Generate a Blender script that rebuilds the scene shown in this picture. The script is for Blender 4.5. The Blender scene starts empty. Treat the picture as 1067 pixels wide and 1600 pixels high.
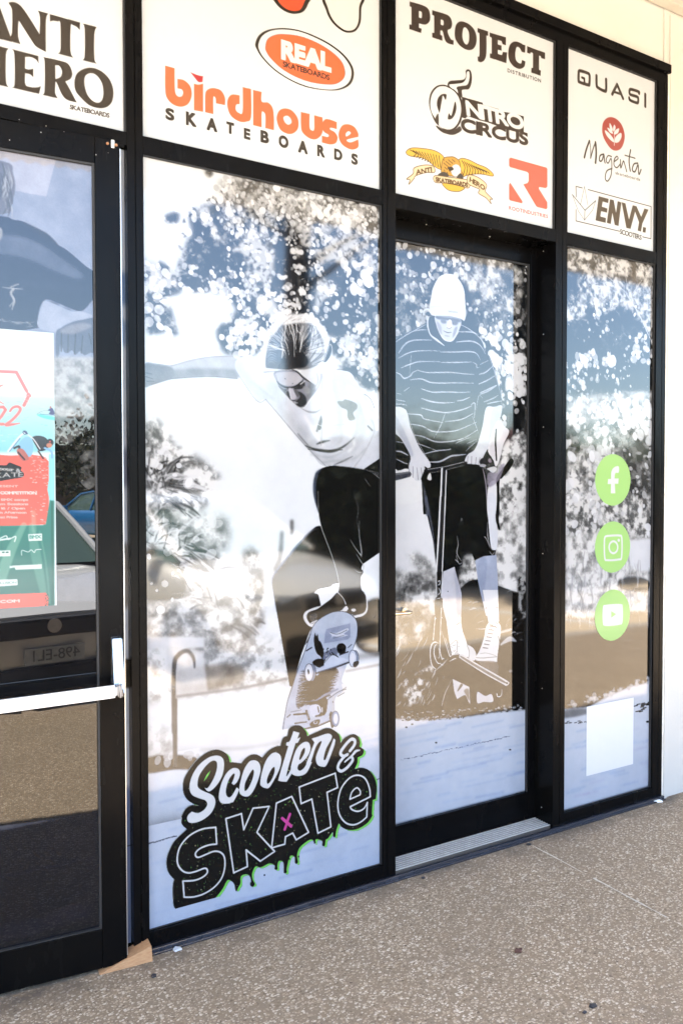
import bpy, bmesh, math, random
import numpy as np
from mathutils import Vector, Matrix, Euler
sc = bpy.context.scene
R = math.radians
# ---------------------------------------------------------------- camera
CAMH, CAMD = 1.31766, 2.21768
YAW, PITCH, ROLL, FPX = R(30.8412), R(-1.5828), R(-0.0979), 1260.474
cam_d = bpy.data.cameras.new('camera'); cam = bpy.data.objects.new('camera', cam_d)
sc.collection.objects.link(cam); sc.camera = cam
cam_d.sensor_fit = 'HORIZONTAL'; cam_d.sensor_width = 36.0; cam_d.lens = 36.0*FPX/1067.0
cam_d.clip_start = 0.02; cam_d.clip_end = 2000
_f = np.array([math.sin(YAW)*math.cos(PITCH), math.cos(YAW)*math.cos(PITCH), math.sin(PITCH)])
_r = np.array([math.cos(YAW), -math.sin(YAW), 0.0]); _u = np.cross(_r, _f)
_r, _u = math.cos(ROLL)*_r+math.sin(ROLL)*_u, -math.sin(ROLL)*_r+math.cos(ROLL)*_u
CPOS = np.array([0.0, -CAMD, CAMH])
cam.matrix_world = Matrix(((_r[0], _u[0], -_f[0], CPOS[0]), (_r[1], _u[1], -_f[1], CPOS[1]),
                           (_r[2], _u[2], -_f[2], CPOS[2]), (0, 0, 0, 1)))
# ---------------------------------------------------------------- light
SUN = Vector((-1.4, -1.3, 3.15)).normalized()
EL = math.asin(SUN.z); AZ = math.atan2(SUN.x, SUN.y)
w = bpy.data.worlds.new('World'); sc.world = w; w.use_nodes = True
nt = w.node_tree; bg = nt.nodes['Background']
sky = nt.nodes.new('ShaderNodeTexSky'); sky.sky_type = 'NISHITA'; sky.sun_disc = False
sky.sun_elevation = EL; sky.sun_rotation = AZ; sky.air_density = 1.0; sky.dust_density = 0.6; sky.ozone_density = 1.2
nt.links.new(sky.outputs[0], bg.inputs[0]); bg.inputs[1].default_value = 0.10
sd = bpy.data.lights.new('sun', 'SUN'); sd.energy = 5.0; sd.angle = R(0.53); sd.color = (1.0, 0.94, 0.85)
so = bpy.data.objects.new('sun', sd); sc.collection.objects.link(so)
so.rotation_euler = (-SUN).to_track_quat('-Z', 'Y').to_euler(); so.location = (-3, -6, 9)
sc.view_settings.view_transform = 'Standard'; sc.view_settings.look = 'None'
sc.view_settings.exposure = 3.62; sc.view_settings.gamma = 1.0
sc.render.engine = 'CYCLES'
sc.cycles.max_bounces = 8; sc.cycles.diffuse_bounces = 4; sc.cycles.glossy_bounces = 4
sc.cycles.sample_clamp_indirect = 6.0
# ---------------------------------------------------------------- helpers
col = sc.collection
def tag(o, label=None, cat=None, group=None, kind=None):
    if label: o['label'] = label
    if cat: o['category'] = cat
    if group: o['group'] = group
    if kind: o['kind'] = kind
    return o
def empty(name, loc=(0, 0, 0), rz=0.0):
    o = bpy.data.objects.new(name, None); col.objects.link(o); o.location = loc
    o.rotation_euler = (0, 0, rz); o.empty_display_size = 0.1; return o
def link(name, me, parent=None, mat=None):
    o = bpy.data.objects.new(name, me); col.objects.link(o)
    if mat is not None: me.materials.append(mat)
    if parent is not None: o.parent = parent
    return o
class MB:
    def __init__(s): s.bm = bmesh.new()
    def box(s, x0, x1, y0, y1, z0, z1, bev=0.0):
        r = bmesh.ops.create_cube(s.bm, size=1.0)
        vs = r['verts']
        for v in vs:
            v.co = Vector((x0+(v.co.x+.5)*(x1-x0), y0+(v.co.y+.5)*(y1-y0), z0+(v.co.z+.5)*(z1-z0)))
        if bev > 0:
            es = list({e for v in vs for e in v.link_edges})
            bmesh.ops.bevel(s.bm, geom=es, offset=bev, segments=2, affect='EDGES', profile=0.6)
        return s
    def cyl(s, p0, p1, r0, r1=None, seg=20, cap=True):
        p0, p1 = Vector(p0), Vector(p1); r1 = r0 if r1 is None else r1
        m = Matrix.Translation((p0+p1)/2) @ (p1-p0).to_track_quat('Z', 'Y').to_matrix().to_4x4()
        bmesh.ops.create_cone(s.bm, cap_ends=cap, segments=seg, radius1=r0, radius2=r1, depth=(p1-p0).length, matrix=m)
        return s
    def tube(s, pts, r, seg=12):
        for a, b in zip(pts[:-1], pts[1:]): s.cyl(a, b, r, seg=seg)
        for p in pts[1:-1]:
            bmesh.ops.create_uvsphere(s.bm, u_segments=seg, v_segments=8, radius=r, matrix=Matrix.Translation(p))
        return s
    def poly(s, pts, y=0.0):
        s.bm.faces.new([s.bm.verts.new(p) for p in pts]); return s
    def prism(s, pts, d):
        d = Vector(d); a = [s.bm.verts.new(p) for p in pts]; b = [s.bm.verts.new(Vector(p)+d) for p in pts]
        n = len(a); s.bm.faces.new(a); s.bm.faces.new(list(reversed(b)))
        for i in range(n): s.bm.faces.new([a[i], b[i], b[(i+1) % n], a[(i+1) % n]])
        return s
    def build(s, name, mat, parent=None, smooth=False):
        bmesh.ops.recalc_face_normals(s.bm, faces=s.bm.faces)
        me = bpy.data.meshes.new(name); s.bm.to_mesh(me); s.bm.free()
        if smooth:
            me.polygons.foreach_set('use_smooth', [True]*len(me.polygons))
            try: me.set_sharp_from_angle(angle=R(38))
            except Exception: pass
        return link(name, me, parent, mat)
# ---------------------------------------------------------------- materials
class NG:
    def __init__(s, name):
        s.m = bpy.data.materials.new(name); s.m.use_nodes = True; s.t = s.m.node_tree
        s.b = s.t.nodes['Principled BSDF']
    def n(s, t, **kw):
        nd = s.t.nodes.new(t)
        for k, v in kw.items():
            if k in nd.inputs and not hasattr(nd, k): nd.inputs[k].default_value = v
            else: setattr(nd, k, v)
        return nd
    def l(s, a, b): s.t.links.new(a, b)
    def mix(s, f, a, b):
        m = s.n('ShaderNodeMix', data_type='RGBA')
        for sock, v in ((m.inputs[0], f), (m.inputs[6], a), (m.inputs[7], b)):
            if hasattr(v, 'is_output'): s.l(v, sock)
            else: sock.default_value = v if not isinstance(v, tuple) or len(v) == 4 else v+(1,)
        return m.outputs[2]
    def ramp(s, v, stops):
        r = s.n('ShaderNodeValToRGB'); s.l(v, r.inputs[0]); e = r.color_ramp.elements
        while len(e) < len(stops): e.new(0.5)
        for i, (p, c) in enumerate(stops):
            e[i].position = p; e[i].color = (c, c, c, 1) if not isinstance(c, tuple) else c+(1,)
        return r.outputs[0]
    def coord(s, scale=(1, 1, 1)):
        tc = s.n('ShaderNodeTexCoord'); mp = s.n('ShaderNodeMapping'); mp.inputs['Scale'].default_value = scale
        s.l(tc.outputs['Object'], mp.inputs[0]); return mp.outputs[0]
    def noise(s, c, scale, detail=4, rough=.55):
        n = s.n('ShaderNodeTexNoise'); n.inputs['Scale'].default_value = scale
        n.inputs['Detail'].default_value = detail; n.inputs['Roughness'].default_value = rough
        s.l(c, n.inputs['Vector']); return n.outputs[0]
    def bump(s, h, strength, dist=.002):
        b = s.n('ShaderNodeBump'); b.inputs['Strength'].default_value = strength; b.inputs['Distance'].default_value = dist
        s.l(h, b.inputs['Height']); s.l(b.outputs[0], s.b.inputs['Normal'])
    def set(s, **kw):
        for k, v in kw.items():
            s.b.inputs[k.replace('_', ' ')].default_value = v if not isinstance(v, tuple) else v+(1,)
        return s
def simple(name, c, rough=.5, metal=0.0, var=.12, scale=30, bump=0.0, spec=.5, coat=0.0):
    g = NG(name); co = g.coord()
    nz = g.noise(co, scale)
    f = g.ramp(nz, [(.3, 0.0), (.7, 1.0)])
    c1 = tuple(x*(1-var) for x in c); c2 = tuple(min(1, x*(1+var)) for x in c)
    g.l(g.mix(f, c1, c2), g.b.inputs['Base Color'])
    g.set(Roughness=rough, Metallic=metal, Specular_IOR_Level=spec, Coat_Weight=coat, Coat_Roughness=.05)
    if bump: g.bump(nz, bump)
    return g.m
def mat_frame():
    g = NG('black_powder_coat'); co = g.coord()
    a = g.noise(co, 2.2, 5, .6); b = g.noise(g.coord((6, 6, 2)), 3, 3)
    base = g.mix(g.ramp(a, [(.35, 0.0), (.75, 1.0)]), (.0016, .0016, .002), (.004, .0036, .0032))
    sp = g.ramp(g.noise(co, 230, 2), [(.80, 0.0), (.83, 1.0)])
    g.l(g.mix(sp, base, (.035, .032, .03)), g.b.inputs['Base Color'])
    rr = g.ramp(b, [(.3, .17), (.7, .30)]); g.l(rr, g.b.inputs['Roughness'])
    g.set(Specular_IOR_Level=.07); g.bump(g.noise(co, 700, 2), .12, .0006)
    return g.m
def mat_film(name, ior, crough, wav, dist=.004):
    g = NG(name); at = g.n('ShaderNodeVertexColor'); at.layer_name = 'Print'
    g.l(at.outputs[0], g.b.inputs['Base Color'])
    g.set(Roughness=.55, Specular_IOR_Level=0.0, Coat_Weight=1.0, Coat_IOR=ior, Coat_Roughness=crough)
    nz = g.noise(g.coord((1.0, 1.0, 2.2)), 2.3, 2, .5)
    b = g.n('ShaderNodeBump'); b.inputs['Strength'].default_value = wav; b.inputs['Distance'].default_value = dist
    g.l(nz, b.inputs['Height']); g.l(b.outputs[0], g.b.inputs['Coat Normal'])
    return g.m
M = {}
M['frame'] = mat_frame()
M['rubber'] = simple('black_gasket_rubber', (.008, .008, .009), .6)
M['film'] = mat_film('printed_window_film', 1.68, .05, .12)
M['film_door'] = mat_film('printed_film_behind_door_glass', 1.56, .004, .12, .001)
M['board'] = mat_film('printed_sign_film', 1.5, .12, .25)
M['poster'] = mat_film('glossy_poster_paper', 1.5, .18, .6)
M['decal'] = mat_film('vinyl_decal', 1.3, .10, .2)
M['alu'] = simple('brushed_aluminium', (.78, .78, .77), .32, 1.0, .06, 80)
M['wood'] = None
def mat_wood():
    g = NG('pine_wood'); nz = g.noise(g.coord((8, 60, 60)), 6, 4)
    g.l(g.mix(g.ramp(nz, [(.3, 0.0), (.7, 1.0)]), (.30, .155, .07), (.42, .24, .12)), g.b.inputs['Base Color'])
    g.set(Roughness=.6); g.bump(nz, .2, .001); return g.m
M['wood'] = mat_wood()
def mat_wall():
    g = NG('cream_painted_wall'); co = g.coord()
    n1 = g.noise(co, 1.6, 5, .6); n2 = g.noise(co, 90, 3)
    g.l(g.mix(g.ramp(n1, [(.35, 0.0), (.7, 1.0)]), (.43, .412, .375), (.40, .38, .345)), g.b.inputs['Base Color'])
    g.set(Roughness=.55); g.bump(n2, .25, .0015); return g.m
M['wall'] = mat_wall()
M['beam'] = simple('cream_painted_beam', (.36, .335, .29), .5, 0, .06, 12)
M['sheet'] = simple('painted_corrugated_sheet', (.47, .455, .43), .45, 0, .08, 8)
def mat_aggregate():
    g = NG('exposed_aggregate_concrete'); co = g.coord((1.0, 1.25, 1.0))
    big = g.noise(co, 2.2, 5, .6); fine = g.noise(co, 420, 3)
    v = g.n('ShaderNodeTexVoronoi', feature='F1'); v.inputs['Scale'].default_value = 128; v.inputs['Randomness'].default_value = 1.0
    wn = g.n('ShaderNodeTexNoise'); wn.inputs['Scale'].default_value = 130; g.l(co, wn.inputs['Vector'])
    mx = g.n('ShaderNodeMix', data_type='RGBA', blend_type='ADD'); mx.inputs[0].default_value = .008
    g.l(co, mx.inputs[6]); g.l(wn.outputs['Color'], mx.inputs[7]); g.l(mx.outputs[2], v.inputs['Vector'])
    sep = g.n('ShaderNodeSeparateColor'); g.l(v.outputs['Color'], sep.inputs[0])
    stone = g.ramp(sep.outputs[0], [(0.0, (.11, .075, .045)), (.10, (.20, .145, .092)), (.28, (.29, .215, .14)), (.50, (.37, .285, .19)), (.74, (.45, .36, .26)), (.92, (.60, .51, .395))])
    # stone size varies: threshold on distance depends on a random channel
    sub = g.n('ShaderNodeMath', operation='MULTIPLY_ADD'); g.l(sep.outputs[1], sub.inputs[0]); sub.inputs[1].default_value = .40; sub.inputs[2].default_value = .30
    le = g.n('ShaderNodeMath', operation='SUBTRACT'); g.l(sub.outputs[0], le.inputs[0]); g.l(v.outputs['Distance'], le.inputs[1])
    edge = g.ramp(le.outputs[0], [(.0, 0.0), (.05, 1.0)])
    mort = g.mix(fine, (.165, .122, .078), (.29, .218, .145))
    c = g.mix(edge, mort, stone)
    dirt = g.ramp(big, [(.32, 1.0), (.68, 0.0)])
    dm = g.n('ShaderNodeMath', operation='MULTIPLY'); g.l(dirt, dm.inputs[0]); dm.inputs[1].default_value = .38
    c2 = g.mix(dm.outputs[0], c, (.19, .143, .095))
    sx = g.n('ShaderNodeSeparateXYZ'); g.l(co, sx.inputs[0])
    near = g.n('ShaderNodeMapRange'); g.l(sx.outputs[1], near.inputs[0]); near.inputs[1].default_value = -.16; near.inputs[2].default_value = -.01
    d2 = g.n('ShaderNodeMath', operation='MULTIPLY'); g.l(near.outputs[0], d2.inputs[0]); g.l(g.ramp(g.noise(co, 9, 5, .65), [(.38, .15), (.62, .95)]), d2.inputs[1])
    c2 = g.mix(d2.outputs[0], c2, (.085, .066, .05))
    st = g.ramp(g.noise(co, 3.3, 3, .5), [(.66, 0.0), (.76, .38)]); c2 = g.mix(st, c2, (.12, .09, .065))
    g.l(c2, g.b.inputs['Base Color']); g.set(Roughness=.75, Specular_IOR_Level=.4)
    g.bump(edge, .35, .002)
    return g.m
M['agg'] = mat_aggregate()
M['asphalt'] = simple('sun_bleached_paving', (.55, .43, .29), .85, 0, .12, 14, .3)
M['paint_line'] = simple('white_road_paint', (.75, .75, .73), .7)
M['kerb'] = simple('concrete_kerb', (.34, .30, .25), .8, 0, .12, 20, .3)
M['white_plain'] = simple('white_vinyl', (.84, .85, .86), .4, 0, .01)
# ---------------------------------------------------------------- painter: a small 2-D drawing surface laid on a real plane
PRINT = .33      # reflectance of unprinted film (thin white film over glass)
class Canvas:
    def __init__(s, org, ax, x0, x1, z0, z1, pitch, base=(.97, .975, .985)):
        s.o = np.array(org, float); a = np.array(ax, float); s.ax = a/np.linalg.norm(a)
        s.n = np.array([s.ax[1], -s.ax[0], 0.0]); s.x0, s.x1, s.z0, s.z1 = x0, x1, z0, z1
        s.W = max(4, int(round((x1-x0)/pitch))); s.H = max(4, int(round((z1-z0)/pitch)))
        s.px = (x1-x0)/s.W; s.pz = (z1-z0)/s.H; s.p = pitch
        s.a = np.empty((s.H, s.W, 3), np.float32); s.a[:] = base; s.alpha = None
    def loc(s, x, y):
        """photo pixel -> (metres along plane, height)"""
        d = _r*(x-533.5)/FPX+_u*(800-y)/FPX+_f
        t = ((s.o-CPOS)@s.n)/(d@s.n); q = CPOS+t*d-s.o
        return q@s.ax, q[2]
    def c(s, pts, k=None):
        ox, oy, sc_ = k if k else (0, 0, 1)
        out = []
        for q in pts:
            X, Z = s.loc(ox+q[0]*sc_, oy+q[1]*sc_); out.append(((X-s.x0)/s.px, (s.z1-Z)/s.pz))
        return np.array(out)
    def mm(s, k=None):
        return (k[2] if k else 1.0)
    def pxs(s, x, y):   # canvas pixels per photo pixel (vertical) near x,y
        a = s.loc(x, y-4); b = s.loc(x, y+4); return abs(a[1]-b[1])/8/s.pz
def smooth_pts(P, corner=None, closed=True, n=6):
    P = np.asarray(P, float); N = len(P)
    if N < 3: return P
    out = []
    rng = range(N) if closed else range(N-1)
    for i in rng:
        if closed: p0, p1, p2, p3 = P[(i-1) % N], P[i], P[(i+1) % N], P[(i+2) % N]
        else: p0, p1, p2, p3 = P[max(i-1, 0)], P[i], P[i+1], P[min(i+2, N-1)]
        if corner is not None:
            if corner[i]: p0 = p1
            if corner[(i+1) % N]: p3 = p2
        for t in np.linspace(0, 1, n, endpoint=False):
            out.append(.5*((2*p1)+(-p0+p2)*t+(2*p0-5*p1+4*p2-p3)*t*t+(-p0+3*p1-3*p2+p3)*t**3))
    if not closed: out.append(P[-1])
    return np.array(out)
def raster(polys, W, H, ss=3):
    """even-odd coverage of closed polygons -> (x0,y0,mask)"""
    allp = np.concatenate(polys)
    x0 = int(max(0, math.floor(allp[:, 0].min())-1)); x1 = int(min(W, math.ceil(allp[:, 0].max())+2))
    y0 = int(max(0, math.floor(allp[:, 1].min())-1)); y1 = int(min(H, math.ceil(allp[:, 1].max())+2))
    if x1 <= x0 or y1 <= y0: return None
    m = np.zeros((y1-y0, x1-x0+1), np.float32); w_ = x1-x0
    A = np.concatenate([p for p in polys]); B = np.concatenate([np.roll(p, -1, 0) for p in polys])
    ay, by = A[:, 1], B[:, 1]; dy = by-ay; ok = np.abs(dy) > 1e-9
    A, B, ay, by, dy = A[ok], B[ok], ay[ok], by[ok], dy[ok]; sl = (B[:, 0]-A[:, 0])/dy
    lo, hi = np.minimum(ay, by), np.maximum(ay, by)
    for r in range(y0, y1):
        row = m[r-y0]
        for k in range(ss):
            yy = r+(k+.5)/ss
            q = (lo <= yy) & (hi > yy)
            if not q.any(): continue
            xs = np.sort(A[q, 0]+(yy-ay[q])*sl[q])-x0
            for a, b in zip(xs[::2], xs[1::2]):
                a = min(max(a, 0), w_); b = min(max(b, 0), w_)
                if b <= a: continue
                ia, ib = int(a), int(b)
                if ia == ib: row[ia] += b-a
                else:
                    row[ia] += ia+1-a; row[ia+1:ib] += 1; row[ib] += b-ib
    return x0, y0, m[:, :w_]/ss
def gblur(a, s):
    if s < .3: return a
    r = int(s*2.6)+1; k = np.exp(-.5*(np.arange(-r, r+1)/s)**2); k /= k.sum()
    if a.ndim == 2:
        L0, L1 = a.shape; f = lambda v, K: v
        n0 = L0+2*r; n1 = L1+2*r
        K0 = np.fft.rfft(k, n0); K1 = np.fft.rfft(k, n1)
        b = np.fft.irfft(np.fft.rfft(a, n0, axis=0)*K0[:, None], n0, axis=0)[r:r+L0]
        return np.fft.irfft(np.fft.rfft(b, n1, axis=1)*K1[None], n1, axis=1)[:, r:r+L1].astype(np.float32)
def comp(cv, x0, y0, m, colr, blur=0, alpha=1.0):
    if blur > 0:
        pad = int(blur*2.6)+2; H, W = m.shape
        nx0, ny0 = max(0, x0-pad), max(0, y0-pad); nx1, ny1 = min(cv.W, x0+W+pad), min(cv.H, y0+H+pad)
        mm = np.zeros((ny1-ny0, nx1-nx0), np.float32)
        mm[y0-ny0:y0-ny0+H, x0-nx0:x0-nx0+W] = m
        # hold coverage where the shape runs off the canvas
        if x0 == 0: pass
        m = gblur(mm, blur); x0, y0 = nx0, ny0
    m = np.clip(m*alpha, 0, 1)[..., None]; H, W = m.shape[:2]
    t = cv.a[y0:y0+H, x0:x0+W]
    c_ = np.asarray(colr, np.float32) if np.ndim(colr) else np.float32([colr*.985, colr*.99, colr*1.0+.005])
    if c_.ndim == 3: c_ = c_[y0:y0+H, x0:x0+W]
    t[:] = t*(1-m)+c_*m
    if cv.alpha is not None:
        al = cv.alpha[y0:y0+H, x0:x0+W]; al[:] = np.maximum(al, m[..., 0])
def fill(cv, pts, colr, k=None, sm=True, blur=0, alpha=1.0, holes=(), cmask=None, tex=0.0, seed=1):
    def conv(q):
        cr = [len(p) > 2 for p in q]; P_ = cv.c(q, k)
        return smooth_pts(P_, cr, True, 5) if sm else P_
    polys = [conv(pts)]+[conv(h) for h in holes]
    r = raster(polys, cv.W, cv.H)
    if r is None: return
    s = cv.pxs(*( (k[0]+pts[0][0]*k[2], k[1]+pts[0][1]*k[2]) if k else pts[0][:2]))
    x0, y0, m = r
    if tex:
        m = m*(1-tex*fbm(m.shape, 10, seed))
    comp(cv, x0, y0, m, colr, blur*s*(k[2] if k else 1), alpha)
def stroke(cv, pts, wd, colr, k=None, sm=True, blur=0, alpha=1.0, closed=False):
    kk = k[2] if k else 1.0
    P_ = cv.c(pts, k)
    s = cv.pxs(*((k[0]+pts[0][0]*kk, k[1]+pts[0][1]*kk) if k else pts[0][:2]))*kk
    ws = (np.full(len(P_), float(wd)) if np.ndim(wd) == 0 else np.interp(np.linspace(0, 1, len(P_)), np.linspace(0, 1, len(wd)), wd))*s
    if sm and len(P_) > 2:
        cr = [len(p) > 2 for p in pts]
        Q = smooth_pts(np.c_[P_, ws], cr, closed, 5); P_, ws = Q[:, :2], Q[:, 2]
    if closed: P_ = np.r_[P_, P_[:1]]; ws = np.r_[ws, ws[:1]]
    mx = ws.max()/2+2
    x0 = int(max(0, P_[:, 0].min()-mx)); x1 = int(min(cv.W, P_[:, 0].max()+mx+1))
    y0 = int(max(0, P_[:, 1].min()-mx)); y1 = int(min(cv.H, P_[:, 1].max()+mx+1))
    if x1 <= x0 or y1 <= y0: return
    m = np.zeros((y1-y0, x1-x0), np.float32)
    for (a, b, wa, wb) in zip(P_[:-1], P_[1:], ws[:-1], ws[1:]):
        mw = max(wa, wb)/2+1.5
        ax0 = int(max(x0, min(a[0], b[0])-mw)); ax1 = int(min(x1, max(a[0], b[0])+mw+1))
        ay0 = int(max(y0, min(a[1], b[1])-mw)); ay1 = int(min(y1, max(a[1], b[1])+mw+1))
        if ax1 <= ax0 or ay1 <= ay0: continue
        gx = np.arange(ax0, ax1)[None]+.5; gy = np.arange(ay0, ay1)[:, None]+.5
        d = b-a; L = d@d+1e-9; t = np.clip(((gx-a[0])*d[0]+(gy-a[1])*d[1])/L, 0, 1)
        ds = np.sqrt((gx-a[0]-t*d[0])**2+(gy-a[1]-t*d[1])**2)
        v = np.clip((wa+(wb-wa)*t)/2-ds+.5, 0, 1)
        sub = m[ay0-y0:ay1-y0, ax0-x0:ax1-x0]; np.maximum(sub, v, out=sub)
    comp(cv, x0, y0, m, colr, blur*s, alpha)
def ell(cv, cx, cy, rx, ry, colr, k=None, blur=0, alpha=1.0, rot=0):
    th = np.linspace(0, 2*math.pi, 24, endpoint=False)
    c0, s0 = math.cos(rot), math.sin(rot)
    fill(cv, [(cx+rx*math.cos(t)*c0-ry*math.sin(t)*s0, cy+rx*math.cos(t)*s0+ry*math.sin(t)*c0) for t in th], colr, k, True, blur, alpha)
_fb = {}
def fbm(shape, cell, seed, octv=4):
    key = (shape, cell, seed, octv)
    if key in _fb: return _fb[key]
    rs = np.random.RandomState(seed); H, W = shape; out = np.zeros(shape, np.float32); amp = 1.0; tot = 0
    for o in range(octv):
        c_ = max(1.5, cell/2**o); gh, gw = int(H/c_)+3, int(W/c_)+3; g = rs.rand(gh, gw)
        yy = np.arange(H)/c_; xx = np.arange(W)/c_; iy = yy.astype(int); ix = xx.astype(int)
        fy = yy-iy; fx = xx-ix; fy = (fy*fy*(3-2*fy))[:, None]; fx = (fx*fx*(3-2*fx))[None]
        v = (g[iy][:, ix]*(1-fy)*(1-fx)+g[iy+1][:, ix]*fy*(1-fx)+g[iy][:, ix+1]*(1-fy)*fx+g[iy+1][:, ix+1]*fy*fx)
        out += v*amp; tot += amp; amp *= .55
    return out/tot
def mottle(cv, pts, cell, lo, hi, k=None, seed=1, thr=.5, soft=.1, blur=4, alpha=1.0, aniso=1.0, sm=True):
    """soft-edged region of clumpy light and dark print"""
    P_ = cv.c(pts, k)
    if sm: P_ = smooth_pts(P_, None, True, 5)
    r = raster([P_], cv.W, cv.H, 1)
    if r is None: return
    x0, y0, m = r
    s = cv.pxs(*((k[0]+pts[0][0]*k[2], k[1]+pts[0][1]*k[2]) if k else pts[0][:2]))
    n = fbm((cv.H, int(cv.W*aniso)+2), cell*s, seed)
    if aniso != 1.0: n = n[:, (np.arange(cv.W)*aniso).astype(int)]
    f = np.clip((n-thr)/soft*.5+.5, 0, 1)[..., None]
    lo = np.float32([lo]*3) if np.ndim(lo) == 0 else np.float32(lo); hi = np.float32([hi]*3) if np.ndim(hi) == 0 else np.float32(hi)
    comp(cv, x0, y0, m, lo*(1-f)+hi*f, blur*s, alpha)
def bokeh(cv, pts, n, rmin, rmax, k=None, seed=1, vmin=.9, vmax=1.0, soft=.8, asp=1.8, clump=None, alpha=1.0, clumpr=18, tint=(.99, .995, 1.01), mask=None):
    """scatter out-of-focus discs inside a polygon; radii in photo px"""
    P_ = cv.c(pts, k); rs = np.random.RandomState(seed); rmin *= 1.3; rmax *= 1.3; n = int(n*.72)
    r = raster([smooth_pts(P_, None, True, 4)], cv.W, cv.H, 1)
    if r is None: return
    x0, y0, m = r
    s = cv.pxs(*((k[0]+pts[0][0]*k[2], k[1]+pts[0][1]*k[2]) if k else pts[0][:2]))
    H, W = m.shape; den = m.copy()
    if clump is not None:
        f = fbm((H, W), clumpr*s, seed+77); den = den*np.clip((f-clump)*9, 0.02, 1)
    cum = np.cumsum(den.ravel());
    if cum[-1] <= 0: return
    idx = np.searchsorted(cum, rs.rand(n)*cum[-1]); idx = np.minimum(idx, H*W-1)
    ys, xs = idx//W+y0+rs.rand(n), idx % W+x0+rs.rand(n)
    for cx, cy in zip(xs, ys):
        ra = (rmin+(rmax-rmin)*rs.rand()**2.2)*s; rb = ra*(1/asp+(1-1/asp)*rs.rand()); th = rs.rand()*math.pi
        R_ = int(ra+3); ax0, ax1 = int(max(0, cx-R_)), int(min(cv.W, cx+R_+1)); ay0, ay1 = int(max(0, cy-R_)), int(min(cv.H, cy+R_+1))
        if ax1 <= ax0 or ay1 <= ay0: continue
        gx = np.arange(ax0, ax1)[None]+.5-cx; gy = np.arange(ay0, ay1)[:, None]+.5-cy
        u_ = gx*math.cos(th)+gy*math.sin(th); v_ = -gx*math.sin(th)+gy*math.cos(th)
        d = np.sqrt((u_/ra)**2+(v_/rb)**2)
        mm = (np.clip((1-d)*rb/max(.6, soft*s)+.5, 0, 1)*alpha*(.6+.4*rs.rand()))[..., None]
        v = vmin+(vmax-vmin)*rs.rand(); t = cv.a[ay0:ay1, ax0:ax1]
        t[:] = t*(1-mm)+np.float32([v*tint[0], v*tint[1], min(1, v*tint[2])])*mm
# glyph outlines taken from Blender's own built-in font
_gl = {}
def glyph(ch):
    if ch in _gl: return _gl[ch]
    cu = bpy.data.curves.new('glyph', 'FONT'); cu.body = ch
    o = bpy.data.objects.new('glyph', cu); col.objects.link(o)
    for q in bpy.context.selected_objects: q.select_set(False)
    bpy.context.view_layer.objects.active = o; o.select_set(True)
    bpy.ops.object.convert(target='CURVE'); o = bpy.context.view_layer.objects.active
    loops = []
    for sp in o.data.splines:
        if sp.type == 'BEZIER':
            b = sp.bezier_points; n = len(b); L = []
            for i in range(n):
                p0, p1, p2, p3 = b[i].co, b[i].handle_right, b[(i+1) % n].handle_left, b[(i+1) % n].co
                for t in (0.0, .17, .33, .5, .67, .83):
                    q = (1-t)**3*p0+3*(1-t)**2*t*p1+3*(1-t)*t*t*p2+t**3*p3; L.append((q.x, q.y))
        else: L = [(p.co.x, p.co.y) for p in sp.points]
        if len(L) > 2: loops.append(np.array(L))
    d = o.data; bpy.data.objects.remove(o); bpy.data.curves.remove(d)
    _gl[ch] = loops; return loops
def text(cv, s, tl, tr, bl, colr, k=None, bold=0.0, track=0.06, alpha=1.0, blur=0, each=None):
    """lay a string into the photo parallelogram tl-tr-bl (cap height = tl..bl)"""
    A = cv.c([tl, tr, bl], k); O, U, V = A[0], A[1]-A[0], A[2]-A[0]
    items = []; x = 0.0
    for ch in s:
        if ch == ' ': x += .30; continue
        L = glyph(ch)
        if not L: continue
        mn = min(l[:, 0].min() for l in L); mx = max(l[:, 0].max() for l in L)
        items.append([l-np.array([mn-x, 0]) for l in L]); x += mx-mn+track
    x -= track; cap = glyph('H')[0][:, 1].max()
    for L in items:
        polys = [O+np.outer(l[:, 0]/x, U)+np.outer(1-l[:, 1]/cap, V) for l in L]
        r = raster(polys, cv.W, cv.H, 4)
        if r is None: continue
        x0, y0, m = r
        if bold > 0:
            hgt = np.hypot(*V); bw = bold*hgt
            for p in polys:
                Q = np.r_[p, p[:1]]
                gx = np.arange(x0, x0+m.shape[1])[None]+.5; gy = np.arange(y0, y0+m.shape[0])[:, None]+.5
                for a, b in zip(Q[:-1], Q[1:]):
                    d = b-a; LL = d@d+1e-9; t = np.clip(((gx-a[0])*d[0]+(gy-a[1])*d[1])/LL, 0, 1)
                    ds = np.sqrt((gx-a[0]-t*d[0])**2+(gy-a[1]-t*d[1])**2); m = np.maximum(m, np.clip(bw-ds+.5, 0, 1))
        comp(cv, x0, y0, m, colr, blur, alpha)
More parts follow.
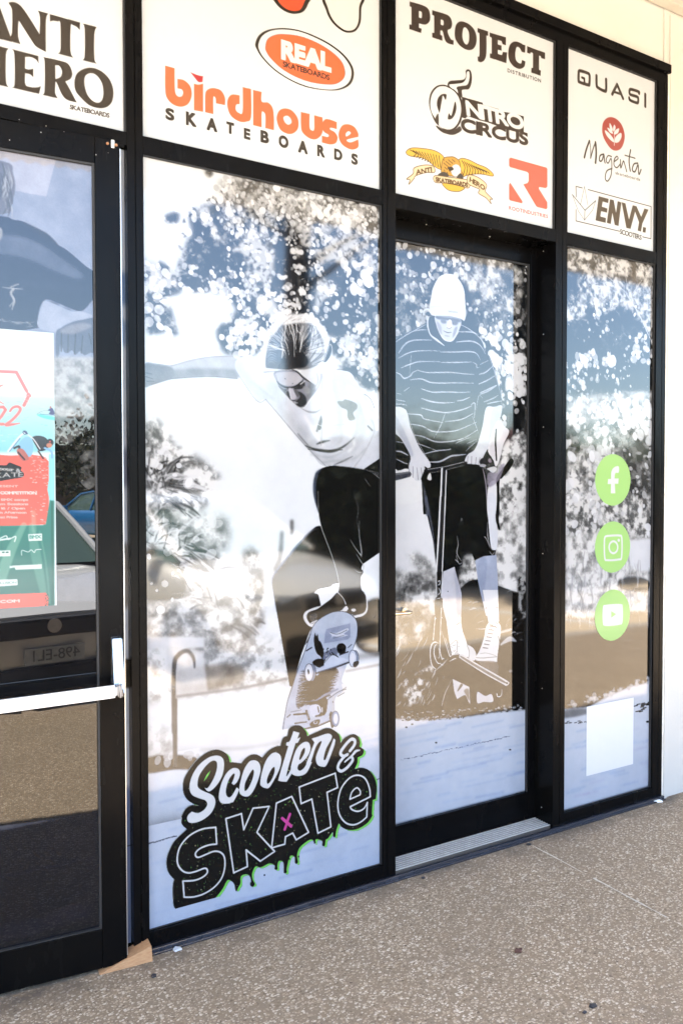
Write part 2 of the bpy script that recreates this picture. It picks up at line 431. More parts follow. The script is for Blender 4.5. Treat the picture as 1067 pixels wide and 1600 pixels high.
def film(name, cv, mat, parent=None, cut=False, gam=1.0, pr=None):
    """turn the painted surface into a fine mesh with one printed colour per point"""
    H, W = cv.H, cv.W
    xs = cv.x0+(np.arange(W)+.5)*cv.px; xs[0] = cv.x0; xs[-1] = cv.x1
    zs = cv.z1-(np.arange(H)+.5)*cv.pz; zs[0] = cv.z1; zs[-1] = cv.z0
    X, Z = np.meshgrid(xs, zs)
    co = np.empty((H*W, 3), np.float32); co[:, 0] = (cv.o[0]+X*cv.ax[0]).ravel(); co[:, 1] = (cv.o[1]+X*cv.ax[1]).ravel(); co[:, 2] = (cv.o[2]+Z).ravel()
    I = np.arange(H*W).reshape(H, W)
    q = np.stack([I[:-1, :-1], I[1:, :-1], I[1:, 1:], I[:-1, 1:]], -1)
    c_ = cv.a.reshape(-1, 3)
    if cut:
        al = cv.alpha; keep = (al[:-1, :-1]+al[1:, :-1]+al[1:, 1:]+al[:-1, 1:]) > 1.9
        q = q[keep]; used = np.unique(q); mp = np.zeros(H*W, np.int64); mp[used] = np.arange(len(used))
        q = mp[q]; co = co[used]; c_ = c_[used]
    q = q.reshape(-1, 4); me = bpy.data.meshes.new(name)
    me.vertices.add(len(co)); me.vertices.foreach_set('co', co.ravel())
    me.loops.add(q.size); me.loops.foreach_set('vertex_index', q.ravel().astype(np.int32))
    me.polygons.add(len(q)); me.polygons.foreach_set('loop_start', np.arange(0, q.size, 4, dtype=np.int32))
    me.update(calc_edges=True)
    at = me.color_attributes.new('Print', 'BYTE_COLOR', 'POINT')
    s_ = np.clip(c_, 0, 1); lin = np.where(s_ <= .04045, s_/12.92, ((s_+.055)/1.055)**2.4)**gam*(pr or PRINT)+.0015
    rgba = np.ones((len(co), 4), np.float32); rgba[:, :3] = lin; at.data.foreach_set('color', rgba.ravel())
    return link(name, me, parent, mat)
# ---------------------------------------------------------------- ground, wall, canopy
XA, XB, XC, XD, XE, XF, XG, XH = .643, .688, 1.484, 1.535, 2.267, 2.328, 2.844, 2.905
Z_T2, Z_T1, Z_TOP = 2.25, 2.298, 3.0
def ground():
    b = MB(); b.poly([(-14, -2.9, 0), (22, -2.9, 0), (22, .6, 0), (-14, .6, 0)])
    pv = b.build('pavement', M['agg']); pv['kind'] = 'structure'
    j = MB()
    for (x0, y0, x1, y1, wd) in [(2.113, -.004, 2.083, -2.9, .0034), (-1.9, -.004, -1.93, -2.9, .0026), (6.1, -.004, 6.07, -2.9, .0026)]:
        n = 60; rs = random.Random(4); P0 = []; P1 = []
        for i in range(n+1):
            t = i/n; x = x0+(x1-x0)*t+rs.uniform(-.0012, .0012); y = y0+(y1-y0)*t; q = wd*rs.uniform(.35, 1.3)
            P0.append(j.bm.verts.new((x-q, y, .0022))); P1.append(j.bm.verts.new((x+q, y, .0022)))
        for i in range(n):
            if rs.random() > .12: j.bm.faces.new([P0[i], P0[i+1], P1[i+1], P1[i]])
    o = j.build('joint', simple('pale_joint_grout', (.52, .46, .37), .8, 0, .25, 90), pv)
    k = MB(); k.box(-14, 22, -3.05, -2.9005, -.2, -.004, .006)
    k.build('kerb', M['kerb'])['kind'] = 'structure'
    b = MB(); b.poly([(-160, -260, -.17), (180, -260, -.17), (180, -3.03, -.17), (-160, -3.03, -.17)])
    b.build('car_park', M['asphalt'])['kind'] = 'structure'
    b = MB()
    for i in range(-3, 7):
        x = -1.1+i*2.75
        b.prism([(x, -3.2, -.166), (x+.1, -3.2, -.166), (x-1.4+.1, -7.6, -.166), (x-1.4, -7.6, -.166)], (0, 0, .001))
    b.build('bay_markings', M['paint_line'])['kind'] = 'structure'
ground()
def wall():
    t = empty('wall', (2.9, 0, 0)); tag(t, 'cream painted shop wall above and to the right of the black window frame', 'wall')
    b = MB(); L = t.location
    b.box(-8-L.x, 2.886-L.x, .012, .25, 3.075, 4.3)              # band over the windows
    b.box(-8-L.x, -.95-L.x, .0, .25, -.05, 3.075)
    b.build('upper_panel', M['wall'], t)
    b = MB(); b.box(2.9055-L.x, 14-L.x, .004, .25, -.05, 3.2885); b.build('pier', M['wall'], t)
    b = MB(); b.box(2.886-L.x, 14-L.x, .006, .2495, 3.289, 4.3); b.box(2.886-L.x, 2.9054-L.x, .004, .25, 3.0755, 3.2885)
    b.build('pier_top', M['wall'], t)
    b = MB(); b.box(2.915-L.x, 2.935-L.x, -.004, .006, .0, 3.285, .002); b.build('corner_bead', M['wall'], t)
    b = MB(); b.box(2.907-L.x, 2.914-L.x, -.001, .01, .0, 3.06, .002)
    b.build('sealant_bead', simple('pale_sealant', (.62, .58, .52), .5), t)
wall()
def canopy():
    t = empty('canopy', (1.5, 0, 3.3)); tag(t, 'cream corrugated canopy roof fixed over the shopfront', 'canopy')
    b = MB(); b.box(-9, 12, -.045, .0, 0, .034, .003)
    b.build('wall_plate', M['beam'], t)
    bm = bmesh.new(); pitch = .076; n = int(21/ (pitch/8)); rows = []
    for (y, dz) in ((.0, .075), (-2.45, -.215)):
        rows.append([bm.verts.new((-9+i*pitch/8, y, dz+.0095*math.sin(2*math.pi*i/8))) for i in range(n)])
    for i in range(n-1): bm.faces.new([rows[0][i], rows[0][i+1], rows[1][i+1], rows[1][i]])
    me = bpy.data.meshes.new('corrugated_sheet'); bm.to_mesh(me); bm.free()
    me.polygons.foreach_set('use_smooth', [True]*len(me.polygons))
    o = link('corrugated_sheet', me, t, M['sheet'])
    md = o.modifiers.new('s', 'SOLIDIFY'); md.thickness = .0016; md.offset = 1
    b = MB()
    for y, z in ((-.8, .0), (-1.9, -.13)): b.box(-9, 12, y-.03, y+.03, z-.07, z-.012, .003)
    b.build('purlin', M['beam'], t)
    for x in (-6.5, -2.9, 6.2, 9.8):
        b = MB(); b.box(x-.045, x+.045, -1.94, -1.86, -3.3, -.205, .004); b.box(x-.08, x+.08, -1.98, -1.82, -3.3, -3.29)
        b.build('post', M['beam'], t)
canopy()
# ---------------------------------------------------------------- black aluminium frame
FR = empty('shopfront_frame', (XC, 0, 0)); tag(FR, 'black aluminium shopfront frame holding the printed windows and the white sign panels', 'window frame')
def loc(b, name, mat, parent=None):
    parent = parent or FR
    o = b.build(name, mat, parent)
    o.data.transform(Matrix.Translation(-Vector(parent.location))); return o
def mullion(x0, x1, z0, z1, gr=.55, y1=.1):
    b = MB(); xm = x0+(x1-x0)*gr
    b.box(x0, xm-.0012, 0, y1, z0, z1, .0012); b.box(xm+.0012, x1, .0, y1, z0, z1, .0012)
    b.box(xm-.0012, xm+.0012, .004, y1-.003, z0, z1)
    loc(b, 'mullion', M['frame'])
mullion(XA, XB, .0, Z_TOP, .5); mullion(XC, XD, .0, Z_TOP, .35); mullion(XE, XF, .0, Z_TOP, .58); mullion(XG, XH, .0, Z_TOP, .62)
mullion(-.98, -.93, .0, Z_TOP)
for (x0, x1, z) in ((-.9298, XA, 2.262), (XB, XC, Z_T2), (XD, XE, Z_T2), (XF, XG, Z_T2)):
    b = MB(); b.box(x0+.0003, x1-.0003, .0008, .098, z, Z_T1, .001); loc(b, 'transom', M['frame'])
b = MB(); b.box(-.98, XH, .0005, .1, Z_TOP, 3.036, .001); b.box(-.98, XH+.006, -.012, .1, 3.0395, 3.074, .0015)
b.box(-.98, XH, .006, .1, 3.036, 3.0395); loc(b, 'head', M['frame'])
for (x0, x1) in ((XB, XC), (XF, XG)):
    b = MB(); b.box(x0+.0003, x1-.0003, .0008, .098, .0, .0595, .001); loc(b, 'sill', M['frame'])
b = MB(); b.box(XA, XH+.004, -.012, -.0006, .001, .0165, .002); b.box(XA, XH+.004, -.019, -.0125, .0, .007, .002)
loc(b, 'base_flashing', simple('dark_blue_black_flashing', (.02, .022, .03), .22, 0, .2, 30, 0, .8))
b = MB()
for i in range(7): b.box(XD+.0005, XE-.0005, .0125+i*.0125, .0125+i*.0125+.0068, .0, .0235, .0008)
loc(b, 'threshold', simple('worn_ribbed_aluminium', (.40, .385, .36), .5, .2, .12, 40, .1))
b = MB(); b.box(XD+.0008, XE-.0008, .0122, .0985, .0005, .0212); loc(b, 'threshold_grooves', simple('grimy_groove', (.05, .042, .035), .8))
# gaskets round each pane (thin black rubber beads)
def gasket(x0, x1, z0, z1, y, wd=.005):
    b = MB(); e = .0004
    b.box(x0+e, x0+wd*.35, y-.006, y-.0008, z0, z1); b.box(x1-wd, x1-e, y-.008, y-.0008, z0, z1)
    b.box(x0+wd*.35, x1-wd, y-.008, y-.0008, z1-wd*.8, z1-e); b.box(x0+wd*.35, x1-wd, y-.005, y-.0008, z0+e, z0+wd*.5)
    loc(b, 'gasket', M['rubber'])
gasket(XB, XC, .06, Z_T2, .015); gasket(XF, XG, .06, Z_T2, .015)
for (x0, x1) in ((-.93, XA), (XB, XC), (XD, XE), (XF, XG)): gasket(x0, x1, Z_T1, Z_TOP, .015)
b = MB()
for (x0, x1, z0, z1) in ((-.93, XA, Z_T1, Z_TOP), (XB, XC, Z_T1, Z_TOP), (XD, XE, Z_T1, Z_TOP), (XF, XG, Z_T1, Z_TOP), (XB, XC, .06, Z_T2), (XF, XG, .06, Z_T2)):
    b.box(x0+.001, x1-.001, .0156, .0216, z0+.001, z1-.001)
loc(b, 'glass', simple('window_glass_back', (.03, .035, .035), .1))
b = MB(); b.box(-.95, 3.2, .16, .2, 0, 3.1); loc(b, 'dark_interior_sheet', simple('dark_shop_interior', (.01, .01, .012), .9))  # dark sheet standing for the shop interior behind the panes
for xs in (.70, .80): pass
# small rivets and paint chips on the frame
chip = simple('bare_metal_fleck', (.6, .58, .55), .4, .6)
b = MB()
for (px_, py_, r_) in ((64, 206, .0016), (150, 241, .0014), (72, 196, .001), (15, 218, .0014), (30, 186, .001), (100, 205, .0008), (169, 238, .0007)):
    d_ = _r*(px_-533.5)/FPX+_u*(800-py_)/FPX+_f; q_ = CPOS+d_*((CAMD-.03)/d_[1])
    bmesh.ops.create_icosphere(b.bm, subdivisions=1, radius=r_, matrix=Matrix.Translation(Vector((q_[0], q_[1]+.0, q_[2]))))
chips_bm = b
m_scr = simple('bright_screw_head', (.45, .44, .42), .35, .8)
for (px_, py_) in ((849, 392), (849, 522), (849, 667), (848, 865), (847, 1076), (846, 1262)):
    d_ = _r*(px_-533.5)/FPX+_u*(800-py_)/FPX+_f; q_ = CPOS+d_*((XE-.0005)/d_[0])
    b = MB(); b.cyl((XE-.0005, q_[1], q_[2]), (XE-.0022, q_[1], q_[2]), .0022, .0016, 10); loc(b, 'screw', m_scr)
for (px_, py_) in ((666, 350), (765, 369)):
    d_ = _r*(px_-533.5)/FPX+_u*(800-py_)/FPX+_f; q_ = CPOS+d_*((Z_T2-CAMH)/d_[2])
    b = MB(); b.cyl((q_[0], q_[1], Z_T2-.0002), (q_[0], q_[1], Z_T2-.002), .0022, .0016, 10); loc(b, 'screw', m_scr)
# ---------------------------------------------------------------- recessed entry door
DR = empty('entry_door', (1.9, .1, .02)); tag(DR, 'recessed black framed glass door printed with a person in a beanie on a scooter', 'door')
b = MB(); b.box(XE-.029, XE+.02, .1005, .145, .024, Z_T2+.03, .0015); loc(b, 'stile', M['frame'], DR)
b = MB(); b.box(XD-.05, XD-.002, .1005, .145, .024, Z_T2+.03, .0015); loc(b, 'stile', M['frame'], DR)
b = MB(); b.box(XD-.0018, XE-.0292, .101, .145, 2.189, Z_T2+.03, .0015); loc(b, 'rail', M['frame'], DR)
b = MB(); b.box(XD-.0018, XE-.0292, .101, .145, .026, .128, .0015); b.box(XD, XE, .0992, .1008, .0195, .03); loc(b, 'rail', M['frame'], DR)
b = MB(); e = .0004
b.box(XE-.036, XE-.0296, .108, .1142, .128, 2.189); b.box(XD, XE-.036, .108, .1142, 2.183, 2.1885)
loc(b, 'gasket', M['rubber'], DR)
# lever handle seen beside the middle mullion
def px_on(px_, py_, y):
    d = _r*(px_-533.5)/FPX+_u*(800-py_)/FPX+_f; t = (y+CAMD)/d[1]; return Vector(CPOS+t*d)
h0 = px_on(600, 969, .06); h1 = px_on(644, 957.5, .06); h0.z = h1.z+.002
b = MB(); b.tube([h0, h1-Vector((.012, 0, 0)), h1+Vector((0, .006, 0)), h1+Vector((.0, .05, .0))], .0052, 14)
b.cyl(h1+Vector((0, .044, 0)), h1+Vector((0, .054, 0)), .011)
o = b.build('lever_handle', simple('satin_brass', (.80, .62, .42), .25, 1.0), DR, True); o.data.transform(Matrix.Translation(-DR.location))
# ---------------------------------------------------------------- left door, slightly ajar
A5 = R(5); HX, HY = .615-.915*math.cos(A5), -.03+.915*math.sin(A5)
DA = (math.cos(A5), -math.sin(A5), 0); DIN = (math.sin(A5), math.cos(A5), 0)
DL = empty('glass_door', (HX, HY, 0), -A5); tag(DL, 'black framed glass door at left held slightly ajar with a white push bar', 'door')
cv_t = Canvas((HX, HY, 0), DA, 0, 1, 0, 2.3, .1)
uG = cv_t.loc(153.5, 800)[0]; zGt = cv_t.loc(153, 254)[1]; zGb = cv_t.loc(157, 1454)[1]
DT = 2.2575
b = MB(); b.box(uG, .915, 0, .045, .012, DT, .002); b.build('stile', M['frame'], DL)
b = MB(); b.box(0, .062, 0, .045, .012, DT, .002); b.build('stile', M['frame'], DL)
b = MB(); b.box(.0624, uG-.0004, .0006, .0445, zGt, DT-.0003, .001); b.build('rail', M['frame'], DL)
b = MB(); b.box(.0624, uG-.0004, .0006, .0445, .0123, zGb, .001); b.build('rail', M['frame'], DL)
b = MB(); b.box(uG-.006, uG-.0005, .004, .0118, zGb, zGt); b.box(.0625, uG-.006, .004, .0118, zGt-.006, zGt-.0005); b.box(.0625, uG-.006, .004, .0118, zGb+.0005, zGb+.004)
b.build('gasket', M['rubber'], DL)
b = MB(); b.box(.0624, uG-.0004, .0127, .0185, zGb, zGt); b.build('glass', simple('window_glass_back_door', (.02, .022, .025), .1), DL)
b = MB(); b.box(.9152, .917, .004, .012, .03, DT-.02); b.build('edge_strip', M['alu'], DL)
def on_door(px_, py_, off):   # local door coords of a photo pixel, standing off the face
    c_ = Canvas((HX-DIN[0]*off, HY-DIN[1]*off, 0), DA, 0, 1, 0, 2, .5); a_ = c_.loc(px_, py_); return Vector((a_[0], -off, a_[1]))
# lock pivot with its screws
q = on_door(176, 224, .0)
b = MB(); b.box(q.x-.004, q.x+.004, -.0022, -.0003, q.z-.011, q.z+.0095, .0008); b.build('pivot_plate', simple('white_nylon', (.82, .8, .76), .4), DL)
b = MB()
for px_, r_ in ((168, .0042), (181.5, .0042)):
    q = on_door(px_, 223.5 if px_ < 175 else 226, .0); b.cyl((q.x, -.0003, q.z), (q.x, -.0025, q.z), r_, r_*.7, 12)
b.build('screw', simple('tarnished_brass', (.42, .20, .10), .45, .9), DL, True)
# push bar
pA = on_door(183, 1080, .075); pB = on_door(-60, 1112.5, .075)
b = MB(); d = (pB-pA)
def obox(b, p0, p1, h, dep, bev=.004):
    d = (p1-p0); L = d.length; m = Matrix.Translation((p0+p1)/2) @ d.to_track_quat('X', 'Z').to_matrix().to_4x4()
    r = bmesh.ops.create_cube(b.bm, size=1.0); vs = r['verts']
    for v in vs: v.co = Vector((v.co.x*L, v.co.y*dep, v.co.z*h))
    bmesh.ops.bevel(b.bm, geom=list({e for v in vs for e in v.link_edges}), offset=bev, segments=3, affect='EDGES')
    vv = list({v for f in b.bm.faces for v in f.verts if v.index == -1}) if False else None
    return m
def obj_box(name, p0, p1, h, dep, mat, par, bev=.004):
    b = MB(); m = obox(b, p0, p1, h, dep, bev); bmesh.ops.transform(b.bm, matrix=m, verts=b.bm.verts); return b.build(name, mat, par, True)
m_bar = simple('white_anodised_bar', (.62, .61, .59), .3, .25, .03, 20)
obj_box('push_bar', pB, pA, .033, .020, m_bar, DL, .006)
obj_box('bar_end_cap', pA+Vector((.0005, 0, 0)), pA+Vector((.012, 0, .001)), .036, .023, simple('dark_metal_cap', (.25, .25, .26), .35, .8), DL, .004)
q0 = on_door(172.5, 994, .0); q1 = on_door(188, 994, .0); q2 = on_door(172.5, 1076, .0)
b = MB(); zt, zb = q0.z, q2.z; x0, x1 = q0.x, q1.x
prof = [(-.001, zt), (-.028, zt-.004), (-.052, zb+.012), (-.058, zb-.004), (-.001, zb-.004)]
A_ = [(x0, y, z) for y, z in prof]; b.prism(A_, (x1-x0, 0, 0))
bmesh.ops.bevel(b.bm, geom=list(b.bm.edges), offset=.002, segments=2, affect='EDGES')
b.build('bar_bracket', simple('scuffed_chrome', (.40, .41, .43), .26, .9, .35, 60, .15), DL)
b = MB(); xm = (x0+x1)/2; b.cyl((xm-.004, -.05, zb+.014), (xm+.006, -.05, zb+.014), .008); b.box(xm-.006, xm+.009, -.066, -.045, zb-.012, zb+.008, .002)
b.build('bar_pivot', simple('dark_steel', (.10, .09, .08), .4, .9), DL)
b = chips_bm; bmesh.ops.transform(b.bm, matrix=(Matrix.Translation((HX, HY, 0)) @ Matrix.Rotation(-A5, 4, 'Z')).inverted(), verts=b.bm.verts)
b.build('paint_chip', chip, DL)
# ---------------------------------------------------------------- door wedge
W0 = empty('door_wedge', (.60, -.05, 0)); tag(W0, 'small bare pine wedge pushed under the glass door at left', 'door wedge')
def grd(px_, py_, z=0.0):
    d = _r*(px_-533.5)/FPX+_u*(800-py_)/FPX+_f; t = (z-CAMH)/d[2]; return Vector(CPOS+t*d)
a0 = grd(156, 1525); a1 = grd(239, 1503); dirv = (a1-a0).normalized(); nrm = Vector((-dirv.y, dirv.x, 0)); hh = .045
b = MB(); L = (a1-a0).length; t0 = a0; t1 = a1
base = [t0, t1, t1+Vector((-.004, 0, hh)), t0+Vector((0, 0, .002))]
b.prism([p-W0.location for p in base], nrm*.052)
bmesh.ops.bevel(b.bm, geom=list(b.bm.edges), offset=.0008, segments=1, affect='EDGES')
b.build('wedge_body', M['wood'], W0)
# ---------------------------------------------------------------- bits on the ground
def bit(name, px_, py_, pts, z, mat, label, cat):
    p = grd(px_, py_, .003); b = MB(); r = random.Random(px_)
    top = [b.bm.verts.new((x, y, .003+z*(1+.6*math.sin(i*1.7)))) for i, (x, y) in enumerate(pts)]
    bot = [b.bm.verts.new((x*.9, y*.9, .0015)) for x, y in pts]; n = len(pts)
    c0 = b.bm.verts.new((0, 0, .004+z*1.2))
    for i in range(n):
        b.bm.faces.new([top[i], top[(i+1) % n], c0]); b.bm.faces.new([bot[i], top[i], top[(i+1) % n], bot[(i+1) % n]])
    o = b.build(name, mat); o.location = (p.x, p.y, 0); tag(o, label, cat); return o
m_pap = simple('crumpled_white_paper', (.82, .82, .80), .6)
bit('paper_scrap', 1027, 1252.5, [(-.03, .01), (-.012, .016), (.03, .004), (.012, -.018), (-.008, -.008), (-.018, -.004)], .004, m_pap, 'white torn paper scrap on the pavement at the foot of the cream wall', 'litter')
bit('paper_scrap', 277, 1485, [(-.012, .004), (-.002, .012), (.012, .006), (.013, -.005), (.002, -.004), (-.008, -.007)], .003, simple('translucent_grey_scrap', (.5, .52, .55), .4), 'small translucent grey scrap against the base flashing near the wedge', 'litter')
m_leaf = simple('dead_brown_leaf', (.07, .03, .02), .7, 0, .4, 200)
bit('dead_leaf', 810, 1487, [(-.014, .001), (-.004, .008), (.002, .002), (.009, .009), (.015, .0), (.005, -.004), (.002, -.011), (-.006, -.005)], .005, m_leaf, 'curled dark brown leaf alone in the middle of the pavement', 'leaf')
bit('dead_leaf', 826, 1287+0, [(-.004, .001), (.002, .003), (.005, -.002)], .001, m_leaf, 'tiny brown leaf fragment by the ribbed threshold', 'leaf') if False else None
m_gum = simple('black_rubbery_chip', (.025, .025, .03), .5)
bit('rubber_chip', 926, 1573, [(-.011, .003), (-.003, .007), (.012, .002), (.010, -.006), (-.007, -.006)], .003, m_gum, 'larger of two black chips near the bottom edge of the pavement', 'litter')
bit('rubber_chip', 913, 1583, [(-.006, .002), (.003, .003), (.007, -.002), (-.003, -.003)], .002, m_gum, 'smaller of two black chips near the bottom edge of the pavement', 'litter')
bit('gum_spot', 240, 1526, [(-.008, .002), (.0, .008), (.009, .004), (.006, -.006), (-.004, -.006)], .002, m_gum, 'flattened black gum spot on the pavement below the wooden wedge', 'litter')
bit('gum_spot', 826, 1320, [(-.010, .004), (.002, .009), (.012, .003), (.008, -.006), (-.006, -.006)], .001, m_gum, 'flattened dark gum spot at the start of the pavement joint', 'litter')
bit('gum_spot', 661, 1372, [(-.007, .002), (.0, .006), (.008, .003), (.005, -.005), (-.004, -.005)], .001, m_gum, 'round dark gum spot in front of the threshold beside the middle mullion', 'litter')
# ---------------------------------------------------------------- the car park behind the camera (mirrored in the glass)
def car_paint(name, c):
    g = NG(name); g.set(Base_Color=c, Roughness=.35, Coat_Weight=1.0, Coat_Roughness=.03); return g.m
m_glass = simple('car_glass', (.12, .19, .16), .03, 0, .0, 1, 0, .9); m_tyre = simple('tyre_rubber', (.02, .02, .02), .8)
m_rim = simple('alloy_rim', (.6, .6, .62), .3, .9); m_lamp = simple('headlight_glass', (.35, .38, .42), .1); m_dark = simple('black_plastic', (.02, .02, .022), .5)
def plate_text(t, s_):
    cu = bpy.data.curves.new('plate', 'FONT'); cu.body = s_; cu.size = .095; cu.extrude = .001; cu.align_x = 'CENTER'; cu.align_y = 'CENTER'
    o = bpy.data.objects.new('plate', cu); col.objects.link(o)
    for q in bpy.context.selected_objects: q.select_set(False)
    bpy.context.view_layer.objects.active = o; o.select_set(True); bpy.ops.object.convert(target='MESH'); o = bpy.context.view_layer.objects.active
    o.data.transform(Matrix.Translation((0, .0225, .45)) @ Matrix.Rotation(math.pi, 4, 'Z') @ Matrix.Rotation(math.pi/2, 4, 'X'))
    o.name = 'plate_lettering'; o.data.materials.append(simple('faded_plate_lettering', (.16, .19, .22), .5)); o.parent = t
def make_car(name, label, x, y, rz, paint, group='cars parked facing the shopfront', plate=None):
    t = empty(name, (x, y, -.17), rz); tag(t, label, 'car', group)
    # local: nose at +Y=0, body extends to -Y 4.2 ; profile stations
    st = [(0.0, .62, .30, .56), (-.06, .74, .24, .70), (-.25, .82, .22, .77), (-.6, .86, .20, .86), (-1.1, .87, .20, .93), (-1.3, .88, .20, .97),
          (-2.4, .88, .20, .98), (-3.4, .87, .22, 1.0), (-3.95, .84, .26, 1.0), (-4.2, .74, .34, .88), (-4.25, .60, .42, .74)]
    bm = bmesh.new(); rings = []
    for (yy, hw, zb, zt) in st:
        ring = []; N = 20
        for i in range(N):
            a = 2*math.pi*i/N; ca, sa = math.cos(a), math.sin(a); e = .42
            ring.append(bm.verts.new((hw*math.copysign(abs(ca)**e, ca), yy+(.10*(abs(ca)**2) * -1 if yy > -.3 else 0), (zb+zt)/2+(zt-zb)/2*math.copysign(abs(sa)**e, sa))))
        rings.append(ring)
    for a, b in zip(rings[:-1], rings[1:]):
        for i in range(len(a)): bm.faces.new([a[i], a[(i+1) % len(a)], b[(i+1) % len(a)], b[i]])
    bm.faces.new(rings[0]); bm.faces.new(list(reversed(rings[-1])))
    mb = MB(); mb.bm.free(); mb.bm = bm; mb.build('body', paint, t, True)
    # cabin: glass block and roof, pillars
    cab = [(-1.05, .72, .93), (-1.75, .60, 1.36), (-2.3, .58, 1.43), (-3.1, .58, 1.40), (-3.85, .66, .98)]
    bm = bmesh.new(); top = []; bot = []
    for (yy, hw, zz) in cab:
        top.append((bm.verts.new((-hw, yy, zz)), bm.verts.new((hw, yy, zz))))
    for (yy, hw, zz) in cab:
        bot.append((bm.verts.new((-.76, yy, .9)), bm.verts.new((.76, yy, .9))))
    for i in range(4):
        bm.faces.new([top[i][0], top[i][1], top[i+1][1], top[i+1][0]])
        for s in (0, 1): bm.faces.new([top[i][s], top[i+1][s], bot[i+1][s], bot[i][s]])
    mb = MB(); mb.bm.free(); mb.bm = bm; mb.build('window_glass', m_glass, t)
    mb = MB()
    rf = [(-1.72, .59, 1.372), (-2.3, .575, 1.442), (-3.1, .575, 1.414), (-3.3, .58, 1.32)]
    for (p, q) in zip(rf[:-1], rf[1:]):
        vs = [mb.bm.verts.new(v) for v in ((-p[1], p[0], p[2]), (p[1], p[0], p[2]), (q[1], q[0], q[2]), (-q[1], q[0], q[2]))]; mb.bm.faces.new(vs)
    mb.build('roof', paint, t, True)
    for s in (-1, 1):
        mb = MB()
        mb.tube([(s*.745, -1.03, .94), (s*.605, -1.74, 1.37), (s*.58, -2.3, 1.44), (s*.58, -3.1, 1.415), (s*.67, -3.85, .99)], .028, 8)
        mb.build('pillar', paint, t, True)
        mb = MB(); mb.tube([(s*.585, -2.5, 1.43), (s*.77, -2.45, .93)], .03, 8); mb.build('pillar', paint, t, True)
    for s in (-1, 1):
        mb = MB(); mb.box(s*.86-.07, s*.86+.07, -1.38, -1.28, .93, 1.05, .02); mb.build('mirror', paint, t, True)
        mb = MB(); mb.prism([(s*.40, .012-.02, .60), (s*.70, -.12, .58), (s*.76, -.30, .66), (s*.72, -.24, .72), (s*.44, -.02, .70)], (0, -.03, 0)); mb.build('headlight', m_lamp, t)
        for yy in (-.8, -3.4):
            mb = MB(); mb.cyl((s*.72, yy, .31), (s*.895, yy, .31), .31, seg=28); w_ = mb.build('wheel', m_tyre, t, True)
            mb = MB(); mb.cyl((s*.88, yy, .31), (s*.902, yy, .31), .2, .17, seg=20); mb.build('rim', m_rim, w_, True)
    mb = MB(); mb.box(-.34, .34, -.05, .004, .56, .68, .02); mb.build('grille', m_dark, t)
    mb = MB(); mb.cyl((0, -.0, .63), (0, .010, .63), .045, seg=24); mb.build('badge', m_rim, t)
    mb = MB(); mb.box(-.52, .52, -.06, .002, .26, .38, .02); mb.build('air_intake', m_dark, t)
    mb = MB(); mb.box(-.19, .19, .002, .02, .40, .50, .003); mb.build('number_plate', simple('number_plate_grey_'+name, (.5, .55, .6), .4), t)
    if plate: plate_text(t, plate)
    return t
def place(name, label, ex, ey, back_deg, paint, gp='cars parked facing the shopfront', plate=None):
    return make_car(name, label, ex, ey, R(back_deg), paint, gp, plate)
place('parked_car', 'white hatchback parked nose-in opposite the glass door', .50, -3.15, -17, car_paint('white_car_paint', (.80, .80, .79)), plate='498-EL1')
place('parked_car', 'pale cream car parked nose-in opposite the skater window', 3.2, -3.15, -17, car_paint('cream_car_paint', (.78, .74, .66)))
place('parked_car', 'bright blue car parked far across the car park', 1.3, -24, 150, car_paint('blue_car_paint', (.02, .22, .55)), 'cars across the car park')
place('parked_car', 'dark grey car parked far across the car park', 7.5, -16, 168, car_paint('grey_car_paint', (.05, .05, .055)), 'cars across the car park')
m_bark = simple('grey_brown_bark', (.10, .075, .055), .9)
def leafmat(name, a, b_):
    g = NG(name); g.l(g.mix(g.ramp(g.noise(g.coord(), 3, 3), [(.3, 0.0), (.7, 1.0)]), a, b_), g.b.inputs['Base Color']); g.set(Roughness=.6); return g.m
m_leafs = [leafmat('dark_green_leaves', (.02, .035, .015), (.05, .07, .03)), leafmat('olive_leaves', (.04, .05, .02), (.08, .08, .035))]
def tree(label, x, y, h, r, seed, mi):
    rs = random.Random(seed); t = empty('tree', (x, y, -.17)); tag(t, label, 'tree', 'trees beyond the car park')
    b = MB(); b.tube([(0, 0, 0), (.1, 0, h*.3), (.05, .1, h*.55)], .16, 8)
    for i in range(5):
        a = rs.uniform(0, 6.3); b.cyl((.05, .05, h*.4), (r*.6*math.cos(a), r*.6*math.sin(a), h*.7), .07, .03, 6)
    b.build('trunk', m_bark, t)
    n = 5000; V = np.zeros((n*4, 3), np.float32); rr = np.random.RandomState(seed)
    cl = rr.randn(14, 3); cl /= np.linalg.norm(cl, axis=1)[:, None]; cl *= (rr.rand(14, 1)**.4)*np.array([r*.75, r*.75, h*.30]); cl[:, 2] += h*.62
    c0 = cl[rr.randint(0, 14, n)]+rr.randn(n, 3)*r*.22
    u = rr.randn(n, 3); u /= np.linalg.norm(u, axis=1)[:, None]; v = np.cross(u, rr.randn(n, 3)); v /= np.linalg.norm(v, axis=1)[:, None]
    s_ = (.05+.09*rr.rand(n, 1))
    for k, (a, c_) in enumerate(((-1, -.5), (1, -.5), (1, .5), (-1, .5))): V[k::4] = c0+u*s_*a+v*s_*c_
    me = bpy.data.meshes.new('crown'); me.from_pydata(V.tolist(), [], [(4*i, 4*i+1, 4*i+2, 4*i+3) for i in range(n)]); me.update()
    link('crown', me, t, m_leafs[mi])
TL = ['broad dark tree', 'tall olive tree', 'round low tree', 'spreading dark tree', 'narrow tree', 'thin olive tree', 'wide olive tree', 'small dark tree', 'dense round tree', 'tall dark tree']
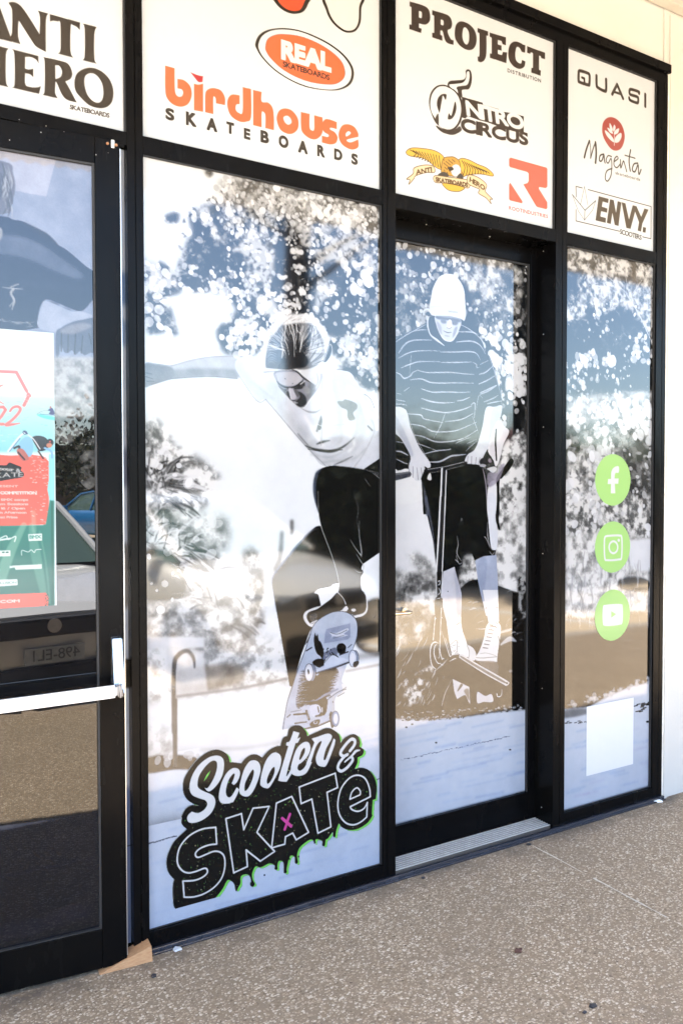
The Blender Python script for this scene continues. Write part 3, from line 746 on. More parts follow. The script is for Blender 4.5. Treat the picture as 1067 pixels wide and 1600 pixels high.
for i, (x, y, h, r) in enumerate([(-9, -27, 5, 3), (-3, -29, 4.2, 3), (3.5, -30, 4.5, 3), (9, -27, 3.8, 3), (15, -30, 4.6, 3.2), (21, -27, 4.0, 3), (28, -26, 4.4, 3), (35, -24, 4.6, 3.4), (44, -24, 5, 4), (-17, -27, 5.5, 4)]):
    tree(TL[i]+' beyond the far edge of the car park', x, y, h, r, 20+i, i % 2)
b = MB(); b.box(-60, 90, -1, 0, 0, 3.4); o = b.build('boundary_wall', simple('grey_boundary_wall', (.16, .14, .13), .8)); o.location = (0, -34, -.17)
tag(o, 'long low grey wall behind the trees of the car park', 'wall')

m_leafs.append(leafmat('maroon_leaves', (.10, .012, .015), (.17, .03, .03)))
tree('small maroon leaved tree added for a dark red reflection', 13.6, -12, 3.5, .6, 55, 2)  # added tree, stands in for an unidentified red shape in the reflections

def hedge(label, x0, x1, y, h, seed):
    t = empty('hedge', ((x0+x1)/2, y, -.17)); tag(t, label, 'hedge'); rr = np.random.RandomState(seed); L = (x1-x0)/2
    b = MB(); b.box(-L, L, -.35, .35, 0, h*.93, .05); b.build('inner_stems', simple('dark_hedge_stems', (.008, .010, .006), .9), t)
    n = 6000; c0 = np.c_[rr.uniform(-L, L, n), .42*np.sign(rr.rand(n)-.3)+rr.randn(n)*.07, rr.uniform(0, h, n)]; m = rr.rand(n) < .25
    c0[m, 1] = rr.uniform(-.4, .4, m.sum()); c0[m, 2] = h+rr.randn(m.sum())*.06
    u = rr.randn(n, 3); u /= np.linalg.norm(u, axis=1)[:, None]; v = np.cross(u, rr.randn(n, 3)); v /= np.linalg.norm(v, axis=1)[:, None]; s_ = .03+.05*rr.rand(n, 1)
    V = np.zeros((n*4, 3), np.float32)
    for k, (a, c_) in enumerate(((-1, -.5), (1, -.5), (1, .5), (-1, .5))): V[k::4] = c0+u*s_*a+v*s_*c_
    me = bpy.data.meshes.new('leaves'); me.from_pydata(V.tolist(), [], [(4*i, 4*i+1, 4*i+2, 4*i+3) for i in range(n)]); me.update(); link('leaves', me, t, m_leafs[0])
hedge('tall dark clipped hedge added to darken the window reflections', 4.3, 17, -7.4, 2.1, 5)  # added hedge: hides the bright ground so the panes mirror something dark

def tall_tree(label, x, y, h, seed):
    t = empty('tree', (x, y, -.17)); tag(t, label, 'tree', 'trees beyond the car park'); rr = np.random.RandomState(seed)
    b = MB(); b.tube([(0, 0, 0), (.04, .0, h*.35), (-.05, .05, h*.7), (.02, 0, h)], .19, 10)
    for i in range(6):
        a = rr.uniform(0, 6.3); z0 = h*rr.uniform(.72, .98); b.cyl((0, 0, z0), (1.2*math.cos(a), 1.2*math.sin(a), z0+.8), .06, .02, 6)
    b.build('trunk', simple('dark_brown_bark', (.045, .030, .022), .9, 0, .3, 12, .4), t)
    n = 700; cl = rr.randn(16, 3)*np.array([.5, .5, .3]); cl[:, 2] += h+.9; c0 = cl[rr.randint(0, 16, n)]+rr.randn(n, 3)*.28
    u = rr.randn(n, 3); u /= np.linalg.norm(u, axis=1)[:, None]; v = np.cross(u, rr.randn(n, 3)); v /= np.linalg.norm(v, axis=1)[:, None]; s_ = .05+.08*rr.rand(n, 1)
    V = np.zeros((n*4, 3), np.float32)
    for k, (a, c_) in enumerate(((-1, -.5), (1, -.5), (1, .5), (-1, .5))): V[k::4] = c0+u*s_*a+v*s_*c_
    me = bpy.data.meshes.new('crown'); me.from_pydata(V.tolist(), [], [(4*i, 4*i+1, 4*i+2, 4*i+3) for i in range(n)]); me.update(); link('crown', me, t, m_leafs[0])
tall_tree('tall straight dark trunked tree standing in the car park by the hedge', 5.55, -8.3, 5.6, 3)
# ================================================================ artwork on the sign panels
K1 = (0, 0, .18744)
INK = (.215, .175, .145); INK2 = (.25, .205, .175); ORG = (.985, .46, .27)
def panel(x0, x1, pitch=.0015, z0=Z_T1, z1=Z_TOP): return Canvas((0, .015, 0), (1, 0, 0), x0, x1, z0, z1, pitch, base=(.955, .972, .995))
def sign(cv, label):
    o = film('sign_panel', cv, M['board'], None, pr=.38); o.data.transform(Matrix.Translation(-FR.location)); o.parent = FR; o['label'] = label; return o
# ---- ANTI HERO
cv = panel(-.05, XA-.0004)
fill(cv, [(-75, -45), (-40, -35), (-5, 45), (88, 300), (100, 345), (-30, 312), (-10, 288), (-35, 215), (-110, 195), (-130, 262), (-110, 285), (-190, 265), (-165, 240)], INK, K1, False)
fill(cv, [(75, 15), (175, 45), (330, 280, 1), (333, 140), (316, 82, 1), (402, 108, 1), (383, 168), (383, 428, 1), (305, 385), (262, 330), (158, 166, 1), (152, 200), (152, 300), (170, 362, 1), (98, 342, 1), (88, 300), (100, 260), (100, 80)], INK, K1)
fill(cv, [(415, 112, 1), (668, 182, 1), (665, 245, 1), (640, 220), (610, 206), (590, 212), (588, 420), (610, 475, 1), (485, 442, 1), (505, 400), (503, 190), (480, 174), (445, 168), (417, 174, 1)], INK, K1)
fill(cv, [(690, 190, 1), (806, 220, 1), (787, 280), (787, 480), (808, 527, 1), (688, 497, 1), (706, 455), (706, 240)], INK, K1)
fill(cv, [(-10, 378, 1), (72, 400, 1), (50, 450), (50, 670), (72, 722, 1), (-10, 702, 1)], INK, K1); fill(cv, [(-130, 487), (0, 522), (0, 590), (-130, 555)], INK, K1, False)
fill(cv, [(-215, 325), (-105, 352), (-125, 400), (-120, 640), (-105, 680), (-215, 650), (-195, 610), (-195, 370)], INK, K1)
fill(cv, [(98, 404, 1), (320, 462, 1), (322, 525, 1), (300, 492), (255, 470), (210, 470, 1), (208, 567, 1), (240, 574), (278, 568, 1), (278, 640, 1), (250, 615), (210, 605, 1), (212, 700), (262, 722), (315, 722), (342, 712, 1), (325, 778, 1), (100, 725, 1), (122, 690), (120, 450)], INK, K1)
fill(cv, [(358, 470, 1), (500, 500), (570, 530), (602, 600), (590, 650), (545, 675, 1), (580, 735), (640, 850, 1), (560, 828), (515, 780), (470, 680), (462, 690, 1), (460, 770), (482, 815, 1), (355, 787, 1), (372, 745), (372, 510)], INK, K1, holes=[[(460, 540, 1), (495, 545), (517, 590), (505, 635), (462, 655, 1)]])
fill(cv, [(620, 680), (640, 610), (700, 568), (770, 560), (850, 592), (915, 660), (945, 750), (935, 840), (890, 888), (820, 897), (740, 870), (665, 800), (630, 750)], INK, K1, holes=[[(703, 680), (715, 625), (760, 605), (810, 628), (850, 690), (862, 770), (850, 830), (815, 852), (765, 830), (722, 770)]])
text(cv, 'SKATEBOARDS', (585, 868), (912, 942), (583, 903), INK, K1, .05, .03)
SG = [sign(cv, 'white sign panel lettered ANTI HERO SKATEBOARDS')]
# ---- birdhouse / REAL
cv = panel(XB+.0004, XC-.0004); K = (240, 80, .31865)
fill(cv, [(57, 68, 1), (103, 80, 1), (105, 190), (118, 218), (138, 218), (145, 200), (138, 185), (117, 180, 1), (117, 133, 1), (150, 140), (180, 170), (187, 215), (170, 255), (135, 270), (95, 258), (65, 225), (57, 180)], ORG, K)
fill(cv, [(180, 100, 1), (215, 114), (243, 120, 1), (240, 148, 1), (220, 148), (200, 125)], (.78, .20, .22), K)
fill(cv, [(198, 157, 1), (220, 161), (243, 156, 1), (243, 295, 1), (198, 287, 1)], ORG, K)
fill(cv, [(253, 215), (262, 188), (292, 178), (330, 190), (350, 225), (350, 262, 1), (306, 253, 1), (304, 228), (293, 224), (293, 306, 1), (253, 297, 1)], ORG, K)
fill(cv, [(437, 173, 1), (478, 183, 1), (478, 320), (455, 343), (420, 342), (380, 315), (362, 270), (365, 230), (385, 210), (422, 214, 1), (422, 257, 1), (405, 260), (403, 285), (418, 300), (436, 294)], ORG, K)
fill(cv, [(488, 187, 1), (530, 197, 1), (530, 244), (562, 250), (583, 275), (590, 320), (590, 385, 1), (548, 375, 1), (548, 312), (538, 295), (530, 300), (530, 371, 1), (488, 360, 1)], ORG, K)
fill(cv, [(603, 330), (615, 290), (645, 278), (680, 290), (708, 330), (708, 375), (685, 400), (655, 402), (620, 380)], ORG, K, holes=[[(637, 322), (655, 314), (672, 328), (676, 348), (660, 358), (643, 345)]])
fill(cv, [(722, 295, 1), (765, 305, 1), (765, 370), (775, 386), (787, 380), (787, 312, 1), (828, 322, 1), (828, 395), (800, 428), (765, 425), (730, 395), (722, 360)], ORG, K)
fill(cv, [(845, 330), (898, 345, 1), (898, 380, 1), (868, 373), (866, 382), (888, 395), (902, 420), (893, 448), (865, 455), (825, 445, 1), (825, 412, 1), (853, 418), (858, 408), (835, 392), (824, 362)], ORG, K)
fill(cv, [(908, 395), (925, 362), (955, 356), (985, 370), (1003, 400), (1003, 418, 1), (947, 432), (965, 445), (1003, 430, 1), (1003, 468), (970, 480), (930, 460), (910, 430)], ORG, K, holes=[[(942, 402), (955, 390), (967, 400), (945, 416)]])
for ch, x, y0, y1, wd in [('S', 80, 284, 336, 44), ('K', 183, 303, 364, 52), ('A', 286, 332, 389, 52), ('T', 376, 351, 403, 38), ('E', 458, 382, 430, 34), ('B', 545, 394, 448, 42), ('O', 637, 418, 471, 50), ('A', 732, 443, 498, 48), ('R', 820, 465, 516, 40), ('D', 905, 484, 533, 42), ('S', 985, 506, 554, 34)]:
    text(cv, ch, (x-wd/2+4, y0-2-wd*.11), (x+wd/2-4, y0-2+wd*.11), (x-wd/2+4, y1-4-wd*.11), INK, K, .085)
K = (380, 0, .18744)
fill(cv, [(100, 360), (130, 290), (200, 245), (320, 228), (460, 245), (600, 295), (740, 370), (850, 460), (915, 560), (918, 650), (880, 710), (800, 745), (690, 748), (540, 725), (400, 670), (260, 580), (160, 480), (115, 410)], INK, K)
fill(cv, [(127, 368), (155, 300), (222, 255), (320, 240), (455, 255), (590, 304), (730, 379), (833, 465), (895, 560), (898, 640), (862, 700), (790, 735), (690, 741), (545, 717), (405, 662), (268, 574), (175, 480), (137, 420)], (.955, .972, .995), K)
OV = [(184, 390), (204, 320), (270, 285), (350, 280), (480, 298), (620, 353), (740, 428), (820, 508), (849, 590), (836, 650), (780, 692), (700, 700), (570, 682), (440, 637), (320, 567), (230, 482), (195, 430)]
fill(cv, OV, INK, K); c0 = np.array(OV).mean(0); fill(cv, [tuple((np.array(p)-c0)*.99+c0) for p in OV], (.985, .46, .27), K)
text(cv, 'REAL', (322, 330), (728, 446), (322, 480), (.98, .98, .98), K, .10, .03)
text(cv, 'SKATEBOARDS', (332, 506), (718, 622), (332, 548), INK, K, .045, .05)
fill(cv, [(225, -60), (255, 0), (300, 55), (360, 95), (430, 110), (500, 92), (540, 30), (555, -60)], INK, K); fill(cv, [(262, -70), (290, 0), (330, 48), (380, 78), (430, 86), (475, 74), (505, 20), (515, -70)], (.95, .38, .24), K)
fill(cv, [(680, -40), (690, 80), (740, 180), (820, 250), (880, 268), (940, 250), (978, 180), (985, 60), (995, -40)], INK, K); fill(cv, [(700, -50), (706, 60), (752, 165), (830, 236), (885, 250), (932, 232), (960, 170), (966, 50), (975, -50)], (.97, .97, .97), K)
SG.append(sign(cv, 'white sign panel with the orange birdhouse skateboards wordmark and the REAL oval'))
# ---- PROJECT / NITRO CIRCUS / eagle / R
cv = panel(XD+.0004, XE-.0004); K = (620, 0, .2343)
def C1(L): return [p+(1,) for p in L]
fill(cv, [(85, 5, 1), (165, 28), (207, 52), (222, 95), (218, 138), (190, 160), (148, 152, 1), (147, 180, 1), (165, 187, 1), (162, 217, 1), (83, 190, 1), (83, 158, 1), (97, 160, 1), (97, 42, 1), (85, 38, 1)], INK2, K, holes=[[(147, 68, 1), (165, 78), (165, 115), (147, 112, 1)]])
fill(cv, [(235, 63, 1), (320, 88), (355, 110), (368, 150), (360, 185), (338, 202), (358, 255), (378, 264, 1), (378, 295, 1), (340, 285), (320, 262), (305, 205), (290, 200, 1), (290, 228, 1), (303, 234, 1), (303, 268, 1), (235, 245, 1), (235, 213, 1), (248, 216, 1), (248, 100, 1), (235, 95, 1)], INK2, K, holes=[[(293, 125, 1), (310, 134), (310, 163), (293, 160, 1)]])
fill(cv, [(385, 215), (395, 160), (425, 138), (470, 150), (510, 185), (530, 235), (528, 290), (505, 325), (465, 328), (420, 300), (392, 260)], INK2, K, holes=[[(438, 210), (447, 180), (465, 185), (480, 215), (480, 265), (468, 292), (450, 282), (438, 250)]])
fill(cv, [(538, 182, 1), (608, 205, 1), (608, 235, 1), (597, 233, 1), (597, 350), (585, 395), (563, 411), (540, 405, 1), (538, 372, 1), (550, 360), (550, 216, 1), (538, 212, 1)], INK2, K)
fill(cv, C1([(618, 212), (727, 245), (727, 298), (703, 290), (698, 270), (673, 262), (673, 292), (698, 300), (698, 334), (673, 327), (673, 355), (700, 364), (707, 342), (735, 345), (730, 418), (620, 382), (620, 352), (632, 354), (632, 247), (618, 240)]), INK2, K)
fill(cv, [(742, 345), (755, 292), (790, 272), (830, 285, 1), (838, 292, 1), (857, 298, 1), (855, 348, 1), (832, 342, 1), (818, 316), (800, 310), (790, 345), (793, 392), (810, 414), (828, 418), (834, 396, 1), (857, 405, 1), (850, 440), (820, 456), (780, 440), (750, 400)], INK2, K)
fill(cv, C1([(868, 303), (988, 348), (988, 392), (963, 384), (958, 370), (948, 366), (948, 462), (960, 466), (958, 502), (895, 480), (897, 447), (907, 450), (907, 350), (893, 345), (888, 356), (868, 347)]), INK2, K)
text(cv, 'DISTRIBUTION', (738, 453), (960, 524), (738, 476), (.15, .12, .1), K, .04, .22)
K = (660, 100, .1687); DK = INK2; WH = (.955, .972, .995)
fill(cv, [(235, 200), (248, 155), (320, 145), (380, 138), (402, 108), (400, 60), (420, 44), (447, 60), (458, 120), (450, 185), (428, 228), (388, 232), (364, 242), (368, 300), (335, 300), (325, 240), (300, 212)], DK, K, tex=.0)
fill(cv, [(60, 360), (76, 262), (125, 202), (190, 186), (240, 200), (300, 238), (355, 305), (372, 390), (368, 470), (350, 540), (300, 600), (220, 610), (130, 550), (86, 465)], DK, K)
fill(cv, [(72, 360), (90, 272), (137, 214), (190, 200), (240, 214), (298, 252), (338, 312), (357, 390), (352, 470), (325, 545), (280, 592), (225, 600), (158, 572), (118, 500), (84, 440)], WH, K)
fill(cv, [(248, 186), (300, 180), (372, 168), (402, 130), (410, 72), (432, 66), (436, 120), (415, 185), (360, 198), (322, 206), (305, 232), (268, 218)], WH, K)
fill(cv, [(150, 432), (133, 370), (145, 308), (180, 275), (222, 277), (214, 328), (190, 288), (180, 330), (160, 440)], DK, K); fill(cv, [(235, 505), (245, 452), (268, 470), (300, 345), (314, 393), (305, 450), (275, 500)], DK, K)
fill(cv, [(118, 500), (146, 455), (150, 560), (130, 545)], DK, K); fill(cv, [(128, 565), (190, 597), (260, 606), (310, 595), (345, 572), (362, 610), (310, 645), (260, 652), (190, 632), (138, 592)], DK, K)
fill(cv, C1([(365, 298), (555, 352), (562, 372), (700, 410), (735, 436), (840, 452), (938, 480), (938, 628), (880, 628), (760, 596), (600, 535), (520, 515), (420, 478), (395, 500), (365, 490)]), DK, K)
text(cv, 'NITRO', (402, 338), (926, 482), (416, 466), WH, K, .075, .0)
text(cv, 'CIRCUS', (360, 500), (972, 638), (362, 612), DK, K, .085, .06)
K = (625, 220, .2249); GO = (.95, .78, .30); BR = (.42, .30, .16); RB = (.97, .88, .72)
def edged(pts, c_, w_=5, sm=True): fill(cv, pts, c_, K, sm); stroke(cv, pts, w_, BR, K, sm, closed=True)
edged([(42, 72), (75, 48), (140, 48), (230, 62), (285, 90), (310, 125), (303, 180), (280, 195), (240, 175), (200, 140), (150, 115), (80, 105), (50, 92)], GO)
edged([(400, 140), (430, 118), (480, 130), (540, 160), (600, 185), (645, 225), (640, 242), (560, 228), (480, 232), (430, 245), (412, 195)], GO)
for i in range(11): stroke(cv, [(70+i*20, 60+i*4), (110+i*17, 85+i*9), (95+i*19, 104+i*8)], 6, (.30, .20, .08), K)
for i in range(10): stroke(cv, [(430+i*16, 135+i*7), (450+i*18, 180+i*4), (440+i*20, 232-i*1)], 6, (.30, .20, .08), K)
edged([(300, 290), (440, 318), (432, 340), (400, 350), (350, 345), (315, 325)], GO)
edged([(300, 122), (345, 108), (380, 112), (412, 140), (420, 190), (438, 248), (380, 245), (300, 232), (285, 200)], (.85, .66, .28))
for i in range(26): stroke(cv, [(300+(i*37) % 90, 125+(i*53) % 95), (306+(i*37) % 90, 132+(i*53) % 95)], 6, BR, K)
ell(cv, 388, 203, 34, 42, (.96, .96, .97), K); fill(cv, [(330, 182), (360, 178), (372, 196), (350, 206), (338, 198)], (.25, .2, .18), K); fill(cv, [(262, 232), (300, 212), (330, 225), (335, 245), (280, 245)], (.3, .27, .25), K); fill(cv, [(395, 245), (420, 222), (440, 248), (430, 265), (400, 262)], (.3, .27, .25), K)
edged([(240, 240), (330, 248), (420, 260), (480, 275), (475, 325), (400, 305), (320, 290), (243, 285)], RB)
edged([(98, 185), (170, 165), (230, 173), (240, 215), (180, 218), (110, 240), (95, 262), (60, 300), (68, 268), (45, 262), (90, 225)], RB)
edged([(475, 235), (540, 250), (600, 300), (592, 345), (612, 372), (642, 402), (625, 405), (632, 435), (598, 395), (545, 362), (552, 335), (520, 320), (470, 292)], RB)
text(cv, 'ANTI', (110, 200), (218, 180), (112, 232), BR, K, .07); text(cv, 'SKATEBOARDS', (248, 250), (470, 290), (248, 278), BR, K, .09); text(cv, 'HERO', (486, 250), (590, 312), (482, 280), BR, K, .07)
K = (625, 220, .2249); CO = (.985, .44, .36)
fill(cv, [(768, 113), (1015, 182), (1023, 192), (1023, 315), (1012, 326), (966, 318), (964, 330), (1023, 425), (1023, 465), (1014, 473), (955, 458), (944, 449), (856, 300), (884, 291), (893, 277), (893, 225), (884, 214), (765, 180), (757, 170), (757, 122)], CO, K, False)
fill(cv, [(757, 300), (765, 288), (850, 418), (848, 432), (765, 412), (757, 403)], CO, K, False)
text(cv, 'ROOTINDUSTRIES', (756, 450), (1026, 512), (756, 474), (.90, .35, .32), K, .03, .14)
SG.append(sign(cv, 'white sign panel with PROJECT DISTRIBUTION, NITRO CIRCUS, a gold eagle and a red R'))
# ---- QUASI / Magenta / ENVY
cv = panel(XF+.0004, XG-.0004, .002); K = (885, 90, .14058); I3 = (.27, .23, .20)
stroke(cv, [(135, 152, 1), (152, 140), (232, 165), (255, 190), (254, 285), (238, 297), (150, 268), (134, 248)], 37, I3, K, closed=True)
stroke(cv, [(172, 216), (198, 226), (200, 280)], 28, I3, K, False)
stroke(cv, [(333, 195, 1), (335, 300), (350, 328), (420, 365), (440, 350), (440, 235, 1)], 37, I3, K)
stroke(cv, [(508, 400), (562, 292), (628, 448)], 37, I3, K, False); stroke(cv, [(530, 375), (600, 398)], 28, I3, K, False)
stroke(cv, [(806, 392), (800, 372), (716, 346), (700, 362), (702, 395), (718, 408), (785, 430), (796, 448), (795, 488), (780, 497), (708, 468), (697, 440)], 34, I3, K)
stroke(cv, [(875, 402), (875, 535)], 37, I3, K, False)
fill(cv, [(395, 790), (405, 720), (440, 672), (495, 655), (560, 680), (615, 745), (645, 840), (640, 930), (605, 1005), (550, 1030), (490, 1005), (430, 920), (402, 850)], (.72, .34, .31), K)
for L in ([(480, 722), (503, 758), (514, 800), (500, 810), (480, 775)], [(530, 740), (545, 768), (537, 800), (522, 818), (517, 780)], [(453, 772), (500, 802), (516, 840), (480, 825)], [(584, 782), (572, 830), (535, 850), (530, 825), (550, 795)], [(428, 802), (480, 842), (522, 900), (526, 936), (480, 902), (440, 850)], [(606, 832), (610, 880), (580, 932), (540, 938), (540, 890), (570, 850)]):
    fill(cv, L, WH, K)
stroke(cv, [(530, 830), (534, 900), (530, 970)], 8, WH, K)
for L, w_ in (([(198, 1105), (222, 1010), (255, 920)], 24), ([(258, 920), (268, 1010), (268, 1105)], 11), ([(268, 1112), (295, 1010), (322, 935)], 16), ([(322, 935), (330, 1050), (322, 1165)], 27),
              ([(415, 1068), (375, 1082), (366, 1138), (392, 1140), (415, 1078), (420, 1130), (428, 1165)], 17), ([(500, 1095), (462, 1085), (440, 1135), (462, 1168), (495, 1115), (503, 1200), (492, 1310), (455, 1368), (430, 1335), (448, 1255), (505, 1228)], 14),
              ([(530, 1150), (572, 1118), (560, 1092), (532, 1125), (528, 1190), (560, 1218), (595, 1180)], 14), ([(600, 1130), (603, 1222), (632, 1145), (648, 1185), (668, 1262)], 15), ([(712, 1020), (695, 1140), (708, 1255)], 18), ([(648, 1080), (762, 1114)], 13),
              ([(792, 1168), (748, 1180), (732, 1245), (762, 1262), (795, 1185), (800, 1270), (808, 1292), (828, 1240)], 17)):
    stroke(cv, L, w_, I3, K)
text(cv, 'skateboards', (543, 1258), (818, 1335), (543, 1290), (.35, .33, .31), K, .02, .10)
K = (885, 270, .14058)
for L in ([(175, 163), (105, 147), (107, 262)], [(105, 405), (105, 530), (590, 645)], [(240, 182), (940, 370), (938, 728), (845, 708)]): stroke(cv, L, 10, (.27, .24, .22), K, False)
for L, w_ in (([(200, 148), (155, 350)], 3), ([(200, 148), (237, 355)], 3), ([(65, 238), (205, 412)], 7), ([(205, 412), (325, 305)], 7), ([(205, 415), (200, 522)], 6), ([(65, 238), (130, 420), (200, 522)], 3), ([(200, 522), (290, 410), (325, 305)], 3)): stroke(cv, L, w_+1.5, (.25, .24, .24), K, False)
I4 = (.34, .29, .24)
fill(cv, [(358, 255), (468, 285), (463, 333), (402, 315), (393, 372), (455, 392), (450, 440), (385, 422), (376, 480), (438, 498), (435, 552), (322, 525)], I4, K, False)
fill(cv, [(483, 290), (525, 300), (550, 440), (568, 312), (610, 324), (578, 588), (535, 575), (510, 440), (492, 565), (447, 552)], I4, K, False)
fill(cv, [(612, 322), (655, 335), (694, 515), (735, 357), (778, 368), (712, 620), (665, 608)], I4, K, False)
fill(cv, [(778, 366), (830, 485), (866, 392), (912, 405), (843, 560), (828, 650), (790, 638), (805, 545), (745, 380)], I4, K, False)
fill(cv, [(850, 598), (885, 605), (878, 662), (845, 655)], I4, K, False)
text(cv, 'SCOOTERS', (597, 622), (836, 692), (592, 672), (.22, .20, .18), K, .03, .0)
SG.append(sign(cv, 'white sign panel with QUASI, Magenta skateboards and ENVY SCOOTERS'))
# ================================================================ the skater window
def grain(cv, seed):
    """halftone-like unevenness of the enlarged photograph on the film, strongest in the mid tones"""
    L = cv.a.mean(2); mid = 4*L*(1-L); sh = L.shape
    n = (fbm(sh, 60, seed+500, 5)-.5)*.22+(fbm(sh, 14, seed+510, 3)-.5)*.12+(np.random.RandomState(seed).rand(*sh).astype(np.float32)-.5)*.05
    cv.a += (n*(.10+mid)*.75)[..., None]; np.clip(cv.a, 0, 1, out=cv.a)
PM = .0019
def ramp_cols(cv, f):
    """vertical print gradients: f(photo-y at canvas centre rows) -> colour"""
    pass
def row_grad(cv, pts, c0, c1, k=None, blur=2, sm=True):
    P_ = cv.c(pts, k); P_ = smooth_pts(P_, None, True, 4) if sm else P_
    r = raster([P_], cv.W, cv.H, 1); x0, y0, m = r
    t = np.clip(np.linspace(0, 1, m.shape[0]), 0, 1)[:, None, None]
    colr = np.zeros((cv.H, cv.W, 3), np.float32); colr[y0:y0+m.shape[0]] = np.float32(c0)*(1-t)+np.float32(c1)*t
    comp(cv, x0, y0, m, colr, blur*cv.pxs(*((pts[0][0], pts[0][1]) if k is None else (k[0]+pts[0][0]*k[2], k[1]+pts[0][1]*k[2]))))
WT = (.965, .98, 1.0); GB = (.90, .935, .99)
cv = Canvas((0, .015, 0), (1, 0, 0), XB+.0004, XC-.0004, .06, Z_T2-.0004, PM, WT)
Q6 = (210, 240, .3843); Q7 = (210, 640, .3843); Q8 = (210, 1100, .403)
def leaves(cv, pts, n, l0, l1, k, seed, vals, alpha=.8, clump=None, cr=20):
    q = random.Random(seed); xs = [p[0] for p in pts]; ys = [p[1] for p in pts]
    P2 = cv.c(pts, k); rr_ = raster([smooth_pts(P2, None, True, 4)], cv.W, cv.H, 1)
    if rr_ is None: return
    rx, ry, rm_ = rr_; fb = fbm((cv.H, cv.W), cr*cv.pxs(k[0]+pts[0][0]*k[2], k[1]+pts[0][1]*k[2]), seed+9) if clump else None
    m = 0; tries = 0
    while m < n and tries < n*8:
        tries += 1; x = q.uniform(min(xs), max(xs)); y = q.uniform(min(ys), max(ys)); c = cv.c([(x, y)], k)[0]; ix, iy = int(c[0]), int(c[1])
        if not (rx <= ix < rx+rm_.shape[1] and ry <= iy < ry+rm_.shape[0]) or rm_[iy-ry, ix-rx] < .5: continue
        if fb is not None and fb[min(iy, cv.H-1), min(ix, cv.W-1)] < clump: continue
        m += 1; a = q.uniform(0, math.pi); L = q.uniform(l0, l1)/k[2]
        stroke(cv, [(x-L/2*math.cos(a), y-L/2*math.sin(a)), (x+q.uniform(-.15, .15)*L, y+q.uniform(-.15, .15)*L), (x+L/2*math.cos(a), y+L/2*math.sin(a))], [L*.12, L*q.uniform(.35, .6), L*.1], q.choice(vals), k, blur=q.uniform(.3, 1.0)/k[2], alpha=alpha*q.uniform(.6, 1))
# tree canopy, out of focus
mottle(cv, [(230, 250), (330, 190), (420, 120), (520, 90), (620, 90), (760, 120), (900, 165), (1060, 215), (1060, 940), (960, 960), (860, 900), (790, 780), (760, 700), (700, 650), (560, 700), (510, 800), (400, 820), (350, 780), (345, 700), (420, 640), (340, 560), (200, 560), (185, 430), (240, 330)], 26, .16, .85, Q6, 3, .50, .10, 5)
mottle(cv, [(40, 450), (100, 440), (190, 500), (185, 560), (140, 580), (150, 640), (175, 740), (130, 720), (60, 730), (40, 640)], 16, .25, .85, Q6, 5, .52, .12, 4)
mottle(cv, [(130, 250), (180, 240), (170, 280), (130, 275)], 10, .35, .9, Q6, 6, .5, .1, 3); mottle(cv, [(285, 70), (320, 75), (300, 95)], 8, .3, .7, Q6, 7, .5, .1, 2)
mottle(cv, [(350, 120), (520, 85), (720, 110), (900, 150), (1000, 190), (1000, 300), (760, 330), (560, 290), (420, 230)], 12, .42, .93, Q6, 8, .50, .16, 6, .8)
mottle(cv, [(570, 240), (640, 250), (650, 640), (600, 640), (565, 560), (575, 400)], 30, .10, .3, Q6, 9, .6, .2, 4)
mottle(cv, [(650, 430), (745, 430), (735, 560), (715, 660), (640, 650), (630, 560)], 18, .05, .42, Q6, 10, .62, .15, 4)
fill(cv, [(780, 590), (940, 560), (930, 640), (880, 720), (800, 740), (750, 680)], .10, Q6, blur=7, alpha=.9)
fill(cv, [(300, 430), (430, 400), (430, 470), (340, 500)], .14, Q6, blur=6, alpha=.85); fill(cv, [(190, 500), (300, 490), (300, 560), (200, 540)], .18, Q6, blur=5, alpha=.8)
fill(cv, [(780, 440), (900, 470), (890, 540), (790, 520)], .13, Q6, blur=6, alpha=.75)
CAN = [(200, 260), (330, 160), (430, 95), (600, 90), (800, 130), (1010, 190), (1010, 920), (900, 860), (800, 740), (700, 640), (530, 700), (520, 800), (370, 790), (350, 560), (200, 560), (180, 380)]
bokeh(cv, [(330, 130), (430, 90), (640, 90), (860, 140), (1010, 185), (1010, 330), (720, 370), (420, 330)], 620, 2, 5.0, Q6, 11, .75, 1.0, 1.2, alpha=.85)
leaves(cv, CAN, 900, 4, 9, Q6, 301, [.55, .75, .9, .35, .62], .7, .47); leaves(cv, CAN, 260, 4, 9, Q6, 302, [.12, .2, .3], .6)
bokeh(cv, CAN, 520, 1.8, 5.2, Q6, 12, .93, 1.0, .9, clump=.50)
bokeh(cv, CAN, 300, 2.0, 6.2, Q6, 13, .95, 1.0, .9, clump=.54, clumpr=26)
bokeh(cv, [(180, 540), (360, 520), (540, 560), (640, 620), (520, 800), (380, 790), (350, 720), (430, 640), (300, 590)], 170, 2.5, 6.5, Q6, 14, .96, 1.0)
bokeh(cv, [(40, 430), (170, 470), (190, 560), (150, 740), (40, 740)], 60, 2.5, 7, Q6, 15, .95, 1.0)
bokeh(cv, [(620, 400), (760, 400), (740, 660), (620, 660)], 46, 2.0, 5.0, Q6, 16, .88, 1.0)
bokeh(cv, [(850, 440), (960, 470), (950, 560), (860, 560)], 26, 3.5, 8.5, Q6, 17, .97, 1.0); bokeh(cv, [(720, 540), (900, 560), (860, 640), (750, 660)], 18, 3, 5.5, Q6, 18, .97, 1.0)
bokeh(cv, [(900, 640), (1010, 600), (1010, 960), (880, 860), (830, 780)], 120, 2.5, 6.5, Q6, 19, .80, .98, clump=.45)
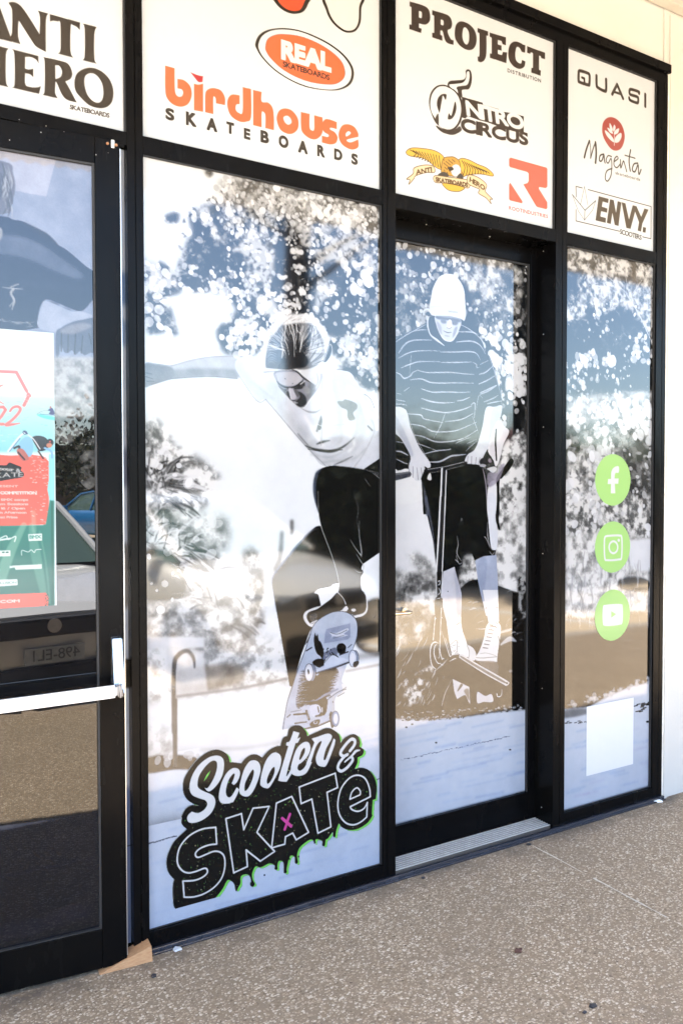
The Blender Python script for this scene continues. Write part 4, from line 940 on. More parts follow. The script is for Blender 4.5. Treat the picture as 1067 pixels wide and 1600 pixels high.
# lower left palm and hedge
mottle(cv, [(42, 60), (110, 60), (150, 130), (240, 190), (330, 250), (340, 320), (270, 400), (200, 440), (42, 460)], 17, .30, .97, Q7, 21, .47, .13, 6, .7)
mottle(cv, [(42, 420), (190, 440), (360, 440), (380, 540), (330, 640), (370, 720), (520, 830), (500, 900), (400, 960), (300, 960), (42, 900)], 22, .40, .96, Q7, 22, .45, .16, 7, .7)
fill(cv, [(42, 590), (130, 580), (200, 640), (205, 740), (160, 770), (42, 760)], .10, Q7, blur=6, alpha=.9)
rs = random.Random(5)
for cxp, cyp, n_, a0, a1, l0, l1 in ((90, 330, 90, -2.4, .5, 90, 250), (150, 560, 60, -1.6, .9, 70, 220), (60, 520, 40, -2.6, -.2, 60, 200)):
    for i in range(n_):
        a = rs.uniform(a0, a1); L = rs.uniform(l0, l1); x = cxp+rs.uniform(-50, 50); y = cyp+rs.uniform(-60, 60); f0 = rs.uniform(.15, .5)
        x1, y1 = x+L*math.cos(a), y+L*math.sin(a)*.85+L*.18
        stroke(cv, [(x+(x1-x)*f0, y+(y1-y)*f0-L*.05), (x+(x1-x)*.7, y+(y1-y)*.7-L*.09), (x1, y1)], [3, rs.uniform(5, 11), 2], rs.choice([.97, .95, .90, .30, .42, .55, .97]), Q7, blur=2.0, alpha=.8)
for i in range(60):
    x = rs.uniform(150, 500); y = rs.uniform(640, 900); a = rs.uniform(-.5, 1.3); L = rs.uniform(30, 90)
    stroke(cv, [(x, y), (x+L*.5*math.cos(a), y+L*.5*math.sin(a)-6), (x+L*math.cos(a), y+L*math.sin(a))], [5, 9, 4], rs.choice([.98, .96, .5, .62, .92]), Q7, blur=2.2, alpha=.7)
bokeh(cv, [(60, 430), (330, 430), (340, 600), (200, 600), (60, 560)], 22, 3, 9, Q7, 23, .94, 1.0, alpha=.7); bokeh(cv, [(50, 80), (200, 130), (300, 240), (200, 300), (60, 200)], 20, 3, 8, Q7, 24, .95, 1.0)
bokeh(cv, [(42, 560), (230, 600), (240, 780), (42, 800)], 16, 2, 6, Q7, 25, .7, 1.0); ell(cv, 107, 815, 17, 17, .99, Q7, 1)
mottle(cv, [(450, 590), (500, 600), (520, 760), (490, 850), (455, 760)], 10, .55, .97, Q7, 26, .5, .2, 7, 2.0)
stroke(cv, [(640, 455), (640, 500)], 14, .45, Q7, blur=5, alpha=.8); stroke(cv, [(600, 500), (592, 600), (575, 650)], [12, 22, 30], .5, Q7, blur=6, alpha=.7)
mottle(cv, [(42, 880), (330, 900), (620, 960), (640, 1100), (500, 1130), (180, 1170), (42, 1180)], 14, .45, .95, Q7, 27, .44, .16, 8, .5)
fill(cv, [(180, 1060), (420, 1040), (430, 1110), (200, 1150)], (.50, .46, .42), Q7, blur=9, alpha=.6)
fill(cv, [(42, 925), (285, 925), (285, 968), (42, 975)], .95, Q7, False, blur=4); fill(cv, [(130, 960), (280, 985), (300, 1160), (170, 1170), (130, 1100)], .93, Q7, False, blur=5, alpha=.8)
stroke(cv, [(162, 1353), (162, 1060), (178, 1000), (215, 982), (240, 1010), (245, 1050)], [20, 20, 18, 15, 12, 6], .48, Q7, blur=2.5)
stroke(cv, [(172, 1353), (172, 1060), (188, 1006)], 5, .90, Q7, blur=1.5)
fill(cv, [(900, 800), (940, 785), (1010, 785), (1010, 985), (920, 975), (890, 900)], .12, Q7, blur=6); mottle(cv, [(905, 800), (1010, 790), (1010, 880), (915, 890)], 14, .25, .7, Q7, 28, .5, .2, 6, alpha=.7)
stroke(cv, [(880, 1010), (1010, 990)], 26, .72, Q7, blur=8, alpha=.8)
stroke(cv, [(170, 1168), (420, 1135), (620, 1095)], 9, .66, Q7, blur=4); stroke(cv, [(860, 1065), (1010, 1035)], 8, .75, Q7, blur=4)
# ground: white fading to pale blue
row_grad(cv, [(200, 1150), (200, 1480), (620, 1480), (620, 1130)], (.97, .975, .985), (.84, .88, .97), None, 2, False)
row_grad(cv, [(200, 1190), (200, 1480), (620, 1480), (620, 1260), (500, 1205), (300, 1195)], (.90, .93, .975), GB, None, 14, False)
row_grad(cv, [(200, 1300), (200, 1480), (620, 1480), (620, 1300)], (.92, .945, .99), (.865, .91, .98), None, 18, False)
mottle(cv, [(42, 90), (100, 80), (160, 130), (150, 230), (42, 240)], 16, .55, .96, Q8, 29, .42, .2, 8, .6)
fill(cv, [(42, 215), (120, 200), (235, 208), (240, 250), (150, 255), (42, 268)], .20, Q8, blur=3.2, alpha=.9); bokeh(cv, [(60, 190), (240, 190), (240, 240), (60, 240)], 14, 3, 8, Q8, 30, .85, .97)
fill(cv, [(148, -20), (166, -20), (166, 245), (150, 248)], .48, Q8, False, blur=1.8)
for i in range(60):
    y = rs.uniform(260, 860); x = rs.uniform(40, 900); L = rs.uniform(60, 260); v = rs.choice([0, 1])
    stroke(cv, [(x, y-.28*x*.6), (x+L, y-.28*(x*.6+L*.9))], rs.uniform(4, 14), (.80, .86, .97) if v else (.64, .72, .88), Q8, False, blur=4, alpha=.28)
for (x0, y0, x1, y1) in ((42, 547, 165, 512), (900, 303, 962, 289)):
    n = 26
    for i in range(n):
        t = i/n; x = x0+(x1-x0)*t; y = y0+(y1-y0)*t+rs.uniform(-1.5, 1.5)
        stroke(cv, [(x, y), (x+(x1-x0)/n*rs.uniform(.5, 1), y-.8)], rs.uniform(2, 4), (.25, .28, .36), Q8, False, alpha=.8)
stroke(cv, [(260, 178), (420, 172), (560, 150)], 14, .80, Q8, blur=5, alpha=.5)
# ---- the skater
SHD = .10
fill(cv, [(40, 855), (90, 852), (150, 858), (220, 838), (290, 826), (360, 820), (420, 822, 1), (418, 915, 1), (300, 905), (220, 905), (150, 916), (75, 940), (40, 944)], .80, Q6)
fill(cv, [(40, 858), (90, 856), (150, 868), (160, 890), (150, 914), (75, 938), (40, 942)], .52, Q6, blur=3, alpha=.8); fill(cv, [(150, 880), (290, 872), (418, 880), (418, 915), (300, 905), (150, 914)], .60, Q6, blur=5, alpha=.85)
stroke(cv, [(150, 862), (290, 828), (415, 824)], 4, .72, Q6); stroke(cv, [(70, 938), (150, 915), (300, 906), (418, 914)], 4, .55, Q6)
for p in ([(45, 905), (75, 915)], [(42, 890), (70, 895)], [(50, 925), (80, 925)]): stroke(cv, p, 3, .4, Q6)
S1 = (360, 480, .2249)
bokeh(cv, [(0, 200), (230, 180), (230, 330), (0, 330)], 30, 3, 6, S1, 31, .9, 1)
fill(cv, [(32, 400), (60, 352), (150, 338), (220, 400), (300, 450), (330, 540), (480, 700), (560, 640), (640, 470), (680, 380), (740, 430), (830, 450), (880, 520), (930, 600), (985, 680), (1005, 760), (1003, 850), (1075, 880), (1075, 1035), (930, 1120), (860, 1115), (780, 1108), (640, 1100), (560, 1010), (330, 740), (240, 640), (180, 650), (60, 470)], (.885, .90, .935), S1)
for L_, w2, v2 in (([(300, 560), (420, 760), (560, 940)], 90, .84), ([(700, 520), (760, 760), (720, 930)], 60, .86), ([(900, 700), (900, 900), (800, 1040)], 70, .84), ([(660, 1050), (800, 1070), (930, 1000)], 50, .86), ([(60, 420), (160, 560), (250, 620)], 50, .86)): stroke(cv, L_, w2, (v2*.97, v2*.985, v2+.02), S1, blur=16, alpha=.75)
for L_, w2 in (([(520, 760), (600, 900), (640, 960)], 26), ([(690, 500), (700, 700), (680, 880)], 22), ([(820, 560), (900, 620), (950, 760)], 30), ([(800, 860), (860, 940), (820, 1000)], 20)): stroke(cv, L_, w2, .985, S1, blur=8, alpha=.8)
for L, w_, v, bl, al in (([(38, 440), (180, 648), (245, 640)], 5, .72, 1, .9), ([(245, 640), (330, 740), (520, 960), (660, 1100)], 7, .72, 2, .9),
    ([(150, 520), (230, 580), (300, 640)], 16, .80, 8, .6), ([(340, 640), (380, 740), (470, 850)], 40, .82, 14, .6), ([(470, 880), (540, 960), (580, 985)], 12, .60, 4, .7),
    ([(520, 960), (580, 985), (700, 1000), (790, 965), (860, 905)], [4, 14, 22, 14, 5], .36, 3, .95), ([(600, 950), (640, 935), (690, 925)], [6, 16, 5], .35, 3, .9), ([(540, 985), (640, 1000), (780, 990)], 5, .25, 1.5, .8),
    ([(560, 1020), (700, 1040), (850, 960)], 12, .80, 7, .7), ([(720, 1095), (790, 1065), (850, 1035)], [4, 12, 3], .45, 3, .8), ([(640, 1080), (700, 1070), (860, 1050), (940, 980)], 12, .80, 6, .7),
    ([(490, 700), (540, 725), (590, 728), (628, 708)], [3, 10, 12, 3], .62, 3, .9), ([(640, 480), (632, 640), (640, 760), (630, 960)], 6, .80, 2, .9), ([(650, 500), (640, 640), (648, 900)], 4, .995, 1, .9),
    ([(600, 860), (625, 800), (630, 755)], [14, 26, 8], .50, 3, .85), ([(690, 820), (770, 815), (860, 800)], 4, .75, 2, .7), ([(760, 740), (770, 900), (740, 960)], 26, .84, 9, .7), ([(880, 760), (870, 880), (800, 980)], 20, .82, 9, .7),
    ([(980, 780), (1000, 860), (930, 1010), (860, 1110)], 8, .80, 3, .8), ([(930, 600), (975, 640), (1000, 700)], 5, .45, 1.5, .8), ([(740, 430), (830, 440), (870, 500)], [4, 9, 4], .40, 2, .8), ([(955, 825), (985, 855)], 12, .55, 2, .9), ([(1000, 900), (1060, 870)], 20, .86, 6, .7),
    ([(560, 990), (620, 1060), (700, 1100)], 14, .80, 7, .6), ([(905, 590), (960, 600), (1000, 580)], 7, .99, 1, .9)):
    stroke(cv, L, w_, (v*.97, v*.985, v+.01), S1, blur=bl, alpha=al)
fill(cv, [(742, 655), (780, 650), (800, 640), (870, 665), (880, 700), (852, 735), (866, 775), (830, 788), (812, 760), (810, 715), (770, 695)], (.60, .60, .57), S1, blur=2)
ell(cv, 618, 832, 14, 20, .45, S1, 1); stroke(cv, [(600, 810), (632, 825)], 4, .95, S1)
S2 = (410, 480, .12184)
# hair
fill(cv, [(0, 790), (35, 700), (20, 560), (45, 400), (120, 225), (260, 118), (420, 85), (600, 92), (720, 175), (800, 310), (850, 440), (850, 620), (790, 720), (720, 790), (500, 800), (200, 810)], (.965, .972, .985), S2, blur=14)
bokeh(cv, [(-20, 500), (20, 250), (160, 80), (420, 20), (680, 50), (860, 240), (920, 480), (820, 420), (760, 260), (600, 120), (420, 100), (200, 180), (80, 400)], 60, 2, 5, S2, 33, .93, 1)
for i in range(70):
    a = rs.uniform(-3.0, -.15); cx, cy = 430+390*math.cos(a), 470+370*math.sin(a); L = rs.uniform(30, 70)
    stroke(cv, [(cx, cy), (cx+L*math.cos(a+.4), cy+L*math.sin(a+.4))], [10, 3], .98, S2, False, 2, .8)
for i in range(60):
    a = rs.uniform(-3.0, -.1); cx, cy = 430+rs.uniform(330, 400)*math.cos(a), 560+rs.uniform(380, 440)*math.sin(a)
    stroke(cv, [(cx, cy), (cx+60*math.cos(a+1.2), cy+60*math.sin(a+1.2))], [2, 6, 2], rs.choice([.6, .75, .5]), S2, False, 2, .6)
fill(cv, [(48, 770), (55, 560), (95, 410), (170, 325), (240, 235), (330, 222), (450, 200), (600, 208), (680, 260), (745, 350), (785, 470), (780, 620), (700, 740), (560, 800), (430, 790), (300, 805), (160, 800)], .55, S2, blur=9)
fill(cv, [(60, 760), (65, 560), (105, 430), (170, 350), (240, 330), (250, 640), (230, 780)], (.46, .51, .57), S2, blur=10)
fill(cv, [(300, 260), (450, 220), (490, 330), (480, 600), (300, 620), (285, 400)], .13, S2, blur=8); fill(cv, [(540, 290), (600, 270), (610, 480), (520, 560), (510, 400)], .14, S2, blur=9)
fill(cv, [(270, 640), (380, 590), (500, 560), (560, 640), (590, 700), (540, 760), (430, 780), (300, 800), (200, 790), (240, 700)], .11, S2, blur=12)
fill(cv, [(70, 700), (200, 690), (280, 720), (270, 795), (60, 790)], .50, S2, blur=12, alpha=.7)
for L, w_ in (([(300, 230), (288, 400), (320, 500), (340, 605)], [16, 13, 9, 7]), ([(345, 232), (352, 280), (395, 380), (410, 500), (408, 630)], [12, 14, 14, 10, 6]), ([(372, 230), (425, 380), (425, 470), (436, 575)], [6, 10, 9, 5]), ([(430, 220), (450, 300), (495, 340), (500, 420), (478, 575)], [10, 12, 16, 14, 8]),
    ([(520, 240), (515, 360), (505, 470), (480, 575)], [14, 10, 10, 6]), ([(270, 330), (242, 440), (262, 540), (250, 650)], [10, 14, 16, 10]), ([(262, 520), (300, 600), (296, 650)], [14, 8, 4]), ([(385, 220), (400, 250)], 10), ([(660, 240), (690, 330), (670, 480), (560, 620)], [14, 18, 12, 6]), ([(620, 290), (640, 400), (600, 520)], [7, 9, 5])):
    stroke(cv, L, w_, (.93, .94, .95), S2, blur=1.5, alpha=.95)
for i in range(30):
    t = i/29; x0, y0 = 650+150*t, 250+300*t+rs.uniform(-14, 14)
    stroke(cv, [(x0, y0), (x0-12+20*t, y0+120), (585+60*t+rs.uniform(-8, 8), 620+120*t)], [5, rs.uniform(7, 13), 4], rs.choice([.95, .92, .88, .5, .35]), S2, blur=2, alpha=.9)
for i in range(12):
    y = 370+i*30+rs.uniform(-6, 6); stroke(cv, [(70-i, y+40), (110, y-5), (165+rs.uniform(-10, 30), y+8+i*2)], [5, 8, 3], rs.choice([.78, .70, .85]), S2, blur=2, alpha=.75)
for i in range(9):
    stroke(cv, [(505+i*5, 500+i*6), (560, 480+i*14), (600, 500+i*10)], 5, rs.choice([.8, .2]), S2, blur=1.5, alpha=.7)
for i in range(150):
    a = rs.uniform(-2.95, -.05); r0 = rs.uniform(120, 300); r1 = rs.uniform(330, 480); cx, cy = 430, 590
    p0 = (cx+r0*1.0*math.cos(a), cy+r0*.95*math.sin(a)); p1 = (cx+r1*math.cos(a+rs.uniform(-.12, .12)), cy+r1*.98*math.sin(a+rs.uniform(-.12, .12)))
    c_ = rs.choice([.97, .95, .97, .9, .18, .45, .3]) if r1 < 420 else rs.choice([.97, .95, .8])
    stroke(cv, [p0, ((p0[0]+p1[0])/2+rs.uniform(-14, 14), (p0[1]+p1[1])/2), p1], [3, rs.uniform(5, 9), 2], c_, S2, blur=1.2, alpha=.75)
fill(cv, [(0, 800), (60, 780), (300, 800), (440, 790), (430, 815), (200, 825), (60, 835)], .94, S2, blur=3); stroke(cv, [(20, 830), (150, 820), (310, 800)], [14, 8, 6], .62, S2, blur=3, alpha=.8)
fill(cv, [(780, 700), (790, 660), (825, 560), (850, 480), (872, 450), (892, 520), (872, 620), (820, 695)], (.20, .24, .29), S2, blur=3); stroke(cv, [(785, 700), (835, 560), (868, 470), (895, 540), (870, 640)], 9, .93, S2, blur=1.5)
# face
fill(cv, [(150, 830), (310, 805), (440, 812), (540, 880), (640, 840), (760, 830), (745, 960), (685, 1080), (605, 1180), (540, 1270), (490, 1283), (430, 1250), (370, 1190), (300, 1125), (230, 1045), (180, 950)], (.66, .665, .71), S2, blur=1.5)
fill(cv, [(165, 850), (300, 825), (430, 840), (515, 910), (430, 990), (310, 1008), (200, 955)], (.83, .83, .86), S2, blur=5)
fill(cv, [(620, 870), (740, 850), (740, 950), (680, 1060), (640, 980), (560, 900)], (.88, .885, .91), S2, blur=7)
fill(cv, [(490, 830), (560, 800), (760, 760), (770, 840), (640, 900), (560, 900)], (.90, .91, .93), S2, blur=5)
stroke(cv, [(380, 800), (450, 830), (520, 900), (600, 950), (660, 1000)], [8, 16, 22, 18, 5], .32, S2, blur=4)
stroke(cv, [(440, 800), (560, 900), (650, 980)], [4, 14, 4], .96, S2, blur=3)
fill(cv, [(440, 1000), (530, 945), (545, 985), (540, 1030), (470, 1050), (400, 1045)], .28, S2, blur=5); stroke(cv, [(188, 948), (240, 1000), (330, 1030), (430, 1008), (530, 925)], [8, 16, 22, 18, 6], .22, S2, blur=3)
stroke(cv, [(235, 1040), (290, 1062), (330, 1050)], [6, 16, 6], .34, S2, blur=3); fill(cv, [(300, 1090), (335, 1080), (355, 1170), (370, 1200), (330, 1150)], .22, S2, blur=3)
fill(cv, [(335, 1040), (385, 1045), (430, 1120), (432, 1160), (390, 1188), (358, 1150)], (.80, .80, .84), S2, blur=5); stroke(cv, [(345, 1045), (372, 1175)], [6, 9], .93, S2, blur=2); fill(cv, [(400, 1050), (450, 1060), (470, 1130), (445, 1150)], .42, S2, blur=6, alpha=.8); fill(cv, [(600, 980), (680, 1000), (660, 1090), (590, 1180), (570, 1120)], .56, S2, blur=9, alpha=.85); fill(cv, [(210, 1010), (300, 1070), (310, 1120), (240, 1050)], .5, S2, blur=5)
stroke(cv, [(375, 1192), (405, 1196), (435, 1185)], [6, 12, 5], .22, S2, blur=2)
fill(cv, [(455, 1080), (510, 1100), (560, 1160), (560, 1240), (490, 1280), (430, 1245), (430, 1200), (480, 1150)], .26, S2, blur=9, alpha=.95); stroke(cv, [(400, 1225), (450, 1225)], 12, .85, S2, blur=3)
fill(cv, [(520, 1010), (610, 1040), (600, 1110), (540, 1090)], .70, S2, blur=9, alpha=.9); stroke(cv, [(560, 940), (620, 1010), (640, 1090)], [10, 18, 8], .60, S2, blur=7, alpha=.7)
ell(cv, 292, 915, 7, 7, .45, S2, 2); ell(cv, 388, 978, 6, 6, .4, S2, 2); stroke(cv, [(490, 985), (540, 945)], 14, .93, S2, blur=3, alpha=.9)
stroke(cv, [(175, 870), (200, 960), (300, 1120), (430, 1250), (490, 1285), (545, 1270)], 7, .60, S2, blur=2, alpha=.8); stroke(cv, [(700, 850), (712, 960), (650, 1050)], 10, .72, S2, blur=4)
# ---- trousers, rear leg then front leg
S3 = (410, 700, .17807); S4 = (430, 900, .16252)
def s4(L): return [((430+x*.16252-410)/.17807, (900+y*.16252-700)/.17807) for x, y in L]
fill(cv, [(880, 190, 1), (1075, 60, 1), (1075, 250, 1), (950, 205)], SHD, S3)
fill(cv, [(540, 690, 1), (470, 690), (380, 775), (260, 915), (150, 1048), (92, 1130), (84, 1200, 1)]+[p+(1,) for p in s4([(0, 262), (60, 600), (140, 1060), (165, 1065), (250, 760), (330, 540), (365, 480), (290, 430), (440, 285), (415, 175)])]+[(452, 1275, 1), (490, 1240), (590, 1218), (620, 1195), (675, 1185, 1), (660, 1080)], SHD, S3)
stroke(cv, [(470, 690), (380, 775), (260, 915), (150, 1048), (92, 1130), (84, 1200), (125, 1440)], [4, 16, 26, 26, 22, 10, 5], (.56, .60, .68), S3, blur=4, alpha=.85)
stroke(cv, [(480, 705), (420, 740), (340, 830), (300, 870)], [4, 8, 8, 3], .7, S3, blur=2, alpha=.8); stroke(cv, [(440, 825), (380, 835), (300, 890)], [2, 7, 3], .6, S3, blur=2, alpha=.8)
fill(cv, [(555, 165), (640, 155), (800, 175), (960, 205), (1075, 240, 1), (1075, 885, 1), (880, 1020, 1), (868, 1060), (885, 1090), (862, 1140), (868, 1240), (900, 1280), (915, 1370), (905, 1440), (800, 1460), (700, 1420), (655, 1265), (675, 1190), (650, 1080), (600, 920), (520, 710), (490, 560), (455, 440), (448, 330), (465, 230), (500, 190)], SHD, S3)
stroke(cv, [(530, 180), (480, 220), (458, 320), (462, 430), (490, 560)], [6, 30, 34, 26, 6], (.50, .54, .62), S3, blur=5, alpha=.8)
stroke(cv, [(488, 380), (492, 560), (520, 705), (600, 920), (650, 1080), (672, 1190)], [4, 5, 8, 8, 11, 8], (.80, .81, .82), S3, blur=1, alpha=.95)
stroke(cv, [(640, 155), (800, 172), (960, 203), (1060, 235)], 5, .6, S3, blur=1.5)
for L, w_ in (([(850, 640), (850, 760), (868, 900), (866, 965)], [3, 8, 14, 4]), ([(770, 800), (810, 870), (862, 940)], [3, 8, 10]), ([(825, 930), (860, 990), (885, 1030), (882, 1090)], [4, 8, 9, 5]), ([(800, 400), (840, 520), (830, 640), (850, 740)], [2, 4, 4, 3]), ([(950, 205), (1020, 260), (1040, 290)], [3, 7, 2]), ([(900, 270), (940, 330)], 4), ([(800, 1060), (840, 1090), (880, 1090)], [3, 10, 8]), ([(980, 220), (1050, 250)], 4)):
    stroke(cv, L, w_, (.78, .79, .80), S3, blur=1.5, alpha=.85)
for i in range(60):
    x = rs.uniform(800, 860); y = rs.uniform(460, 760); stroke(cv, [(x, y), (x+rs.uniform(2, 14), y+rs.uniform(-6, 10))], 3, .5, S3, False, 1, .5)
fill(cv, [(455, 1275, 1), (490, 1243), (590, 1222), (622, 1197), (676, 1186, 1), (668, 1260, 1), (640, 1290), (560, 1345), (515, 1380, 1), (490, 1290)], .99, S3)
# shoes
fill(cv, [(270, 400), (290, 345), (360, 310), (435, 290), (470, 300), (500, 380), (420, 480), (350, 492), (300, 460)], .95, S4)
fill(cv, [(330, 345), (400, 320), (470, 270), (540, 218), (600, 160), (650, 215), (680, 285), (640, 330), (520, 362), (430, 412), (350, 462), (310, 420), (305, 375)], .12, S4)
fill(cv, [(318, 380), (360, 360), (420, 350), (390, 420), (350, 440)], .55, S4, blur=6, alpha=.8); fill(cv, [(450, 320), (520, 290), (540, 330), (450, 370)], .45, S4, blur=8, alpha=.6)
stroke(cv, [(400, 370), (460, 330)], 10, .08, S4, blur=2); stroke(cv, [(345, 455), (400, 430)], 16, .95, S4, blur=3)
stroke(cv, [(600, 158), (650, 210), (678, 270)], [10, 7, 12], .92, S4); fill(cv, [(640, 335), (682, 288), (705, 322), (690, 340)], .95, S4)
fill(cv, [(690, 330), (740, 318), (800, 290), (845, 170), (872, 220), (880, 300), (850, 345), (770, 372), (740, 362)], .11, S4); ell(cv, 752, 328, 24, 16, .93, S4, 1); stroke(cv, [(820, 300), (860, 240)], 18, .5, S4, blur=4, alpha=.8)
stroke(cv, [(752, 395), (840, 372), (880, 320), (876, 200), (850, 160)], [26, 26, 20, 10, 4], .95, S4); stroke(cv, [(760, 372), (850, 345), (876, 290)], 4, .4, S4)
# ---- skateboard
fill(cv, [(335, 545), (378, 460), (460, 390), (560, 345), (660, 343), (740, 378), (788, 450), (786, 580), (748, 700), (705, 790), (680, 880), (640, 1010), (688, 1055, 1), (655, 1130, 1), (585, 1165), (555, 1290), (500, 1370), (420, 1420), (75, 1478, 1), (68, 1430), (150, 1100), (220, 880), (290, 700)], (.80, .835, .90), S4)
stroke(cv, [(75, 1478), (110, 1240), (160, 1075), (225, 880), (300, 680), (340, 545), (380, 460), (460, 392), (560, 347), (660, 344), (740, 380), (787, 450), (786, 580), (748, 700)], [5, 6, 7, 7, 6, 6, 5, 5, 5, 5, 6, 8, 7, 5], (.26, .27, .32), S4, blur=.8)
fill(cv, [(490, 512), (722, 455), (722, 590), (700, 612), (470, 650), (478, 560)], (.70, .735, .82), S4, False, blur=1.5)
fill(cv, [(520, 545), (580, 550), (620, 535), (690, 505), (705, 520), (660, 560), (700, 570), (620, 590), (560, 580), (535, 605), (545, 575)], (.88, .90, .95), S4, blur=1.5); stroke(cv, [(530, 545), (600, 560), (690, 520)], 5, .45, S4, blur=1); stroke(cv, [(560, 600), (610, 585), (660, 575)], 4, .5, S4, blur=1)
fill(cv, [(383, 545, 1), (395, 580), (408, 555, 1), (420, 620), (440, 640), (465, 720), (462, 800), (430, 770), (400, 745), (378, 680), (372, 600)], .07, S4); fill(cv, [(590, 690), (610, 655), (645, 648), (675, 670), (680, 700), (665, 740), (610, 745)], .05, S4)
fill(cv, [(358, 830), (400, 800), (470, 800), (500, 830), (430, 880), (380, 860)], .06, S4)
for L, w_ in (([(300, 720), (350, 690)], 12), ([(305, 640), (330, 590)], 8), ([(290, 660), (340, 560)], 5), ([(700, 690), (735, 660)], 7), ([(620, 760), (700, 730)], 12)): stroke(cv, L, w_, (.2, .2, .26), S4, blur=1)
fill(cv, [(470, 740), (510, 720), (540, 700), (580, 690), (600, 740), (570, 780), (500, 790), (460, 810)], (.55, .58, .66), S4)
for i in range(26): x = rs.uniform(460, 600); y = rs.uniform(690, 810); stroke(cv, [(x, y), (x+rs.uniform(-12, 14), y+rs.uniform(4, 22))], rs.uniform(5, 10), rs.choice([.1, .9, .15, .8]), S4, False, .6)
# dark worn graphic
fill(cv, [(260, 900), (400, 960), (440, 905), (560, 885), (600, 900), (615, 960), (590, 1040), (555, 1110), (500, 1165), (420, 1200), (300, 1230), (240, 1275), (205, 1260), (200, 1180), (215, 1100), (225, 1000)], .07, S4)
for i in range(58):
    y = 870+i*7.2; xe = 150+(1270-y)*.26; stroke(cv, [(xe-6, y), (xe+30, y-6+rs.uniform(-3, 3)), (xe+rs.uniform(50, 150), y-10+rs.uniform(-10, 10))], [10, 6, 1.5], (.80, .83, .90), S4, blur=.7)
for i in range(40):
    y = 880+i*7; xe = 640-(y-880)*.35; stroke(cv, [(xe+6, y), (xe-rs.uniform(20, 70), y+rs.uniform(-4, 12))], [9, 1.5], (.80, .83, .90), S4, False, .7)
fill(cv, [(440, 1170), (500, 1190), (500, 1250), (480, 1330), (400, 1350), (380, 1290), (300, 1270), (300, 1235)], .08, S4); stroke(cv, [(230, 1210), (380, 1200), (470, 1150), (600, 1090)], [4, 12, 26, 16], (.62, .66, .75), S4, blur=2)
for i in range(16): x = rs.uniform(230, 520); y = 1215-(x-230)*.18+rs.uniform(-14, 14); stroke(cv, [(x, y), (x+20, y-8)], 4, rs.choice([.9, .2, .5]), S4, False, .5)
fill(cv, [(240, 1270), (330, 1240), (330, 1290), (270, 1310)], (.80, .83, .9), S4, blur=2); fill(cv, [(335, 1250), (415, 1240), (440, 1300), (400, 1350), (345, 1340)], (.86, .88, .94), S4)
for L, w_, v in (([(180, 1335), (300, 1325)], 16, .12), ([(115, 1360), (145, 1335)], 9, .15), ([(300, 1300), (325, 1380)], 22, .2), ([(312, 1290), (318, 1370)], 7, .85), ([(410, 1260), (420, 1310)], 12, .08), ([(450, 1270), (450, 1310)], 12, .9), ([(390, 1350), (470, 1335)], 14, .08), ([(150, 1310), (250, 1290)], 5, .5), ([(190, 1420), (300, 1405)], 12, .25), ([(560, 1170), (560, 1290)], 30, .86), ([(552, 1210), (556, 1216)], 8, .05)):
    stroke(cv, L, w_, v if v < .5 else (v*.97, v*.985, v*1.03), S4, False, 1)
# cloth hanging behind
fill(cv, [(600, 1150), (650, 1110), (640, 1040), (690, 1060), (680, 1110), (600, 1170)], .95, S4); stroke(cv, [(600, 1160), (665, 1125)], 5, .3, S4); stroke(cv, [(640, 1100), (685, 1070)], 4, .4, S4); stroke(cv, [(500, 1195), (600, 1120), (680, 1090)], 6, .35, S4)
# trucks and wheels
def wheel(cx, cy, rx, ry, side, face):
    ell(cv, cx+side*rx*.55, cy+2, rx*.95, ry, (.20, .20, .24), S4); ell(cv, cx+side*rx*.5, cy, rx*.88, ry*.96, (.66, .70, .78), S4); ell(cv, cx, cy, rx*1.05, ry*1.03, (.25, .26, .3), S4); ell(cv, cx, cy, rx*.95, ry*.97, face, S4)
    ell(cv, cx-side*rx*.05, cy, rx*.62, ry*.68, (.94, .95, .98), S4, 1.5)
stroke(cv, [(400, 920), (560, 870), (720, 815)], [46, 52, 40], (.25, .26, .32), S4, False); stroke(cv, [(400, 912), (560, 862), (720, 805)], [34, 40, 28], (.84, .87, .93), S4, False); stroke(cv, [(410, 925), (560, 878), (715, 822)], 6, (.45, .48, .56), S4, False, 1)
fill(cv, [(470, 830), (540, 760), (600, 780), (680, 800), (640, 830), (500, 880)], (.86, .89, .95), S4); stroke(cv, [(470, 840), (545, 762), (610, 785)], 4, .3, S4)
wheel(325, 930, 42, 84, 1.2, (.90, .91, .95)); wheel(745, 795, 38, 82, 1.1, (.86, .89, .95)); fill(cv, [(755, 830), (800, 820), (800, 850), (770, 878), (750, 870)], .16, S4, blur=2)
fill(cv, [(312, 905), (322, 900), (328, 935), (316, 945)], .2, S4)
stroke(cv, [(250, 1465), (400, 1425), (545, 1375)], [40, 64, 40], (.25, .26, .32), S4, False); stroke(cv, [(250, 1458), (400, 1416), (545, 1366)], [28, 50, 30], (.82, .85, .92), S4, False)
fill(cv, [(335, 1420), (380, 1390), (430, 1385), (415, 1430), (370, 1450), (340, 1445)], .07, S4); ell(cv, 385, 1412, 22, 16, (.8, .82, .9), S4); ell(cv, 387, 1408, 10, 9, .15, S4)
fill(cv, [(520, 1340), (545, 1310), (560, 1440), (540, 1455)], .12, S4); wheel(580, 1375, 34, 74, -.8, (.68, .74, .86))
